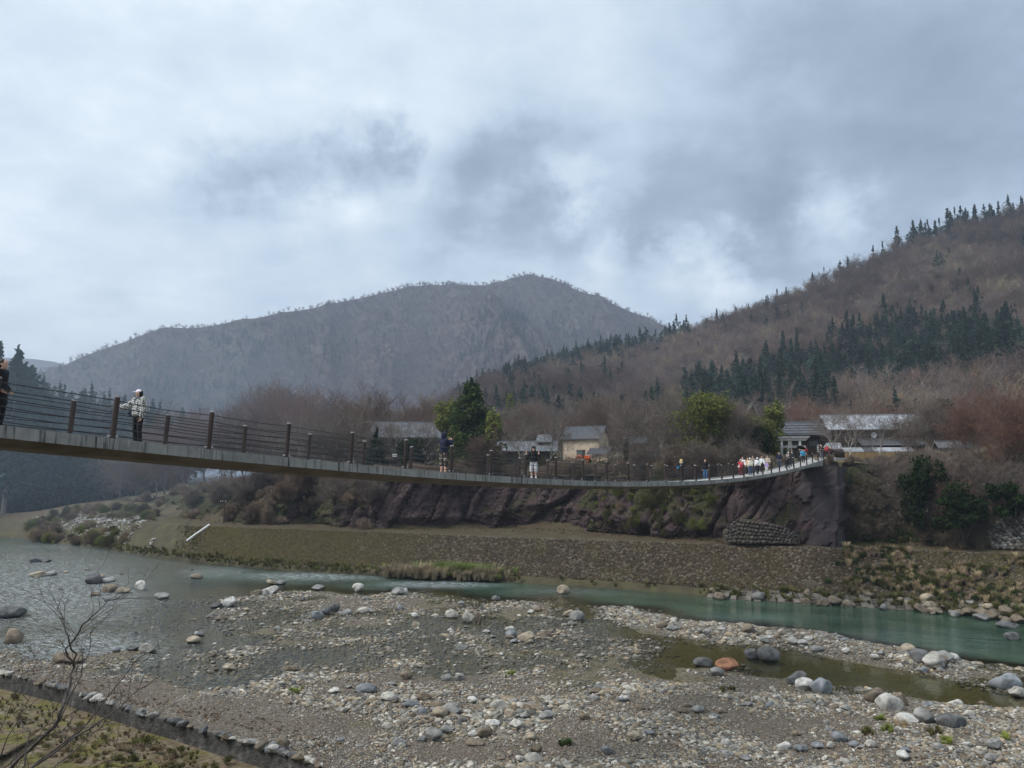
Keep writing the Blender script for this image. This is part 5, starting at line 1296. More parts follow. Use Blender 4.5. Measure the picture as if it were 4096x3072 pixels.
# ---- undergrowth on cliff top and slopes, grass on the bank
M_UTW = bark('undergrowth_twigs', (1, 1, 1), inst=True); M_ULF = leaf_mat('undergrowth_leaves', [(.2, (.5, .5, .5)), (.5, (1.2, 1.2, 1.2))], inst=True)
def brush_mesh(seed):
    lb, tw = bare_tree(seed, H=2.6, trunk_r=.025, spread=.9, lvl_max=3, stems=5, twig_r=.011, fork=.05, up=.05); return segs_mesh('brush', lb + tw, 3, M_UTW, False)
def leafclump(seed): return leaf_cloud(seed, 420, [(q_[0], q_[1], q_[2], .5, .5, .35) for q_ in np.random.default_rng(seed).uniform([-.6, -.6, .2], [.6, .6, 1.0], (5, 3))], .24, M_ULF, 'clump')
def grass_mesh(seed, n=90, H=.9, droop=.6):
    r_ = np.random.default_rng(seed); V = []; Fc = []
    for i in range(n):
        a = r_.uniform(0, 6.28); l = H * r_.uniform(.5, 1.2); b = r_.uniform(0, .18, 2) * [math.cos(a), math.sin(a)]; o = droop * l * r_.uniform(.3, 1); w_ = .012 + .012 * r_.random()
        d = np.array([math.cos(a), math.sin(a)]); s_ = np.array([-d[1], d[0]]) * w_; k = len(V)
        for t, wt in ((0, 1), (.55, .8), (1, .1)):
            c_ = b + d * o * t ** 2; z = l * (t - .35 * t * t * droop)
            V += [(*(c_ - s_ * wt), z), (*(c_ + s_ * wt), z)]
        Fc += [(k, k + 1, k + 3, k + 2), (k + 2, k + 3, k + 5, k + 4)]
    return np_mesh('grass_tuft', np.array(V), np.array(Fc), M_ULF)
BR = [brush_mesh(600 + i) for i in range(4)]; LC = [leafclump(610 + i) for i in range(4)]; GR = [grass_mesh(620 + i) for i in range(4)]
def undergrowth():
    P = []; idx = []; tint = []; s = []; rot = []
    def add(p, k, c, sc, tilt=0.0, az=0.0):
        P.append(p); idx.append(k); q_ = rnd.uniform(.7, 1.25) * (2.0 if k >= 8 else 1.25 if k >= 4 else 1); tint.append(tuple(x * q_ for x in c)); s.append(sc * rnd.uniform(.7, 1.3)); rot.append((tilt, rnd.uniform(-.2, .2), az if tilt else rnd.uniform(0, 6.28)))
    BRN = (.20, .150, .11); OLV = (.075, .072, .026); GRN = (.038, .060, .020); TAN = (.24, .19, .115); LIME = (.13, .15, .035)
    for _ in range(420):                                   # cliff rim
        px = rnd.uniform(560, 4250); k = key_i(px); nn = CN[k]; az = math.atan2(-nn[0], nn[1])
        v = rnd.choice([NVC - 1, NVC - 2, NVC - 3, NVC - 5]); p = CLIFF[k, v]; r0 = rnd.random()
        off = rnd.uniform(0, 5); rs = .45 if 3080 < px < 3720 else 1.0; p = p + np.array([nn[0] * off, nn[1] * off, .1])
        if r0 < .7: add(p, rnd.randrange(4), BRN, .8 * rs, rnd.uniform(0, .9) * (off < 1), az)
        elif r0 < .8: add(p, 4 + rnd.randrange(4), rnd.choice([GRN, OLV, OLV]), .7 * rs)
        else: add(p, 8 + rnd.randrange(4), TAN, .9)
    for _ in range(1200):                                   # right slope
        px = rnd.uniform(3410, 4250); k = key_i(px); v = rnd.randrange(2, NVC if px > 3620 else int(NVC * .72)); p = CLIFF[k, v]; nn = CN[k]; az = math.atan2(-nn[0], nn[1]); r0 = rnd.random()
        if r0 < .16: add(p, rnd.randrange(4), (.12, .095, .065), .7, rnd.uniform(.2, .9), az)
        elif r0 < .75: add(p, 4 + rnd.randrange(4), rnd.choice([GRN, OLV, GRN]), .62)
        else: add(p, 8 + rnd.randrange(4), rnd.choice([OLV, TAN]), .9)
    for _ in range(120):                                   # left slope of the cliff
        px = rnd.uniform(430, 1500); k = key_i(px); v = rnd.randrange(1, NVC); p = CLIFF[k, v]; nn = CN[k]; az = math.atan2(-nn[0], nn[1]); r0 = rnd.random()
        if r0 < .5: add(p, rnd.randrange(4), BRN, .7, rnd.uniform(.2, .9), az)
        elif r0 < .7: add(p, 4 + rnd.randrange(4), rnd.choice([GRN, OLV]), .6)
        else: add(p, 8 + rnd.randrange(4), rnd.choice([OLV, TAN]), .8)
    for _ in range(150):                                   # mossy tongues in the middle of the cliff
        px = rnd.choice([rnd.gauss(2480, 40), rnd.gauss(2760, 60), rnd.gauss(2660, 40)]); k = key_i(px); v = rnd.randrange(6, NVC); add(CLIFF[k, v], rnd.choice([4, 5, 8, 9, 0]), rnd.choice([LIME, OLV, OLV, BRN]), .5)
    for _ in range(1500):                                   # overgrown right end of the stone bank
        px = rnd.uniform(3280, 4250); k = key_i(px); t = rnd.random() ** .8; p = lerp(FL, RL, t)[k] + np.array([0, 0, .05]); py = float(proj(np.array([p]))[1][0])
        vv = .5 + .5 * float(fbm(np.array([px / 120]), np.array([py / 45]), seed=3, oct=3)[0])
        if (vv < .42 if px > 3380 else vv < .72): continue
        r0 = rnd.random()
        add(p, (4 if r0 < .5 else 8) + rnd.randrange(4), rnd.choice([GRN, OLV, GRN]) if r0 < .5 else rnd.choice([TAN, TAN, OLV, BRN]), .36 if r0 < .5 else .85)
    for _ in range(900):                                   # grass along the bank foot and ledge
        px = rnd.uniform(420, 2000) if rnd.random() < .6 else rnd.uniform(2000, 4200); k = key_i(px); p = lerp(WL, FL, rnd.uniform(.15, 1.1))[k] + np.array([0, 0, .25 if px < 2000 else 0])
        if 2000 < px < 2800 and rnd.random() < .85: continue
        add(p, 8 + rnd.randrange(4), rnd.choice([OLV, OLV, (.07, .075, .025), (.09, .08, .04)]) if px < 1450 or px > 2000 else rnd.choice([TAN, OLV, OLV, LIME]), rnd.uniform(.3, .9))
    for _ in range(140):
        px = rnd.choice([1560, 1620, 1690, 1730, 1870, 1920, 1960]) + rnd.gauss(0, 26); k = key_i(px); p = lerp(WL, FL, rnd.uniform(-.15, .7))[k]; p[2] = .1 + .6 * rnd.random(); add(p, 8 + rnd.randrange(4), (.20, .165, .11), rnd.uniform(.7, 1.7))
    for _ in range(110):
        px = rnd.gauss(1840, 70); k = key_i(px); p = lerp(WL, FL, rnd.uniform(.6, 1.6))[k]; p[2] = .6; add(p, 8 + rnd.randrange(4), (.12, .15, .045), 1.5)
    for _ in range(500):                                   # ledge grass
        px = rnd.uniform(500, 4200); k = key_i(px); p = lerp(RL, CL, 1 - .45 * rnd.random() ** 1.5)[k]; r0 = rnd.random()
        add(p, 8 + rnd.randrange(4), rnd.choice([OLV, (.10, .085, .045), (.12, .10, .06), OLV]), .30)
    for _ in range(260):
        px = rnd.uniform(120, 620); k = key_i(px); p = lerp(WL, CL, rnd.random())[k] if px < 560 else lerp(RL, CL, rnd.random())[k]; add(p, rnd.choice([8, 9, 10, 11, 0, 1]), rnd.choice([OLV, TAN, LIME, BRN]), .7)
    for px, py, c_ in [(3520, 2900, LIME), (3560, 2955, LIME), (3470, 2960, OLV), (3740, 2960, OLV), (3780, 3000, LIME), (4020, 2985, LIME), (2900, 2745, OLV), (2040, 2680, LIME), (1180, 2755, LIME), (3690, 2870, GRN), (2260, 2965, GRN), (3600, 2930, TAN)]:
        for _ in range(9):
            p = gp(px + rnd.gauss(0, 16), py + rnd.gauss(0, 8), .4); h = float(bed_h(np.array([p.x]), np.array([p.y]))[0]); add(np.array([p.x, p.y, h]), 8 + rnd.randrange(4), c_, .32)
    s3 = np.repeat(np.array(s)[:, None], 3, 1)
    scatter('undergrowth', np.array(P), np.array(rot), s3, idx, np.array(tint), BR + LC + GR, 'brown brush, ivy and grass growing over cliff, ledge and bank')
undergrowth()
# ================================================================== village
M_PLAST = mat('cream_plaster', [(.3, (.46, .35, .25)), (.55, (.60, .48, .36)), (.75, (.66, .55, .43))], scale=.6, bump=.2, detail=7)
M_WOODD = mat('dark_boards', [(.3, (.022, .016, .013)), (.5, (.045, .033, .026)), (.72, (.075, .058, .046))], scale=2, bump=.4, stretch=(4, 4, .4), bdist=.02)
M_WOODR = mat('red_boards', [(.3, (.065, .028, .022)), (.5, (.10, .046, .036)), (.72, (.14, .072, .055))], scale=2, bump=.4, stretch=(.4, .4, 5), bdist=.02)
M_WOODL = mat('tan_boards', [(.3, (.16, .105, .06)), (.5, (.23, .155, .09)), (.72, (.30, .215, .13))], scale=2, bump=.4, stretch=(.4, .4, 5), bdist=.02)
M_TILE = mat('grey_tiles', [(.3, (.06, .063, .07)), (.55, (.105, .11, .12)), (.75, (.17, .178, .19))], scale=2.5, bump=.5, rough=.55, bdist=.04)
M_SHEET = mat('grey_sheet_roof', [(.3, (.085, .09, .10)), (.55, (.13, .138, .15)), (.75, (.19, .20, .215))], scale=1.2, bump=.2, rough=.5)
M_SILV = mat('silver_roof', [(.3, (.26, .275, .30)), (.55, (.36, .38, .41)), (.75, (.46, .48, .51))], scale=1.2, bump=.15, rough=.4, metal=.0)
M_SCREEN = mat('reed_screen', [(.3, (.26, .175, .075)), (.55, (.36, .25, .115)), (.75, (.44, .32, .16))], scale=3, bump=.4, stretch=(8, 8, .5), bdist=.01)
M_THATCH = mat('grey_thatch', [(.3, (.085, .088, .082)), (.55, (.145, .15, .14)), (.75, (.20, .205, .19))], scale=3, bump=.7, stretch=(3, 3, 1), bdist=.06)
M_STONEG = mat('gate_stone', [(.3, (.22, .22, .21)), (.55, (.32, .32, .31)), (.75, (.40, .40, .39))], scale=2, bump=.3, detail=8)
M_GLASS = mat('window_glass', [(.3, (.012, .015, .018)), (.7, (.03, .035, .04))], scale=1, rough=.12, bump=0, spec=.6)
M_WHITE = plain('white_paint', (.72, .73, .74), .5)
M_ORANGE = plain('tractor_orange', (.75, .13, .035), .4, bump=.03)
M_BLACK = plain('black_paint', (.018, .018, .02), .45, bump=.03)
M_RUBBER = plain('rubber', (.02, .02, .021), .9)
def house(name, px, Y, w_, d_, wall_h, roof_h, rz, roof_m, wall_m, label, over=.5, base=None, seams=0, seam_m=None, windows=(), hip=0.0, cat='house', thick_=.14, dzr=0.0):
    """gabled building: ridge along local x, local -y faces the camera"""
    P = on_land(px, Y); z = P.z - .3 if base is None else base
    root = empty(name, (P.x, Y, z), rz); tag(root, label, cat)
    b = MB(); hw, hd = w_ / 2, d_ / 2
    V = [(-hw, -hd, -1), (hw, -hd, -1), (hw, hd, -1), (-hw, hd, -1), (-hw, -hd, wall_h), (hw, -hd, wall_h), (hw, hd, wall_h), (-hw, hd, wall_h), (-hw, 0, wall_h + roof_h), (hw, 0, wall_h + roof_h)]
    b.add(V, [(0, 1, 5, 4), (2, 3, 7, 6), (1, 2, 6, 9, 5), (3, 0, 4, 8, 7), (0, 3, 2, 1)]); b.build('wall', wall_m, root)
    sl = roof_h / hd
    for s in (-1, 1):
        r_ = MB(); ez = wall_h - sl * over; ex = hw + over
        ye = s * (hd + over); xr = ex - hip
        if s < 0: o4 = [(-ex, ye, ez), (ex, ye, ez), (xr, 0, wall_h + roof_h), (-xr, 0, wall_h + roof_h)]
        else: o4 = [(ex, ye, ez), (-ex, ye, ez), (-xr, 0, wall_h + roof_h), (xr, 0, wall_h + roof_h)]
        r_.hexa([Vector(v) + Vector((0, 0, .03)) for v in o4] + [Vector(v) + Vector((0, 0, .03 + thick_)) for v in o4])
        ro = r_.build('roof_slope', roof_m, root)
        if seams and s < 0:
            for k in range(seams + 1):
                t = k / seams; a = Vector(o4[0]).lerp(Vector(o4[1]), t); c = Vector(o4[3]).lerp(Vector(o4[2]), t); m_ = MB(); m_.tube([a + Vector((0, 0, thick_ + .05)), c + Vector((0, 0, thick_ + .05))], .05, 4); m_.build('seam', seam_m or roof_m, ro)
    rc = MB(); rc.box((0, 0, wall_h + roof_h + thick_ + .06), (w_ + 2 * over - 2 * hip + .05, .34, .2)); rc.build('ridge_cap', roof_m, root)
    for (x, zc, ww, hh) in windows:
        f = MB(); f.box((x, -hd - .03, zc), (ww + .16, .06, hh + .16)); fo = f.build('window', M_WOODD, root)
        g = MB(); g.box((x, -hd - .065, zc), (ww, .03, hh)); g.build('pane', M_GLASS, fo)
        for t in (-.25, .25):
            g = MB(); g.box((x + ww * t, -hd - .085, zc), (.05, .03, hh)); g.build('bar', M_WOODD, fo)
    return root
def tile_ribs(root, w_, d_, wall_h, roof_h, over, n, m):
    hd = d_ / 2; sl = roof_h / hd; ex = w_ / 2 + over
    for k in range(n):
        x = -ex + 2 * ex * (k + .5) / n; r_ = MB(); r_.tube([(x, -(hd + over), wall_h - sl * over + .2), (x, -.1, wall_h + roof_h + .2)], .08, 5, True); r_.build('tile_row', m, root)
# cream storehouse
h = house('cream_house', 2345, 152, 7.4, 6.2, 6.3, 2.2, R(-24), M_TILE, M_PLAST, 'cream plastered house with a grey tiled gable roof behind the hedge', base=13.9, windows=())
tile_ribs(h, 7.4, 6.2, 6.3, 2.2, .5, 19, M_TILE)
f = MB(); f.box((3.73, .6, 4.4), (.06, .8, .9)); fo = f.build('window', M_WOODD, h); g = MB(); g.box((3.77, .6, 4.4), (.03, .6, .7)); g.build('pane', M_GLASS, fo)
l = MB(); l.hexa([Vector(v) for v in [(1.9, -5.6, 3.0), (6.2, -5.6, 3.0), (6.2, -2.5, 4.4), (1.9, -2.5, 4.4), (1.9, -5.6, 3.14), (6.2, -5.6, 3.14), (6.2, -2.5, 4.54), (1.9, -2.5, 4.54)]]); ro = l.build('lean_to_roof', M_TILE, h)
for k in range(11):
    r_ = MB(); x = 2.0 + k * .41; r_.tube([(x, -5.6, 3.2), (x, -2.5, 4.6)], .07, 5); r_.build('tile_row', M_TILE, ro)
l = MB(); l.box((4.0, -5.0, 1.3), (4.0, .12, 3.1)); l.build('lean_to_wall', M_PLAST, h)
for x in (2.0, 6.1): l = MB(); l.box((x, -5.4, 1.2), (.14, .14, 3.4)); l.build('lean_to_post', M_WOODD, h)
for k in range(6): l = MB(); l.box((-.6 + k * .42, -5.2, 1.3), (.39, .05, 2.6)); l.build('sheet_panel', M_WHITE, h)
# long grey-roofed barn
h = house('grey_barn', 2100, 158, 12.5, 6.5, 4.0, 1.8, R(-5), M_SHEET, M_WOODD, 'long low barn with a grey sheet roof left of the cream house', base=14.0, seams=12, over=.6, windows=[(-3, 1.6, 1.2, .8), (1, 1.6, 1.2, .8)], cat='barn')
l = MB(); l.hexa([Vector(v) for v in [(2.2, -1.9, 5.6), (5.6, -1.9, 5.6), (5.3, 1.5, 7.2), (2.6, 1.5, 7.2), (2.2, -1.9, 5.75), (5.6, -1.9, 5.75), (5.3, 1.5, 7.35), (2.6, 1.5, 7.35)]]); l.build('upper_roof', M_SHEET, h)
l = MB(); l.box((3.9, .4, 5.2), (2.9, 2.0, 2.2)); l.build('upper_wall', M_WOODD, h)
# left barn
house('left_barn', 1615, 156, 13.5, 8, 6.4, 2.8, R(9), M_SHEET, M_WOODD, 'dark barn with a wide pale grey roof half hidden by bare trees at left', base=14.4, seams=10, over=.8, windows=[(-2, 2.4, 1.4, 1.0), (2.5, 2.4, 1.4, 1.0)], cat='barn', hip=1.6)
hh = house('garden_hut', 1590, 138, 3.4, 2.6, 2.4, .7, R(6), M_WOODD, M_WOODD, 'small dark hut below the left barn', base=13.6, windows=[(.3, 1.4, 1.0, .7)], cat='hut')
l = MB(); l.box((-.5, -1.5, 2.9), (.8, .35, .6)); l.build('air_conditioner', M_WHITE, hh); l = MB(); l.box((0, -1.36, .4), (3.2, .08, 1.1)); l.build('base_panel', M_WOODL, hh)
# brown shed
h = house('brown_shed', 2545, 136, 3.2, 3.2, 4.9, .9, R(-12), M_SHEET, M_WOODR, 'narrow red-brown wooden shed right of the cream house', base=13.8, seams=4, over=.45, cat='shed', windows=[(.8, 3.3, .6, .5)])
for k in range(7): l = MB(); l.box((0, -1.66 - .012 * (k % 2), .25 + k * .26), (3.1, .06, .25)); l.build('plank', M_WOODL, h)
l = MB(); l.hexa([Vector(v) for v in [(1.0, -3.4, 2.2), (3.4, -3.4, 2.2), (3.4, -1.2, 3.0), (1.0, -1.2, 3.0), (1.0, -3.4, 2.3), (3.4, -3.4, 2.3), (3.4, -1.2, 3.1), (1.0, -1.2, 3.1)]]); l.build('porch_roof', M_SHEET, h)
for x in (1.1, 3.3): l = MB(); l.box((x, -3.2, .9), (.12, .12, 2.7)); l.build('porch_post', M_WOODD, h)
# thatched house and a neighbour's roof
house('thatched_house', 3010, 150, 9, 7.6, 3.4, 8.2, R(78), M_THATCH, M_WOODD, 'steep grey thatched roof showing between bamboo behind the bridge end', base=14.6, over=.7, thick_=.5, cat='house')
house('small_roof_house', 2905, 140, 4.2, 3.4, 7.3, .9, R(0), M_SHEET, M_WOODD, 'small grey roof in the trees left of the thatched house', base=14.2, over=.5, cat='house')
house('far_shed', 3815, 104, 3.4, 2.6, 2.2, .7, R(-14), M_SHEET, M_WOODD, 'little shed with a pale roof among the trees at right', base=14.6, over=.4, seams=4, cat='shed')
# shops at the bridge end
s1 = house('shop_house', 3212, 124, 8.2, 7.0, 5.2, 1.9, R(-8), M_TILE, M_WOODD, 'dark wooden shop with a layered grey shingle roof behind the stone gate', base=14.4, over=.7, cat='shop', windows=[(-2.2, 3.6, 1.4, .8), (1.0, 3.6, 1.4, .8)])
for k in range(5):
    t = k / 5 + .06; sl = 1.9 / 3.5; y = -(4.2) * (1 - t); z = 5.2 - sl * .7 + (1.9 + sl * .7) * t + .24; l = MB(); l.box((0, y, z), (9.5, .10, .12)); l.build('shingle_course', M_SHEET, s1)
for k in range(9): l = MB(); l.box((-3.6 + k * .9, -3.56, 1.3), (.10, .09, 2.6)); l.build('lattice_post', M_WOODR, s1)
for k in range(4): l = MB(); l.box((0, -3.60, .5 + k * .6), (7.6, .05, .08)); l.build('lattice_rail', M_WOODR, s1)
s2 = house('silver_shop', 3490, 121, 13.4, 7.0, 5.9, 2.0, R(-8), M_SILV, M_WOODD, 'long dark shop with a bright silver sheet roof at the bridge end', base=14.4, over=.7, seams=16, cat='shop', windows=[(-4.6, 4.7, 1.3, .7), (-1.4, 4.7, 1.3, .7), (2.4, 4.7, 1.3, .7)])
l = MB(); l.hexa([Vector(v) for v in [(-3.0, -5.6, 3.1), (6.4, -5.6, 3.1), (6.4, -3.5, 4.0), (-3.0, -3.5, 4.0), (-3.0, -5.6, 3.22), (6.4, -5.6, 3.22), (6.4, -3.5, 4.12), (-3.0, -3.5, 4.12)]]); ro = l.build('lower_roof', M_TILE, s2)
for y, z in ((-5.66, 3.2), (-3.55, 4.2)): l = MB(); l.box((1.7, y, z), (9.4, .10, .12)); l.build('edge_strip', M_SILV, ro)
l = MB(); l.tube([(-.6, -3.62, 4.75), (-.6, -3.72, 4.75)], .42, 14); l.build('wall_fan', M_WHITE, s2)
aw = MB(); aw.hexa([Vector(v) for v in [(-8.9, -6.4, 2.55), (-6.1, -6.4, 2.55), (-5.6, -4.2, 3.5), (-7.7, -4.2, 3.5), (-8.9, -6.4, 2.65), (-6.1, -6.4, 2.65), (-5.6, -4.2, 3.6), (-7.7, -4.2, 3.6)]]); ao = aw.build('side_awning', M_SILV, s2)
for k in range(6): l = MB(); t = (k + .5) / 6; l.tube([Vector((-8.9, -6.4, 2.70)).lerp(Vector((-6.1, -6.4, 2.70)), t), Vector((-7.7, -4.2, 3.66)).lerp(Vector((-5.6, -4.2, 3.66)), t)], .04, 4); l.build('seam', M_TILE, ao)
for k in range(7):
    x0 = -6.0 + k * 1.42; l = MB(); l.hexa([Vector(v) for v in [(x0, -7.4, 2.1), (x0 + 1.36, -7.4, 2.1), (x0 + 1.36, -5.9, 2.75), (x0, -5.9, 2.75), (x0, -7.4, 2.17), (x0 + 1.36, -7.4, 2.17), (x0 + 1.36, -5.9, 2.82), (x0, -5.9, 2.82)]]); l.build('awning_panel', M_SILV if k not in (2,) else M_TILE, s2)
    l = MB(); l.box((x0 + .68, -7.42, 1.55), (1.37, .05, 1.06)); l.build('reed_screen', M_SCREEN, s2)
for k in range(8): l = MB(); l.box((-6.0 + k * 1.42, -7.36, .7), (.12, .08, 3.0)); l.build('awning_post', M_WOODD, s2)
l = MB(); l.box((1.0, -3.9, .9), (11, .2, .9)); l.build('shop_counter', M_WOODR, s2)
# black sign with white writing
sg = at(3273, 1818, 113); sign = empty('shop_sign', (sg.x, 113, sg.z), R(-8)); tag(sign, 'tall narrow black sign with white writing beside the shop awning', 'sign')
l = MB(); l.box((0, 0, .72), (.42, .07, 1.5)); l.build('board', M_BLACK, sign)
M_INK = plain('white_lettering', (.85, .85, .83), .6, bump=0)
def glyph(i, z):
    b = MB(); q = [[(-.1, .08, .1, .08), (-.1, -.02, .1, -.02), (0, .11, 0, -.1)], [(-.1, .1, .1, .1), (-.1, .1, -.1, -.1), (.1, .1, .1, -.1), (-.1, 0, .1, 0), (-.1, -.1, .1, -.1)], [(0, .12, -.1, -.1), (0, .12, .1, -.1), (-.08, 0, .08, 0)], [(-.11, .05, .11, .05), (0, .12, 0, -.11), (-.08, -.1, .08, -.1)], [(-.1, .11, -.02, 0), (.02, .11, .1, 0), (-.1, -.05, .1, -.05), (0, .02, 0, -.12)]][i % 5]
    for x0, z0, x1, z1 in q: b.tube([(x0 * 1.3, -.045, z + z0), (x1 * 1.3, -.045, z + z1)], .018, 4)
    return b
for i in range(5): glyph(i, 1.3 - i * .28).build('letter', M_INK, sign)
for x in (-.17, .17): l = MB(); l.box((x, 0, -.35), (.05, .05, .7)); l.build('leg', M_WOODD, sign)
# stone gate
tp = at(3165, 1822, 116); tg = empty('stone_gate', (tp.x, 116, 14.3), R(-10)); tag(tg, 'grey stone shrine gate at the end of the bridge', 'gate')
for x in (-1.35, 1.35):
    l = MB(); l.tube([(x * 1.05, 0, -.3), (x * .97, 0, 3.9)], [.23, .19], 14); l.build('pillar', M_STONEG, tg, True)
    l = MB(); l.tube([(x * 1.05, 0, -.1), (x * 1.05, 0, .25)], [.34, .30], 14); l.build('pillar_foot', M_STONEG, tg)
l = MB(); l.box((0, 0, 3.05), (4.2, .24, .34)); l.build('tie_beam', M_STONEG, tg)
l = MB(); l.hexa([Vector(v) for v in [(-2.2, -.2, 3.92), (2.2, -.2, 3.92), (2.2, .2, 3.92), (-2.2, .2, 3.92), (-2.5, -.26, 4.32), (2.5, -.26, 4.32), (2.5, .26, 4.32), (-2.5, .26, 4.32)]]); l.build('lintel', M_STONEG, tg)
l = MB(); l.hexa([Vector(v) for v in [(-2.55, -.3, 4.33), (2.55, -.3, 4.33), (2.55, .3, 4.33), (-2.55, .3, 4.33), (-2.8, -.3, 4.62), (2.8, -.3, 4.62), (2.8, .3, 4.62), (-2.8, .3, 4.62)]]); l.build('cap_beam', M_STONEG, tg)
l = MB(); l.box((0, 0, 3.58), (.3, .16, .7)); l.build('strut', M_STONEG, tg)
# tripod of poles
tpp = at(3158, 1815, 110); tr = empty('pole_tripod', (tpp.x, 110, 14.6)); tag(tr, 'tall tripod of grey poles standing before the stone gate', 'tripod')
for a in (0, 2.1, 4.2, 5.2): l = MB(); l.tube([(math.cos(a) * .9, math.sin(a) * .9, 0), (math.cos(a) * -.05, math.sin(a) * -.05, 3.6)], [.05, .04], 6); l.build('pole', M_STONEG, tr)
l = MB(); l.tube([(0, 0, 3.3), (0, 0, 3.5)], .13, 8); l.build('lashing', M_WOODL, tr)
# tractor
tx = on_land(2332, 143); tz = at(2332, 1852, 143).z
tra = empty('farm_tractor', (tx.x, 143, tz), R(-28)); tag(tra, 'orange farm tractor with a dark cab parked by the cream house', 'tractor')
def wheel(x, y, r_, w_):
    l = MB(); l.tube([(x, y - w_ / 2, r_), (x, y + w_ / 2, r_)], r_, 18); wo_ = l.build('wheel', M_RUBBER, tra)
    l = MB(); l.tube([(x, y - w_ / 2 - .02, r_), (x, y + w_ / 2 + .02, r_)], r_ * .5, 12); l.build('rim', M_ORANGE, wo_)
for s in (-1, 1): wheel(-.55, s * .62, .62, .34); wheel(1.15, s * .5, .36, .24)
l = MB(); l.hexa([Vector(v) for v in [(.25, -.36, .7), (1.55, -.32, .7), (1.55, .32, .7), (.25, .36, .7), (.25, -.36, 1.42), (1.5, -.28, 1.22), (1.5, .28, 1.22), (.25, .36, 1.42)]]); l.build('hood', M_ORANGE, tra)
l = MB(); l.box((0, 0, .62), (2.6, .5, .3)); l.build('chassis', M_BLACK, tra)
for s in (-1, 1): l = MB(); l.tube([(-.55 + .74 * math.cos(a), s * .62, .62 + .74 * math.sin(a)) for a in np.linspace(.2, 2.9, 9)], .09, 5); l.build('fender', M_ORANGE, tra)
for x in (-.95, .22):
    for y in (-.52, .52): l = MB(); l.box((x, y, 1.55), (.09, .09, 1.5)); l.build('cab_pillar', M_BLACK, tra)
l = MB(); l.hexa([Vector(v) for v in [(-1.15, -.66, 2.28), (.42, -.66, 2.28), (.42, .66, 2.28), (-1.15, .66, 2.28), (-1.0, -.55, 2.44), (.3, -.55, 2.44), (.3, .55, 2.44), (-1.0, .55, 2.44)]]); l.build('cab_roof', M_BLACK, tra)
M_CABG = mat('cab_glass', [(.3, (.10, .115, .12)), (.7, (.16, .18, .185))], scale=1, rough=.15, bump=0, spec=.6)
l = MB(); l.box((.23, 0, 1.85), (.03, .92, .8)); l.build('windscreen', M_CABG, tra)
for y in (-.53, .53): l = MB(); l.box((-.37, y, 1.8), (1.05, .03, .9)); l.build('side_pane', M_CABG, tra)
l = MB(); l.box((-.5, 0, 1.25), (.45, .5, .5)); l.build('seat', M_BLACK, tra)
for y in (-.2, .2): l = MB(); l.tube([(1.53, y, 1.05), (1.58, y, 1.05)], .08, 10); l.build('headlight', M_WHITE, tra)
# marker post and white pipe on the ledge / slope
pp = gp(895, 2097, 4.75); pole = empty('marker_pole', tuple(pp)); tag(pole, 'short dark pole with two crossbars on the ledge at left', 'pole')
l = MB(); l.tube([(0, 0, -.3), (0, 0, 4.1)], [.11, .08], 9); l.build('shaft', M_WOODD, pole)
for z in (3.75, 3.35): l = MB(); l.box((-.25, 0, z), (1.1, .1, .1)); l.build('crossbar', M_WOODD, pole)
for x in (-.7, -.35, .15): l = MB(); l.tube([(x, 0, 3.8), (x, 0, 3.98)], .06, 7); l.build('insulator', M_WHITE, pole)
k = key_i(800); a = Vector(lerp(FL, RL, 1.0)[key_i(838)]); b = Vector(lerp(FL, RL, .42)[key_i(745)]); l = MB(); q = (b - a).normalized(); sd_ = Vector((0, 0, 1)).cross(q).normalized() * .16; u_ = Vector((0, 0, .30))
l.hexa([a - sd_ + u_ * .4 - a, a + sd_ + u_ * .4 - a, b + sd_ + u_ * .4 - a, b - sd_ + u_ * .4 - a, -sd_ + u_ * 1.3, sd_ + u_ * 1.3, b + sd_ + u_ * 1.3 - a, b - sd_ + u_ * 1.3 - a])
o = l.build('white_gauge_strip', M_WHITE); o.location = a; tag(o, 'white strip slanting down the mossy stone bank at left', 'gauge strip')
# foot rock wall across the upstream water
# ================================================================== near bank, kerb of mortared stones, bare shrub
crest_px = [(-900, 2400), (-400, 2560), (0, 2690), (267, 2757), (556, 2850), (834, 2928), (1057, 2990), (1230, 3042), (1500, 3130), (2100, 3300)]
foot_px = [(-900, 2450), (-400, 2620), (0, 2758), (278, 2826), (484, 2886), (667, 2956), (890, 3030), (1057, 3080), (1400, 3200), (2000, 3400)]
def dense(pts, z, n):
    a = np.array(pts, float); k = np.linspace(0, 1, len(a)); t = np.linspace(0, 1, n)
    return smooth1(unproj(np.interp(t, k, a[:, 0]), np.interp(t, k, a[:, 1]), z), 9)
NK = 220
KC = dense(crest_px, 1.85, NK); KF = dense(foot_px, 1.05, NK)
sk = np.concatenate([[0], np.cumsum(np.linalg.norm(np.diff(KC[:, :2], axis=0), axis=1))])
nb = KF - KC; nb[:, 2] = 0; nb /= np.linalg.norm(nb, axis=1, keepdims=True)
kd = [(-.75, -1.1), (-.55, -.35), (-.30, -.06), (0, 0)]
rows = [KC + nb * a + np.array([0, 0, b]) for a, b in kd] + [lerp(KC, KF, t) for t in (.2, .4, .6, .8, 1.0, 1.08)]
rows = [r_ + np.c_[np.zeros((NK, 2)), (.11 * fbm(sk / 1.0, np.full(NK, i * .9), seed=81, oct=4) + .05 * fbm(sk / .3, np.full(NK, i * 1.9), seed=82, oct=2)) * (i not in (0, len(rows) - 1))] for i, r_ in enumerate(rows)]
M_KERB = mat('kerb_mortar', [(.28, (.022, .021, .020)), (.45, (.045, .043, .039)), (.6, (.078, .074, .068)), (.75, (.17, .16, .145))], scale=2.2, bump=1.0, bscale=5, detail=12, bdist=.16)
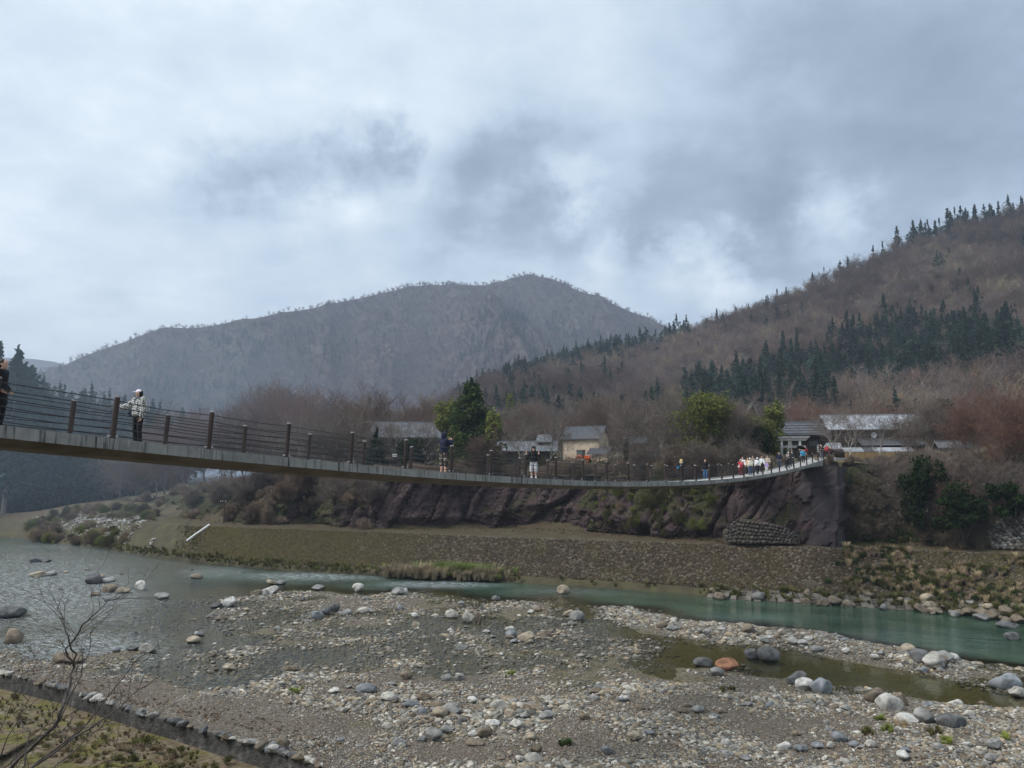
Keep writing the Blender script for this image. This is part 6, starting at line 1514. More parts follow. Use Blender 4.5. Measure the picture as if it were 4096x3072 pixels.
kerb = empty('mortared_kerb', tuple(KC[NK // 2])); ko = np.array(kerb.location)
P = np.stack(rows, 1); meshobj('mortar', np_mesh('mortar', P.reshape(-1, 3) - ko, grid_faces(NK, len(rows))[:, ::-1].copy(), M_KERB, True), kerb)
for i in range(95):
    j = rnd.randrange(35, 175); t = rnd.choice([-.3, -.15, 0, 0, .1]); p = KC[j] + nb[j] * t - ko; w_ = rnd.uniform(.28, .75)
    o = meshobj('stone', BOUL[i % 10], kerb, (p[0], p[1], p[2] + w_ * .08), (rnd.uniform(-.4, .4), rnd.uniform(-.4, .4), rnd.uniform(0, 6.28)), (w_, w_ * .8, w_ * .75))
    t_ = TONES[rnd.choice(['dark', 'dark', 'grey', 'brown', 'white', 'pale', 'blue'])]; v = rnd.uniform(.7, 1.0); o.color = (*[x * v for x in t_], 1)
tag(kerb, 'dark mortared stone kerb running across the lower left corner', 'kerb')
rows = [KF + nb * .05 + np.array([0, 0, .05])]
for dist, z in ((2, 1.15), (5, 1.25), (9, 1.7), (14, 3.2), (20, 6.0), (27, 9.0), (36, 11.0), (50, 11.5)):
    q_ = KF.copy(); q_[:, :2] += np.stack([.12 * nb[:, 0] + .1, -np.ones(NK)], 1) * dist * .95; q_[:, 2] = z + .18 * fbm(q_[:, 0] / 1.6, q_[:, 1] / 1.6, seed=55, oct=4); rows.append(q_)
def moss_mat():
    m, n = new_mat('mossy_ground'); p = n.node('ShaderNodeNewGeometry').outputs['Position']
    a = n.noise(p, .55, 7, .62, .6); b = n.noise(p, 3.5, 7, .7)
    soil = n.ramp(b, [(.3, (.075, .055, .035)), (.5, (.145, .115, .075)), (.7, (.25, .215, .16))])
    moss = n.ramp(b, [(.3, (.060, .058, .018)), (.5, (.125, .115, .035)), (.7, (.19, .17, .06))])
    col = n.mix(n.mr(a, .46, .62), soil, moss)
    col = n.mix(n.mr(n.noise(p, .9, 6, .7), .56, .66), col, (.06, .030, .018))
    bs = n.node('ShaderNodeBsdfPrincipled', {'Base Color': col, 'Roughness': .95, 'Specular IOR Level': .1, 'Normal': n.node('ShaderNodeBump', {'Height': b, 'Strength': .8, 'Distance': .1}).outputs[0]})
    n.node('ShaderNodeOutputMaterial', {'Surface': bs.outputs[0]}); return m
M_MOSS = moss_mat()
P = np.stack(rows, 1); tag(meshobj('near_bank', np_mesh('near_bank', P.reshape(-1, 3), grid_faces(NK, len(rows))[:, ::-1].copy(), M_MOSS, True)), 'mossy near bank with yellow-green moss and bare soil', kind='structure')
# small plants and litter on the mossy ground
PP_ = []; ID = []; TT = []; SS = []; RR = []
for i in range(1500):
    px, py = rnd.uniform(-100, 1300), rnd.uniform(2700, 3080)
    if py < np.interp(px, [0, 278, 484, 667, 890, 1300], [2770, 2838, 2898, 2968, 3042, 3200]) : continue
    p = gp(px, py, 1.25); PP_.append((p.x, p.y, 1.2)); ID.append(rnd.choice([4, 8, 9, 10, 11])); qq = rnd.uniform(.9, 2.0); TT.append(tuple(x * qq for x in rnd.choice([(.09, .085, .03), (.15, .11, .06), (.06, .065, .02), (.13, .115, .05), (.18, .14, .09)]))); SS.append((rnd.uniform(.09, .28),) * 3); RR.append((0, 0, rnd.uniform(0, 6)))
for i in range(330):                                  # dry drift of stalks on the shingle
    px = rnd.uniform(60, 1300); py = np.interp(px, [0, 267, 556, 834, 1057, 1300], [2660, 2720, 2800, 2880, 2930, 2990]) - abs(rnd.gauss(0, 40))
    p = gp(px, py, .6); h = float(bed_h(np.array([p.x]), np.array([p.y]))[0]); PP_.append((p.x, p.y, h)); ID.append(rnd.choice([8, 9, 10, 11])); qq = rnd.uniform(1.0, 1.8); TT.append(tuple(x * qq for x in rnd.choice([(.17, .12, .08), (.22, .17, .115)]))); sv = rnd.uniform(.10, .22); SS.append((sv * 1.5, sv * 1.5, sv * .5)); RR.append((rnd.uniform(-1.5, 1.5), rnd.uniform(-1.5, 1.5), rnd.uniform(0, 6)))
scatter('bank_plants', np.array(PP_), np.array(RR), np.array(SS), ID, np.array(TT), BR + LC + GR, 'small plants, dry stalks and litter on the near bank')
# bare shrub in the lower left corner
M_SHR = mat('shrub_bark', [(.3, (.028, .022, .020)), (.5, (.062, .052, .048)), (.75, (.125, .112, .10))], scale=9, bump=.4, stretch=(1, 1, .3), bdist=.004)
sroot = gp(-60, 3300, 8.6); shrub = empty('bare_shrub', tuple(sroot)); so = Vector(shrub.location)
stems = [ # photograph pixels, forward distance, foot radius
 ([(-150, 3320), (20, 3090), (72, 3040), (217, 2906), (245, 2834), (278, 2750), (300, 2673), (289, 2628), (272, 2550), (256, 2484), (228, 2428)], 9.6, .026),
 ([(300, 2673), (272, 2600), (330, 2500), (400, 2440), (439, 2400), (500, 2384)], 9.7, .013),
 ([(-130, 3330), (60, 3110), (210, 3010), (356, 2890), (462, 2750), (562, 2628), (662, 2556)], 10.2, .016),
 ([(-110, 3330), (80, 3120), (233, 2990), (423, 2867), (562, 2762), (656, 2695)], 9.2, .018),
 ([(-90, 3330), (100, 3060), (115, 2930), (60, 2860), (110, 2800)], 9.0, .012),
 ([(100, 3330), (180, 3120), (350, 2950), (480, 2840), (700, 2930)], 9.8, .010),
 ([(217, 2906), (330, 2700), (365, 2560), (360, 2480)], 9.9, .008),
 ([(-60, 3320), (0, 3040), (60, 2890), (130, 2760)], 8.8, .010),
 ([(-120, 3200), (30, 3060), (150, 2950), (300, 2920), (460, 2880)], 9.1, .009),
 ([(150, 3330), (330, 3090), (620, 2960), (720, 2890)], 10.4, .008),
 ([(350, 3330), (420, 3130), (470, 3000), (640, 2900)], 10.6, .007),
 ([(-150, 3200), (-20, 2980), (90, 2700), (170, 2640)], 10.8, .008)]
tw = []
q = random.Random(77)
for k, (pp, Yd, r0) in enumerate(stems):
    pts = [at(px, py, Yd + .25 * math.sin(i * 1.3 + k)) for i, (px, py) in enumerate(pp)]
    fine = []
    for a, b in zip(pts[:-1], pts[1:]):
        for t in (0, .33, .66): fine.append(a.lerp(b, t) + Vector((q.gauss(0, .012), q.gauss(0, .02), q.gauss(0, .012))))
    fine.append(pts[-1]); m_ = len(fine)
    b = MB(); b.tube([p - so for p in fine], [max(.003, r0 * (1 - .82 * i / (m_ - 1))) for i in range(m_)], 7); b.build('stem', M_SHR, shrub, True)
    for i in range(2, m_ - 1):
        if q.random() < .62:
            d = (fine[i + 1] - fine[i]).normalized(); ax = Vector((q.gauss(0, 1), q.gauss(0, .5), q.gauss(0, 1))).normalized(); d = (d + ax * .75 + Vector((0, 0, .25))).normalized(); p = fine[i] - so; L = q.uniform(.25, .75)
            for s_ in range(5):
                p2 = p + d * L / 5; tw.append((*p, *p2, .0042 * (1 - s_ * .14), .0042 * (1 - (s_ + 1) * .14)))
                if s_ > 0 and q.random() < .6:
                    d2 = (d + Vector((q.gauss(0, 1), q.gauss(0, .5), q.gauss(0, 1))) * .45).normalized(); p3 = p2 + d2 * q.uniform(.08, .3); tw.append((*p2, *p3, .0028, .0014))
                p = p2; d = (d + Vector((q.gauss(0, .2), q.gauss(0, .2), q.gauss(.05, .2)))).normalized()
meshobj('twigs', segs_mesh('twigs', tw, 4, M_SHR), shrub)
tag(shrub, 'leafless dark shrub spreading from the lower left corner', 'shrub')
# ================================================================== people
QUEUE = []                       # (object, voxel) to be fused into one skin at the end
def caps_v(p0, p1, r0, r1, n=10):
    p0, p1 = Vector(p0), Vector(p1); d = p1 - p0; L = d.length; t = d.normalized() if L > 1e-6 else Vector((0, 0, 1))
    a = t.cross(Vector((0, 0, 1)) if abs(t.z) < .9 else Vector((1, 0, 0))).normalized(); b = a.cross(t)
    rings = []
    for k in range(4): th = math.pi / 2 * k / 3.4; rings.append((-math.cos(th) * r0, math.sin(th) * r0 + 1e-4, 0))
    for k in range(3, -1, -1): th = math.pi / 2 * k / 3.4; rings.append((L + math.cos(th) * r1, math.sin(th) * r1 + 1e-4, 1))
    V = [p0 + t * s + (a * math.cos(2 * math.pi * j / n) + b * math.sin(2 * math.pi * j / n)) * r for s, r, _ in rings for j in range(n)]
    m = len(rings); Fc = [(i * n + j, i * n + (j + 1) % n, (i + 1) * n + (j + 1) % n, (i + 1) * n + j) for i in range(m - 1) for j in range(n)]
    Fc += [tuple(range(n - 1, -1, -1)), tuple((m - 1) * n + j for j in range(n))]
    return V, Fc
def ell_v(c, r, tilt=0.0, n=12, m=9):
    c = Vector(c); r = r if hasattr(r, '__len__') else (r, r, r); V = []; ca, sa = math.cos(tilt), math.sin(tilt)
    for i in range(m):
        th = math.pi * (i + .5) / m
        for j in range(n):
            x, y, z = r[0] * math.sin(th) * math.cos(2 * math.pi * j / n), r[1] * math.sin(th) * math.sin(2 * math.pi * j / n), r[2] * math.cos(th)
            V.append(c + Vector((x, y * ca - z * sa, y * sa + z * ca)))
    Fc = [(i * n + j, (i + 1) * n + j, (i + 1) * n + (j + 1) % n, i * n + (j + 1) % n) for i in range(m - 1) for j in range(n)]
    Fc += [tuple(range(n)), tuple((m - 1) * n + j for j in range(n - 1, -1, -1))]
    return V, Fc
class Soft(MB):
    def c(s, p0, p1, r0, r1=None): return s.add(*caps_v(p0, p1, r0, r0 if r1 is None else r1))
    def e(s, c_, r, tilt=0.0): return s.add(*ell_v(c_, r, tilt))
    def fuse(s, name, m, parent, vox): o = s.build(name, m, parent); QUEUE.append((o, vox)); return o
CLOTH = {}
def cloth(name, c, **kw):
    if name not in CLOTH: CLOTH[name] = plain('cloth_' + name, c, .9, v=.22, scale=5, bump=.35, **kw)
    return CLOTH[name]
PAL = dict(black=(.012, .012, .014), navy=(.013, .018, .040), darkgreen=(.018, .026, .026), grey=(.42, .42, .43), jeans=(.075, .16, .30), denim=(.06, .09, .15), red=(.42, .025, .035), maroon=(.16, .018, .022), orange=(.62, .30, .06), beige=(.46, .39, .31), taupe=(.27, .24, .21), white=(.74, .74, .73), cream=(.66, .60, .50), purple=(.50, .38, .72), blue=(.02, .30, .55), brown=(.13, .08, .05), khaki=(.26, .21, .13), slate=(.10, .12, .14), yellow=(.80, .66, .26), darkred=(.14, .015, .02), straw=(.62, .52, .36), pinkwhite=(.80, .72, .74))
def cl(n): return cloth(n, PAL[n])
M_SKIN = plain('skin', (.55, .34, .25), .6, v=.08, scale=4, bump=.05); M_HAIR = plain('dark_hair', (.016, .011, .009), .6); M_HAIRB = plain('brown_hair', (.10, .05, .025), .6)
M_EYE = plain('eye_dark', (.012, .01, .01), .3, bump=0); M_LIP = plain('lips', (.38, .14, .12), .5, bump=0)
def pattern_mat(name, a, b, scale, kind):
    m, n = new_mat(name); tc = n.node('ShaderNodeTexCoord').outputs['Object']
    if kind == 'tooth':
        rot = n.node('ShaderNodeVectorRotate', {'Vector': tc, 'Angle': R(38)}, rotation_type='Y_AXIS').outputs[0]
        f = n.node('ShaderNodeTexChecker', {'Vector': rot, 'Scale': scale}).outputs['Fac']; f2 = n.noise(tc, 60, 3); f = n.mr(n.math('ADD', f, n.math('MULTIPLY', n.math('SUBTRACT', f2, .5), .8)), .3, .7)
    elif kind == 'stripe':
        z = n.node('ShaderNodeSeparateXYZ', {0: tc}).outputs['Z']; f = n.mr(n.math('FRACT', n.math('MULTIPLY', z, scale)), .45, .55)
    else:
        v = n.node('ShaderNodeTexNoise', {'Vector': tc, 'Scale': scale, 'Detail': 5.0, 'Distortion': 1.2}).outputs['Fac']; f = n.mr(v, .55, .62)
    bs = n.node('ShaderNodeBsdfPrincipled', {'Base Color': n.mix(f, a, b), 'Roughness': .9, 'Specular IOR Level': .1})
    n.node('ShaderNodeOutputMaterial', {'Surface': bs.outputs[0]}); return m
M_TOOTH = pattern_mat('houndstooth_knit', (.62, .61, .57), (.025, .025, .028), 26, 'tooth')
M_CAMO = pattern_mat('camouflage_cloth', (.05, .04, .038), (.38, .33, .28), 9, 'camo')
M_PSTR = pattern_mat('striped_knit', (.62, .55, .78), (.30, .18, .50), 9, 'stripe')
J0 = dict(pel=(0, 0, .93), che=(0, .0, 1.27), nec=(0, -.005, 1.43), hea=(0, .02, 1.575), shR=(.175, -.01, 1.385), shL=(-.175, -.01, 1.385), elR=(.225, -.03, 1.12), elL=(-.225, -.03, 1.12), wrR=(.235, .05, .885), wrL=(-.235, .05, .885),
          hiR=(.092, 0, .90), hiL=(-.092, 0, .90), knR=(.105, .02, .49), knL=(-.105, .02, .49), anR=(.11, -.025, .085), anL=(-.11, -.025, .085))
POSE = dict(stand={}, 
 photo=dict(elR=(.25, .19, 1.19), elL=(-.24, .19, 1.19), wrR=(.10, .37, 1.40), wrL=(-.10, .37, 1.40)),
 chest=dict(elR=(.27, .06, 1.12), elL=(-.27, .06, 1.12), wrR=(.09, .27, 1.17), wrL=(-.09, .27, 1.17)),
 face=dict(elR=(.27, .16, 1.17), elL=(-.25, .14, 1.16), wrR=(.13, .20, 1.40), wrL=(-.08, .24, 1.36)),
 peace=dict(elR=(.33, .08, 1.10), elL=(-.33, .08, 1.10), wrR=(.36, .20, 1.31), wrL=(-.30, .22, 1.28)),
 reach=dict(elR=(.36, .14, 1.20), wrR=(.54, .34, 1.17), elL=(-.25, .0, 1.11), wrL=(-.25, .07, .88)),
 walk=dict(knR=(.10, .17, .51), anR=(.10, .20, .09), knL=(-.10, -.02, .49), anL=(-.10, -.24, .13), elR=(.23, -.12, 1.13), wrR=(.24, -.10, .88), elL=(-.23, .05, 1.12), wrL=(-.24, .17, .92)),
 push=dict(elR=(.25, .05, 1.12), elL=(-.25, .05, 1.12), wrR=(.2, .36, 1.02), wrL=(-.2, .36, 1.02)),
 umbrella=dict(elR=(.24, .08, 1.12), wrR=(.12, .25, 1.25)),
 pocket=dict(elR=(.29, -.08, 1.12), elL=(-.29, -.08, 1.12), wrR=(.20, .10, .95), wrL=(-.20, .10, .95)))
def hand(s, w_, d, up, side, curl=.5, sign=None):
    """palm, four fingers of unequal length and a thumb; d = pointing direction, up = back of the hand, side = towards the thumb"""
    w_, d, up, side = Vector(w_), Vector(d).normalized(), Vector(up).normalized(), Vector(side).normalized()
    s.c(w_, w_ + d * .075, .027, .034)
    for k, (o, L) in enumerate(((.030, .066), (.010, .078), (-.010, .072), (-.030, .056))):
        b = w_ + d * .085 + side * o; cu = curl if sign is None or k > 1 else 0.0
        L = L if sign is None or k > 1 else L * 1.05
        spread = side * (.18 * (o > 0) - .05) if sign and k < 2 and k == 0 else Vector((0, 0, 0)); m1 = (d - up * cu * .7 + spread).normalized(); m2 = (d - up * cu * 2.2 + spread).normalized()
        mid = b + m1 * L * .55; s.c(b, mid, .0105, .0095); s.c(mid, mid + m2 * L * .55, .0095, .0085)
    tb = w_ + d * .025 + side * .030; s.c(tb, tb + (d * .5 + side * .8 - up * .2) * .045, .0125, .011); t2 = tb + (d * .5 + side * .8 - up * .2) * .045; s.c(t2, t2 + (d * .9 + side * .2 - up * .5) * .032, .011, .009)
def solve_n(px, lat):
    lo, hi = -4.0, 40.0
    for _ in range(40):
        m = (lo + hi) / 2; q = bpt(m, lat)
        if proj(np.array([tuple(q)]))[0][0] < px: lo = m
        else: hi = m
    return lo
def person(px, lat, H, heading, pose, label, top='black', bot='black', shoe='black', hair=M_HAIR, hat=None, top_len=.0, loose=1.0, bot_kind='trousers', vox=.02, tilt=0.0, scarf=None, hood=False, long_hair=False, n_off=None, sock=None, face_turn=0.0, stripes=False, sign=None):
    n_ = solve_n(px, lat) if n_off is None else n_off
    P = bpt(min(n_, 32.2), lat, -.06) if n_ < 32.2 else Vector((*bpt(n_, lat)[:2], zl + .02))
    hx, hy = heading; root = empty('person', tuple(P), math.atan2(-hx, hy)); s_ = H / 1.70; root.scale = (s_, s_, s_)
    tag(root, label, 'person', 'visitors on the footbridge')
    J = {k: Vector(v) for k, v in J0.items()}
    for k, v in POSE[pose].items(): J[k] = Vector(v)
    hd = J['hea']; rt = Matrix.Rotation(face_turn, 3, 'Z')
    def hp(x, y, z): return hd + rt @ Vector((x, y, z))
    b = Soft()                                                   # ---- the body: one skin
    b.e(hp(0, 0, .02), (.076, .094, .108)); b.e(hp(0, .03, -.055), (.055, .062, .06)); b.c(hp(0, .088, .005), hp(0, .108, -.028), .010, .015)
    for sx in (-1, 1): b.e(hp(sx * .078, -.005, -.005), (.012, .022, .032)); b.c(hp(sx * .02, .082, .03), hp(sx * .05, .068, .032), .014)
    b.c(J['nec'] - Vector((0, 0, .05)), hd - Vector((0, .015, .06)), .055, .052)
    b.e(J['che'], (.15, .095, .17)); b.e((J['che'] + J['pel']) / 2, (.13, .088, .16)); b.e(J['pel'], (.155, .10, .12)); b.c(J['shR'], J['shL'], .062)
    for S, sx in (('R', 1), ('L', -1)):
        b.c(J['sh' + S], J['el' + S], .050, .040); b.c(J['el' + S], J['wr' + S], .038, .026)
        b.c(J['hi' + S], J['kn' + S], .082, .055); b.c(J['kn' + S], J['kn' + S].lerp(J['an' + S], .35), .052, .056); b.c(J['kn' + S].lerp(J['an' + S], .35), J['an' + S], .056, .036)
        an = J['an' + S]; b.c(an + Vector((0, -.03, -.035)), an + Vector((sx * .015, .14, -.05)), .042, .034)
        fd = (J['wr' + S] - J['el' + S]).normalized()
        if pose in ('peace',): hand(b, J['wr' + S], (0, .05, 1), (0, -1, .05), (-sx, .1, 0), 1.0, sign='v')
        elif pose in ('photo', 'face', 'chest'): hand(b, J['wr' + S], (fd + Vector((-sx * .4, .1, .6))), (sx * .5, -.7, .2), (-sx * .4, -.1, .8), .55)
        elif pose == 'reach' and S == 'R': hand(b, J['wr' + S], (.75, .65, -.02), (0, .05, 1), (-.65, .75, 0), .18)
        else: hand(b, J['wr' + S], fd, (sx, 0, 0), (0, 1, 0), .45)
    b.fuse('body', M_SKIN, root, vox * .62)
    for sx in (-1, 1): e = Soft(); e.e(hp(sx * .031, .083, .012), (.012, .008, .007)); e.build('eye', M_EYE, root, True)
    e = Soft(); e.e(hp(0, .09, -.055), (.022, .008, .006)); e.build('mouth', M_LIP, root, True)
    m_top = top if not isinstance(top, str) else cl(top); m_bot = bot if not isinstance(bot, str) else cl(bot)
    t = Soft(); lo = .0                                           # ---- upper garment
    g = .028 * loose
    t.e(J['che'] + Vector((0, 0, .0)), (.15 + g * 1.5, .10 + g * 1.3, .19)); t.c(J['shR'], J['shL'], .066 + g * .6); hem = J['pel'].z - .02 - top_len
    t.e(((J['che'].x + J['pel'].x) / 2, (J['che'].y + J['pel'].y) / 2, (J['che'].z + hem) / 2), (.15 + g * 1.5, .102 + g * 1.6, (J['che'].z - hem) / 2 + .06))
    t.e((J['pel'].x, J['pel'].y, hem + .06), (.16 + g * 1.3, .11 + g * 1.5, .085))
    if top_len > .2: t.c((-.05, 0, J['pel'].z), (-.06, 0, hem + .05), .13, .14); t.c((.05, 0, J['pel'].z), (.06, 0, hem + .05), .13, .14)
    for S in 'RL': t.c(J['sh' + S], J['el' + S], .056 + g, .047 + g); t.c(J['el' + S], J['el' + S].lerp(J['wr' + S], .93), .046 + g, .034 + g * .7)
    t.c(J['nec'] - Vector((0, 0, .06)), J['nec'] + Vector((0, 0, -.005)), .075, .070)
    to = t.fuse('jacket', m_top, root, vox)
    if stripes:
        for k in (-1, 0, 1):
            z = MB(); pts = [J['shL'] + Vector((-.02, .02 * k, .085)), J['shL'] + Vector((-.092, .022 * k, .0)), J['elL'] + Vector((-.082, .022 * k, 0)), J['wrL'] + Vector((-.058, .02 * k, .03))]; z.tube(pts, .0065, 5); z.build('sleeve_stripe', cl('white'), to)
    bt = Soft()                                                   # ---- lower garment
    bt.e(J['pel'] - Vector((0, 0, .03)), (.165, .115, .12))
    for S, sx in (('R', 1), ('L', -1)):
        if bot_kind == 'trousers': bt.c(J['hi' + S], J['kn' + S], .100, .074); bt.c(J['kn' + S], J['an' + S] + Vector((0, 0, .03)), .074, .064)
        else: e2 = J['hi' + S].lerp(J['kn' + S], 1.0 if bot_kind == 'shorts' else 1.25) + Vector((sx * .02, 0, 0)); bt.c(J['hi' + S], e2, .105, .098); 
    bt.fuse('trousers' if bot_kind == 'trousers' else 'shorts', m_bot, root, vox)
    for S, sx in (('R', 1), ('L', -1)):
        an = J['an' + S]; sh = Soft(); sh.c(an + Vector((0, -.035, -.035)), an + Vector((sx * .018, .16, -.045)), .050, .042); sh.c(an + Vector((0, -.01, .0)), an + Vector((0, -.01, -.03)), .045, .05); sh.fuse('shoe', cl(shoe), root, max(.014, vox * .8))
        if sock: k_ = Soft(); k_.c(an, J['an' + S].lerp(J['kn' + S], .30), .046, .050); k_.fuse('sock', cl(sock), root, .014)
    if hood:
        h = Soft(); h.e(hp(0, -.045, .015), (.105, .10, .135)); h.c(hp(0, -.03, -.10), J['nec'], .095, .11); h.c(hp(.085, .005, .07), hp(.085, .0, -.09), .030); h.c(hp(-.085, .005, .07), hp(-.085, 0, -.09), .030); h.c(hp(-.06, .01, .125), hp(.06, .01, .125), .032)
        h.fuse('hood', cl(hood) if isinstance(hood, str) else m_top, root, vox * .75)
    elif hair:
        h = Soft(); h.e(hp(0, -.022, .04), (.088, .092, .098)); h.e(hp(0, -.045, -.01), (.082, .065, .10))
        if long_hair: h.c(hp(0, -.055, -.03), hp(0, -.085, -.24), .075, .055)
        h.fuse('hair', hair, root, vox * .7)
    if hat:
        kind, colr = hat; h = Soft()
        if kind == 'cap': h.e(hp(0, -.008, .065), (.092, .106, .074)); h.e(hp(0, .125, .062), (.070, .085, .010), -.12)
        elif kind == 'brim': h.e(hp(0, -.005, .075), (.092, .10, .085)); h.e(hp(0, 0, .052), (.185, .19, .016))
        elif kind == 'beret': h.e(hp(0, -.01, .10), (.105, .115, .042))
        elif kind == 'straw': h.c(hp(0, 0, .05), hp(0, 0, .16), .14, .03); h.e(hp(0, 0, .04), (.21, .21, .014))
        h.fuse('hat', cl(colr), root, min(.012, vox))
    if scarf:
        h = Soft()
        for k in range(10): a0 = 2 * math.pi * k / 10; a1 = a0 + .75; h.c(J['nec'] + Vector((.088 * math.cos(a0), .085 * math.sin(a0) + .01, .01 + .012 * math.sin(3 * a0))), J['nec'] + Vector((.088 * math.cos(a1), .085 * math.sin(a1) + .01, .01 + .012 * math.sin(3 * a1))), .042)
        h.c(J['nec'] + Vector((.01, .10, -.02)), J['nec'] + Vector((.0, .14, -.13)), .055, .04); h.fuse('scarf', cl(scarf), root, .012)
    return root, J, s_
def world(root, p): 
    s = root.scale.x; a = root.rotation_euler.z; p = Vector(p) * s
    return Vector(root.location) + Vector((p.x * math.cos(a) - p.y * math.sin(a), p.x * math.sin(a) + p.y * math.cos(a), p.z))
def bag(root, p, size, colour, label, strap=True, name='shoulder_bag'):
    o = empty(name, tuple(world(root, p)), root.rotation_euler.z); tag(o, label, 'bag')
    b = Soft(); b.e((0, 0, 0), (size * .62, size * .26, size * .42)); b.e((0, 0, -size * .12), (size * .58, size * .30, size * .32)); b.fuse('pouch', cl(colour), o, .014)
    f = MB(); f.box((0, size * .27, size * .12), (size * 1.0, .012, size * .3)); f.build('flap', cl(colour), o)
    if strap:
        sh = Vector((-.16 if p[0] > 0 else .16, 0, 1.46)) - Vector(p); z = MB(); z.tube([(size * .5 * (1 if p[0] > 0 else -1), 0, size * .3), Vector((0, .10, 0)) * .6 + sh * .45 + Vector((0, .03, 0)), sh + Vector((0, .06, 0))], .013, 6); z.build('strap', cl(colour), o)
    return o
def phone(root, p, label):
    o = empty('phone', tuple(world(root, p)), root.rotation_euler.z); tag(o, label, 'phone')
    b = MB(); b.box((0, 0, 0), (.075, .009, .155)); b.build('case', M_BLACK, o); b = MB(); b.box((0, -.006, 0), (.067, .003, .145)); b.build('screen', M_GLASS, o); b = MB(); b.tube([(.018, .004, .055), (.018, .009, .055)], .009, 8); b.build('lens', M_GLASS, o)
def to_cam(px, lat, turn=0.0):
    q = bpt(solve_n(px, lat), lat); d = Vector((-q.x, -q.y)); d.normalize(); c, s = math.cos(turn), math.sin(turn); return (d.x * c - d.y * s, d.x * s + d.y * c)
person(-8, .55, 1.76, (1.0, .10), 'pocket', 'person in a dark coat with dark tied hair at the left border of the bridge', 'black', 'black', long_hair=False, vox=.014, top_len=.30)
r_, J, s = person(548, 1.0, 1.66, (-.50, -.87), 'reach', 'person in white cap and houndstooth jacket reaching to the rail', M_TOOTH, 'black', hair=M_HAIR, hat=('cap', 'pinkwhite'), scarf='slate', vox=.013, loose=1.9, stripes=True, face_turn=-.75)
bag(r_, (.20, .12, .98), .17, 'navy', 'dark shoulder bag worn by the person in the white cap')
r_, J, s = person(1774, 1.05, 1.86, (.62, .78), 'photo', 'person in a dark hooded jacket and camouflage shorts taking a picture', 'navy', M_CAMO, hood=True, bot_kind='long shorts', vox=.013, loose=1.5)
phone(r_, (0, .45, 1.49), 'dark phone held up by the hooded person in camouflage shorts')
r_, J, s = person(2135, 1.1, 1.77, to_cam(2135, 1.1, -.12), 'peace', 'person in black hoodie and pale grey shorts making two victory signs', 'black', 'grey', hood=True, hat=('cap', 'black'), bot_kind='shorts', sock='white', vox=.013, loose=1.3)
r_, J, s = person(2727, 1.7, 1.68, to_cam(2727, 1.7, -.25), 'face', 'person with a yellow hood and long black coat holding both hands to the face', 'black', 'black', hood='yellow', top_len=.42, vox=.016, loose=1.2)
bag(r_, (.22, .22, 1.06), .15, 'blue', 'bright blue pouch hanging from the person with the yellow hood')
person(2822, 1.75, 1.68, to_cam(2822, 1.75, .1), 'stand', 'person in a black hooded jacket and blue jeans walking alone', 'black', 'jeans', 'white', hood=True, vox=.016, loose=1.3, top_len=.05)
CAMH = lambda px, lat, t=0.0: to_cam(px, lat, t)
r_, *_ = person(2965, 1.2, 1.60, CAMH(2965, 1.2, -.2), 'walk', 'person in red jacket and dark red trousers with a beige cap', 'red', 'darkred', 'white', hat=('cap', 'straw'), loose=1.4)
bag(r_, (.17, .14, .98), .17, 'white', 'white bag worn across the person in red')
person(2972, 2.15, 1.72, CAMH(2972, 2.1), 'walk', 'dark-haired person in white behind the one in red', 'white', 'khaki')
person(2992, 1.95, 1.60, CAMH(2992, 1.9), 'walk', 'person in an orange jacket among the walkers', 'orange', 'black', hair=M_HAIRB, long_hair=True)
person(3001, 1.15, 1.66, CAMH(3001, 1.1, .1), 'walk', 'person in pale waistcoat and white cap with dark trousers', 'cream', 'denim', 'black', hat=('cap', 'white'))
person(3013, 2.1, 1.76, CAMH(3013, 2.1), 'walk', 'tall person in a grey-brown jacket at the back of the group', 'taupe', 'denim', hat=('beret', 'brown'))
r_, *_ = person(3031, 1.05, 1.62, CAMH(3031, 1.0, .3), 'walk', 'person in white jacket and white brimmed sun hat', 'white', 'black', hat=('brim', 'white'), loose=1.4)
bag(r_, (.10, .18, 1.0), .18, 'cream', 'cream bag of the person in the white sun hat')
person(3049, 1.5, 1.66, CAMH(3049, 1.5), 'walk', 'long-haired person in white top and black trousers', 'white', 'black', hair=M_HAIRB, long_hair=True)
person(3072, 1.9, 1.60, CAMH(3072, 1.9), 'walk', 'person in a beige knit behind the child in purple', 'beige', 'khaki', hat=('beret', 'taupe'))
person(3067, 1.05, 1.12, CAMH(3067, 1.0), 'walk', 'child in a purple striped top and white trousers', M_PSTR, 'white', 'white')
person(3118, 1.9, 1.76, CAMH(3118, 1.9), 'pocket', 'person in navy jacket and jeans with white shoes', 'navy', 'denim', 'white', loose=1.4)
person(3156, 2.0, 1.60, CAMH(3156, 2.0), 'chest', 'person in black waistcoat with white sleeves behind the pushchair', 'taupe', 'black', hat=('cap', 'white'))
person(3169, 1.3, 1.70, CAMH(3169, 1.3, -.3), 'push', 'person in a long dark coat standing at the pushchair', 'darkgreen', 'black', top_len=.45, loose=1.3)
r_, *_ = person(3199, 2.0, 1.72, CAMH(3199, 2.0, .5), 'umbrella', 'person in a dark coat under the black umbrella', 'darkgreen', 'black', 'white', top_len=.15)
um = empty('umbrella', tuple(world(r_, (.08, .33, 1.30))), r_.rotation_euler.z); tag(um, 'open black umbrella held over the bridge end', 'umbrella'); um.rotation_euler = (.12, -.35, r_.rotation_euler.z)
b = MB(); nS = 8; V = [(0, 0, .78)]
for rr, z in ((.25, .74), (.46, .62), (.58, .50)): V += [(rr * math.cos(2 * math.pi * k / nS), rr * math.sin(2 * math.pi * k / nS), z) for k in range(nS)]
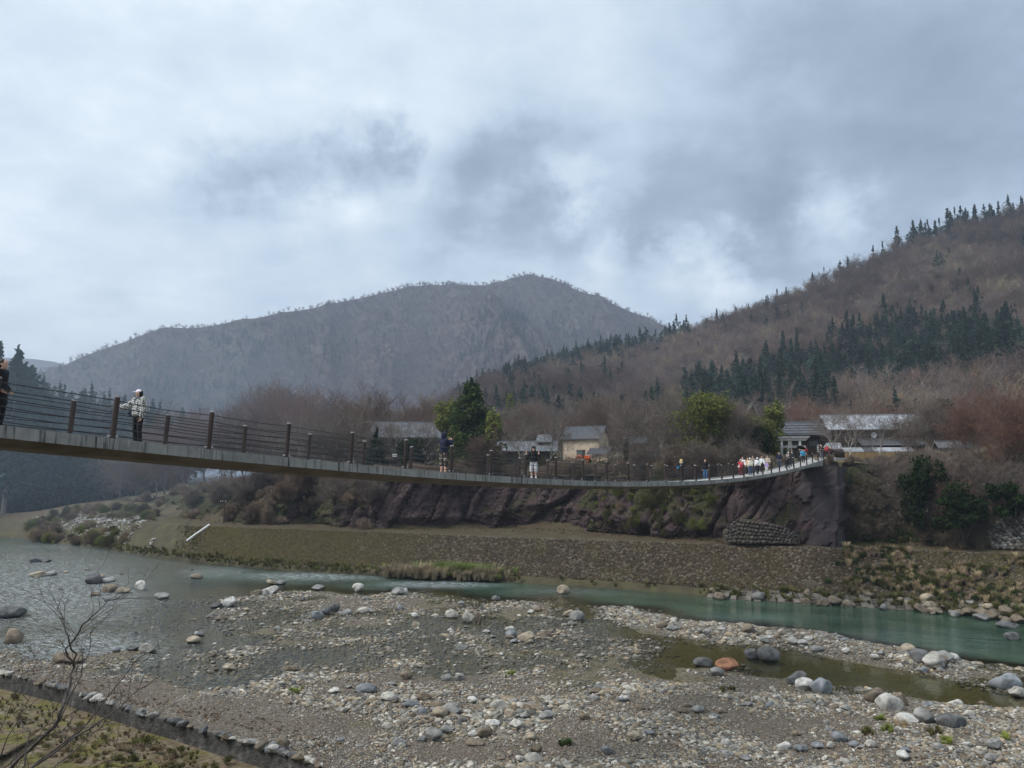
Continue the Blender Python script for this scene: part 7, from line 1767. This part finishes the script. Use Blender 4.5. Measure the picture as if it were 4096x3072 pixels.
Fc = [(0, 1 + k, 1 + (k + 1) % nS) for k in range(nS)]
for q0 in (1, 9): Fc += [(q0 + k, q0 + 8 + k, q0 + 8 + (k + 1) % nS, q0 + (k + 1) % nS) for k in range(nS)]
b.add(V, Fc); b.build('canopy', cl('black'), um); b = MB(); b.tube([(0, 0, -.1), (0, 0, .86)], .010, 6); b.build('shaft', M_BLACK, um); b = MB(); b.tube([(0, 0, -.1), (0, .02, -.15), (0, .06, -.15), (0, .07, -.11)], .014, 6); b.build('handle', M_BLACK, um)
for k in range(nS): b = MB(); a = 2 * math.pi * k / nS; b.tube([(0, 0, .70), (.46 * math.cos(a), .46 * math.sin(a), .60)], .005, 4); b.build('rib', M_BLACK, um)
r_, *_ = person(3213, 1.3, 1.66, CAMH(3213, 1.3, .1), 'photo', 'person in a bright blue jacket photographing over the rail', 'blue', 'black', 'white', loose=1.3)
phone(r_, (0, .45, 1.49), 'phone held up by the person in bright blue'); bag(r_, (.22, .1, 1.02), .15, 'white', 'white bag of the person in bright blue')
person(3224, 2.2, 1.70, CAMH(3224, 2.2, -.5), 'chest', 'person in a maroon top behind the one in bright blue', 'maroon', 'khaki', hair=M_HAIRB)
person(3243, 1.6, 1.78, CAMH(3243, 1.6, -1.2), 'stand', 'person in a black jacket and khaki trousers near the shops', 'black', 'khaki', hair=M_HAIRB, n_off=33.0)
person(3252, 1.0, 1.66, CAMH(3252, 1.5, 2.6), 'stand', 'person in red jacket with a straw hat seen from behind', 'red', 'black', hat=('straw', 'straw'), n_off=33.2)
person(3289, .5, 1.72, CAMH(3289, .5, -.4), 'chest', 'person in black with a white sleeve near the shop sign', 'black', 'denim')
person(3306, 1.1, 1.64, CAMH(3306, 1.0), 'stand', 'person in dull maroon beside the shop awning', 'maroon', 'black', n_off=33.6)
person(3182, 2.4, 1.72, CAMH(3182, 2.4), 'stand', 'person in black standing before the stone gate', 'black', 'black', n_off=36.5)
# pushchair
pn = solve_n(3150, 1.15); pq = bpt(pn, 1.15, -.06); pc = empty('pushchair', tuple(pq), math.atan2(-BD[0], BD[1]) + math.pi + .3); tag(pc, 'black folding pushchair on the bridge near its village end', 'pushchair')
b = MB(); b.hexa([Vector(v) for v in [(-.2, -.18, .42), (.2, -.18, .42), (.2, .22, .38), (-.2, .22, .38), (-.2, -.18, .48), (.2, -.18, .48), (.2, .22, .46), (-.2, .22, .46)]]); b.build('seat', cl('black'), pc)
b = MB(); b.box((0, -.22, .72), (.4, .06, .52), (-.25, 0, 0)); b.build('backrest', cl('black'), pc)
b = Soft(); b.e((0, -.10, .92), (.22, .24, .15)); b.fuse('canopy', cl('black'), pc, .02)
for x in (-.23, .23):
    b = MB(); b.tube([(x, .38, .10), (x, -.05, .55), (x, -.42, 1.02)], .014, 6); b.build('frame_tube', M_BLACK, pc); b = MB(); b.tube([(x, -.34, .10), (x, .1, .45)], .014, 6); b.build('leg', M_BLACK, pc)
    for y in (-.34, .38): b = MB(); b.tube([(x - .02, y, .10), (x + .02, y, .10)], .10, 14); b.build('wheel', M_RUBBER, pc)
b = MB(); b.tube([(-.23, -.42, 1.02), (.23, -.42, 1.02)], .018, 6); b.build('handle', M_BLACK, pc)
b = MB(); b.box((0, 0, .22), (.36, .4, .14)); b.build('basket', cl('slate'), pc)
# fuse every queued shell into one continuous skin
for o, vx in QUEUE:
    m_ = o.modifiers.new('fuse', 'REMESH'); m_.mode = 'VOXEL'; m_.voxel_size = vx; m_.use_smooth_shade = True
    m_ = o.modifiers.new('ease', 'SMOOTH'); m_.factor = .5; m_.iterations = 4
bpy.context.view_layer.update()
dg = bpy.context.evaluated_depsgraph_get()
for o, vx in QUEUE:
    me = bpy.data.meshes.new_from_object(o.evaluated_get(dg), depsgraph=dg); me.name = o.name.split('.')[0]
    o.modifiers.clear(); o.data = me
# ================================================================== telling look-alikes apart
def px_of(o): return proj(np.array([tuple(o.matrix_world.translation) if o.parent else tuple(o.location)]))
ORD = ['first', 'second', 'third', 'fourth', 'fifth', 'sixth', 'seventh', 'eighth', 'ninth', 'tenth', 'eleventh', 'twelfth', 'thirteenth', 'fourteenth', 'fifteenth', 'sixteenth', 'seventeenth', 'eighteenth', 'nineteenth', 'twentieth', 'twenty-first', 'twenty-second', 'twenty-third', 'twenty-fourth', 'twenty-fifth', 'twenty-sixth', 'twenty-seventh', 'twenty-eighth', 'twenty-ninth', 'thirtieth']
def ordinal_labels(group, text):
    g = [o for o in COL.objects if o.parent is None and o.get('group') == group]; g.sort(key=lambda o: px_of(o)[0][0]); n = len(g)
    for i, o in enumerate(g):
        j = n - 1 - i
        w_ = 'leftmost' if i == 0 else 'rightmost' if j == 0 else (ORD[i] + ' from the left' if i <= j else ORD[j] + ' from the right')
        o['label'] = text + ', ' + w_ + ' of its row'
ordinal_labels('conifers on the hill skyline', 'dark conifer on the skyline of the right hill')
ordinal_labels('armour blocks along the green channel', 'ribbed concrete block along the green channel')
ordinal_labels('concrete rolls along the bank foot', 'dark concrete roll at the stone bank foot')
ordinal_labels('shrubs on the cliff edge', 'bare shrub on the cliff edge mid bridge')
ordinal_labels('shrubs on the left cliff', 'bare grey shrub hanging over the left cliff')
ordinal_labels('shrubs on the right slope', 'bare shrub leaning from the right slope')
ordinal_labels('pale trees at the cliff edge', 'pale-limbed bare tree on the cliff edge mid bridge')
ordinal_labels('pale trees above the left cliff', 'pale-limbed bare tree above the left cliff')
marks = []
for b in BIG:
    if len(b[5].split()) <= 9: marks.append((b[0], b[1], b[5]))
COLR = {k: np.array(v) for k, v in TONES.items()}
for o in list(COL.objects):
    if o.parent is None and o.name.startswith('river_stone'):
        px, py, dp = px_of(o); px, py = float(px[0]), float(py[0])
        mx, my, ml = min(marks, key=lambda m: (m[0] - px) ** 2 + ((m[1] - py) * 2) ** 2)
        dx, dy = px - mx, (py - my) * 2
        rel = ('right of' if dx > 0 else 'left of') if abs(dx) > abs(dy) else ('in front of' if dy > 0 else 'behind')
        c = np.array(o.color[:3]); tone = min(COLR, key=lambda k: float(np.abs(COLR[k] - c).sum())); tone = {'pale': 'pale grey', 'blue': 'bluish', 'red': 'rusty'}.get(tone, tone)
        o['group'] = 'loose stones of the river bars'
        far = math.hypot(dx, dy) > 90
        if len((tone + rel + ml).split()) > 10: far = False
        o['label'] = tone + ' stone ' + ('well ' if far and rel in ('right of', 'left of', 'behind') else '') + rel + ' the ' + ml
# ================================================================== air
def haze():
    m, n = new_mat('haze_air')
    pv = n.node('ShaderNodeVolumePrincipled', {'Color': (.68, .80, 1.0, 1), 'Density': HAZE, 'Anisotropy': .1})
    n.node('ShaderNodeOutputMaterial', {'Volume': pv.outputs[0]})
    b = MB(); b.box((0, 4300, 267.0), (18400, 10600, 548.0))
    o = b.build('haze', m); tag(o, 'thin blue-grey haze hanging in the valley', kind='stuff')
HAZE = .00024
haze()

def smoke():
    m, n = new_mat('drifting_smoke')
    n.node('ShaderNodeOutputMaterial', {'Volume': n.node('ShaderNodeVolumePrincipled', {'Color': (.66, .82, 1.0, 1), 'Density': .0011, 'Anisotropy': .1}).outputs[0]})
    b = MB(); V, Fc = ell_v((0, 0, 0), (48, 62, 20), 0, 32, 20); b.add(V, Fc)
    o = b.build('smoke_drift', m, None, True, loc=(-78, 132, 24)); tag(o, 'faint blue smoke drifting over the river at left', kind='stuff')
smoke()
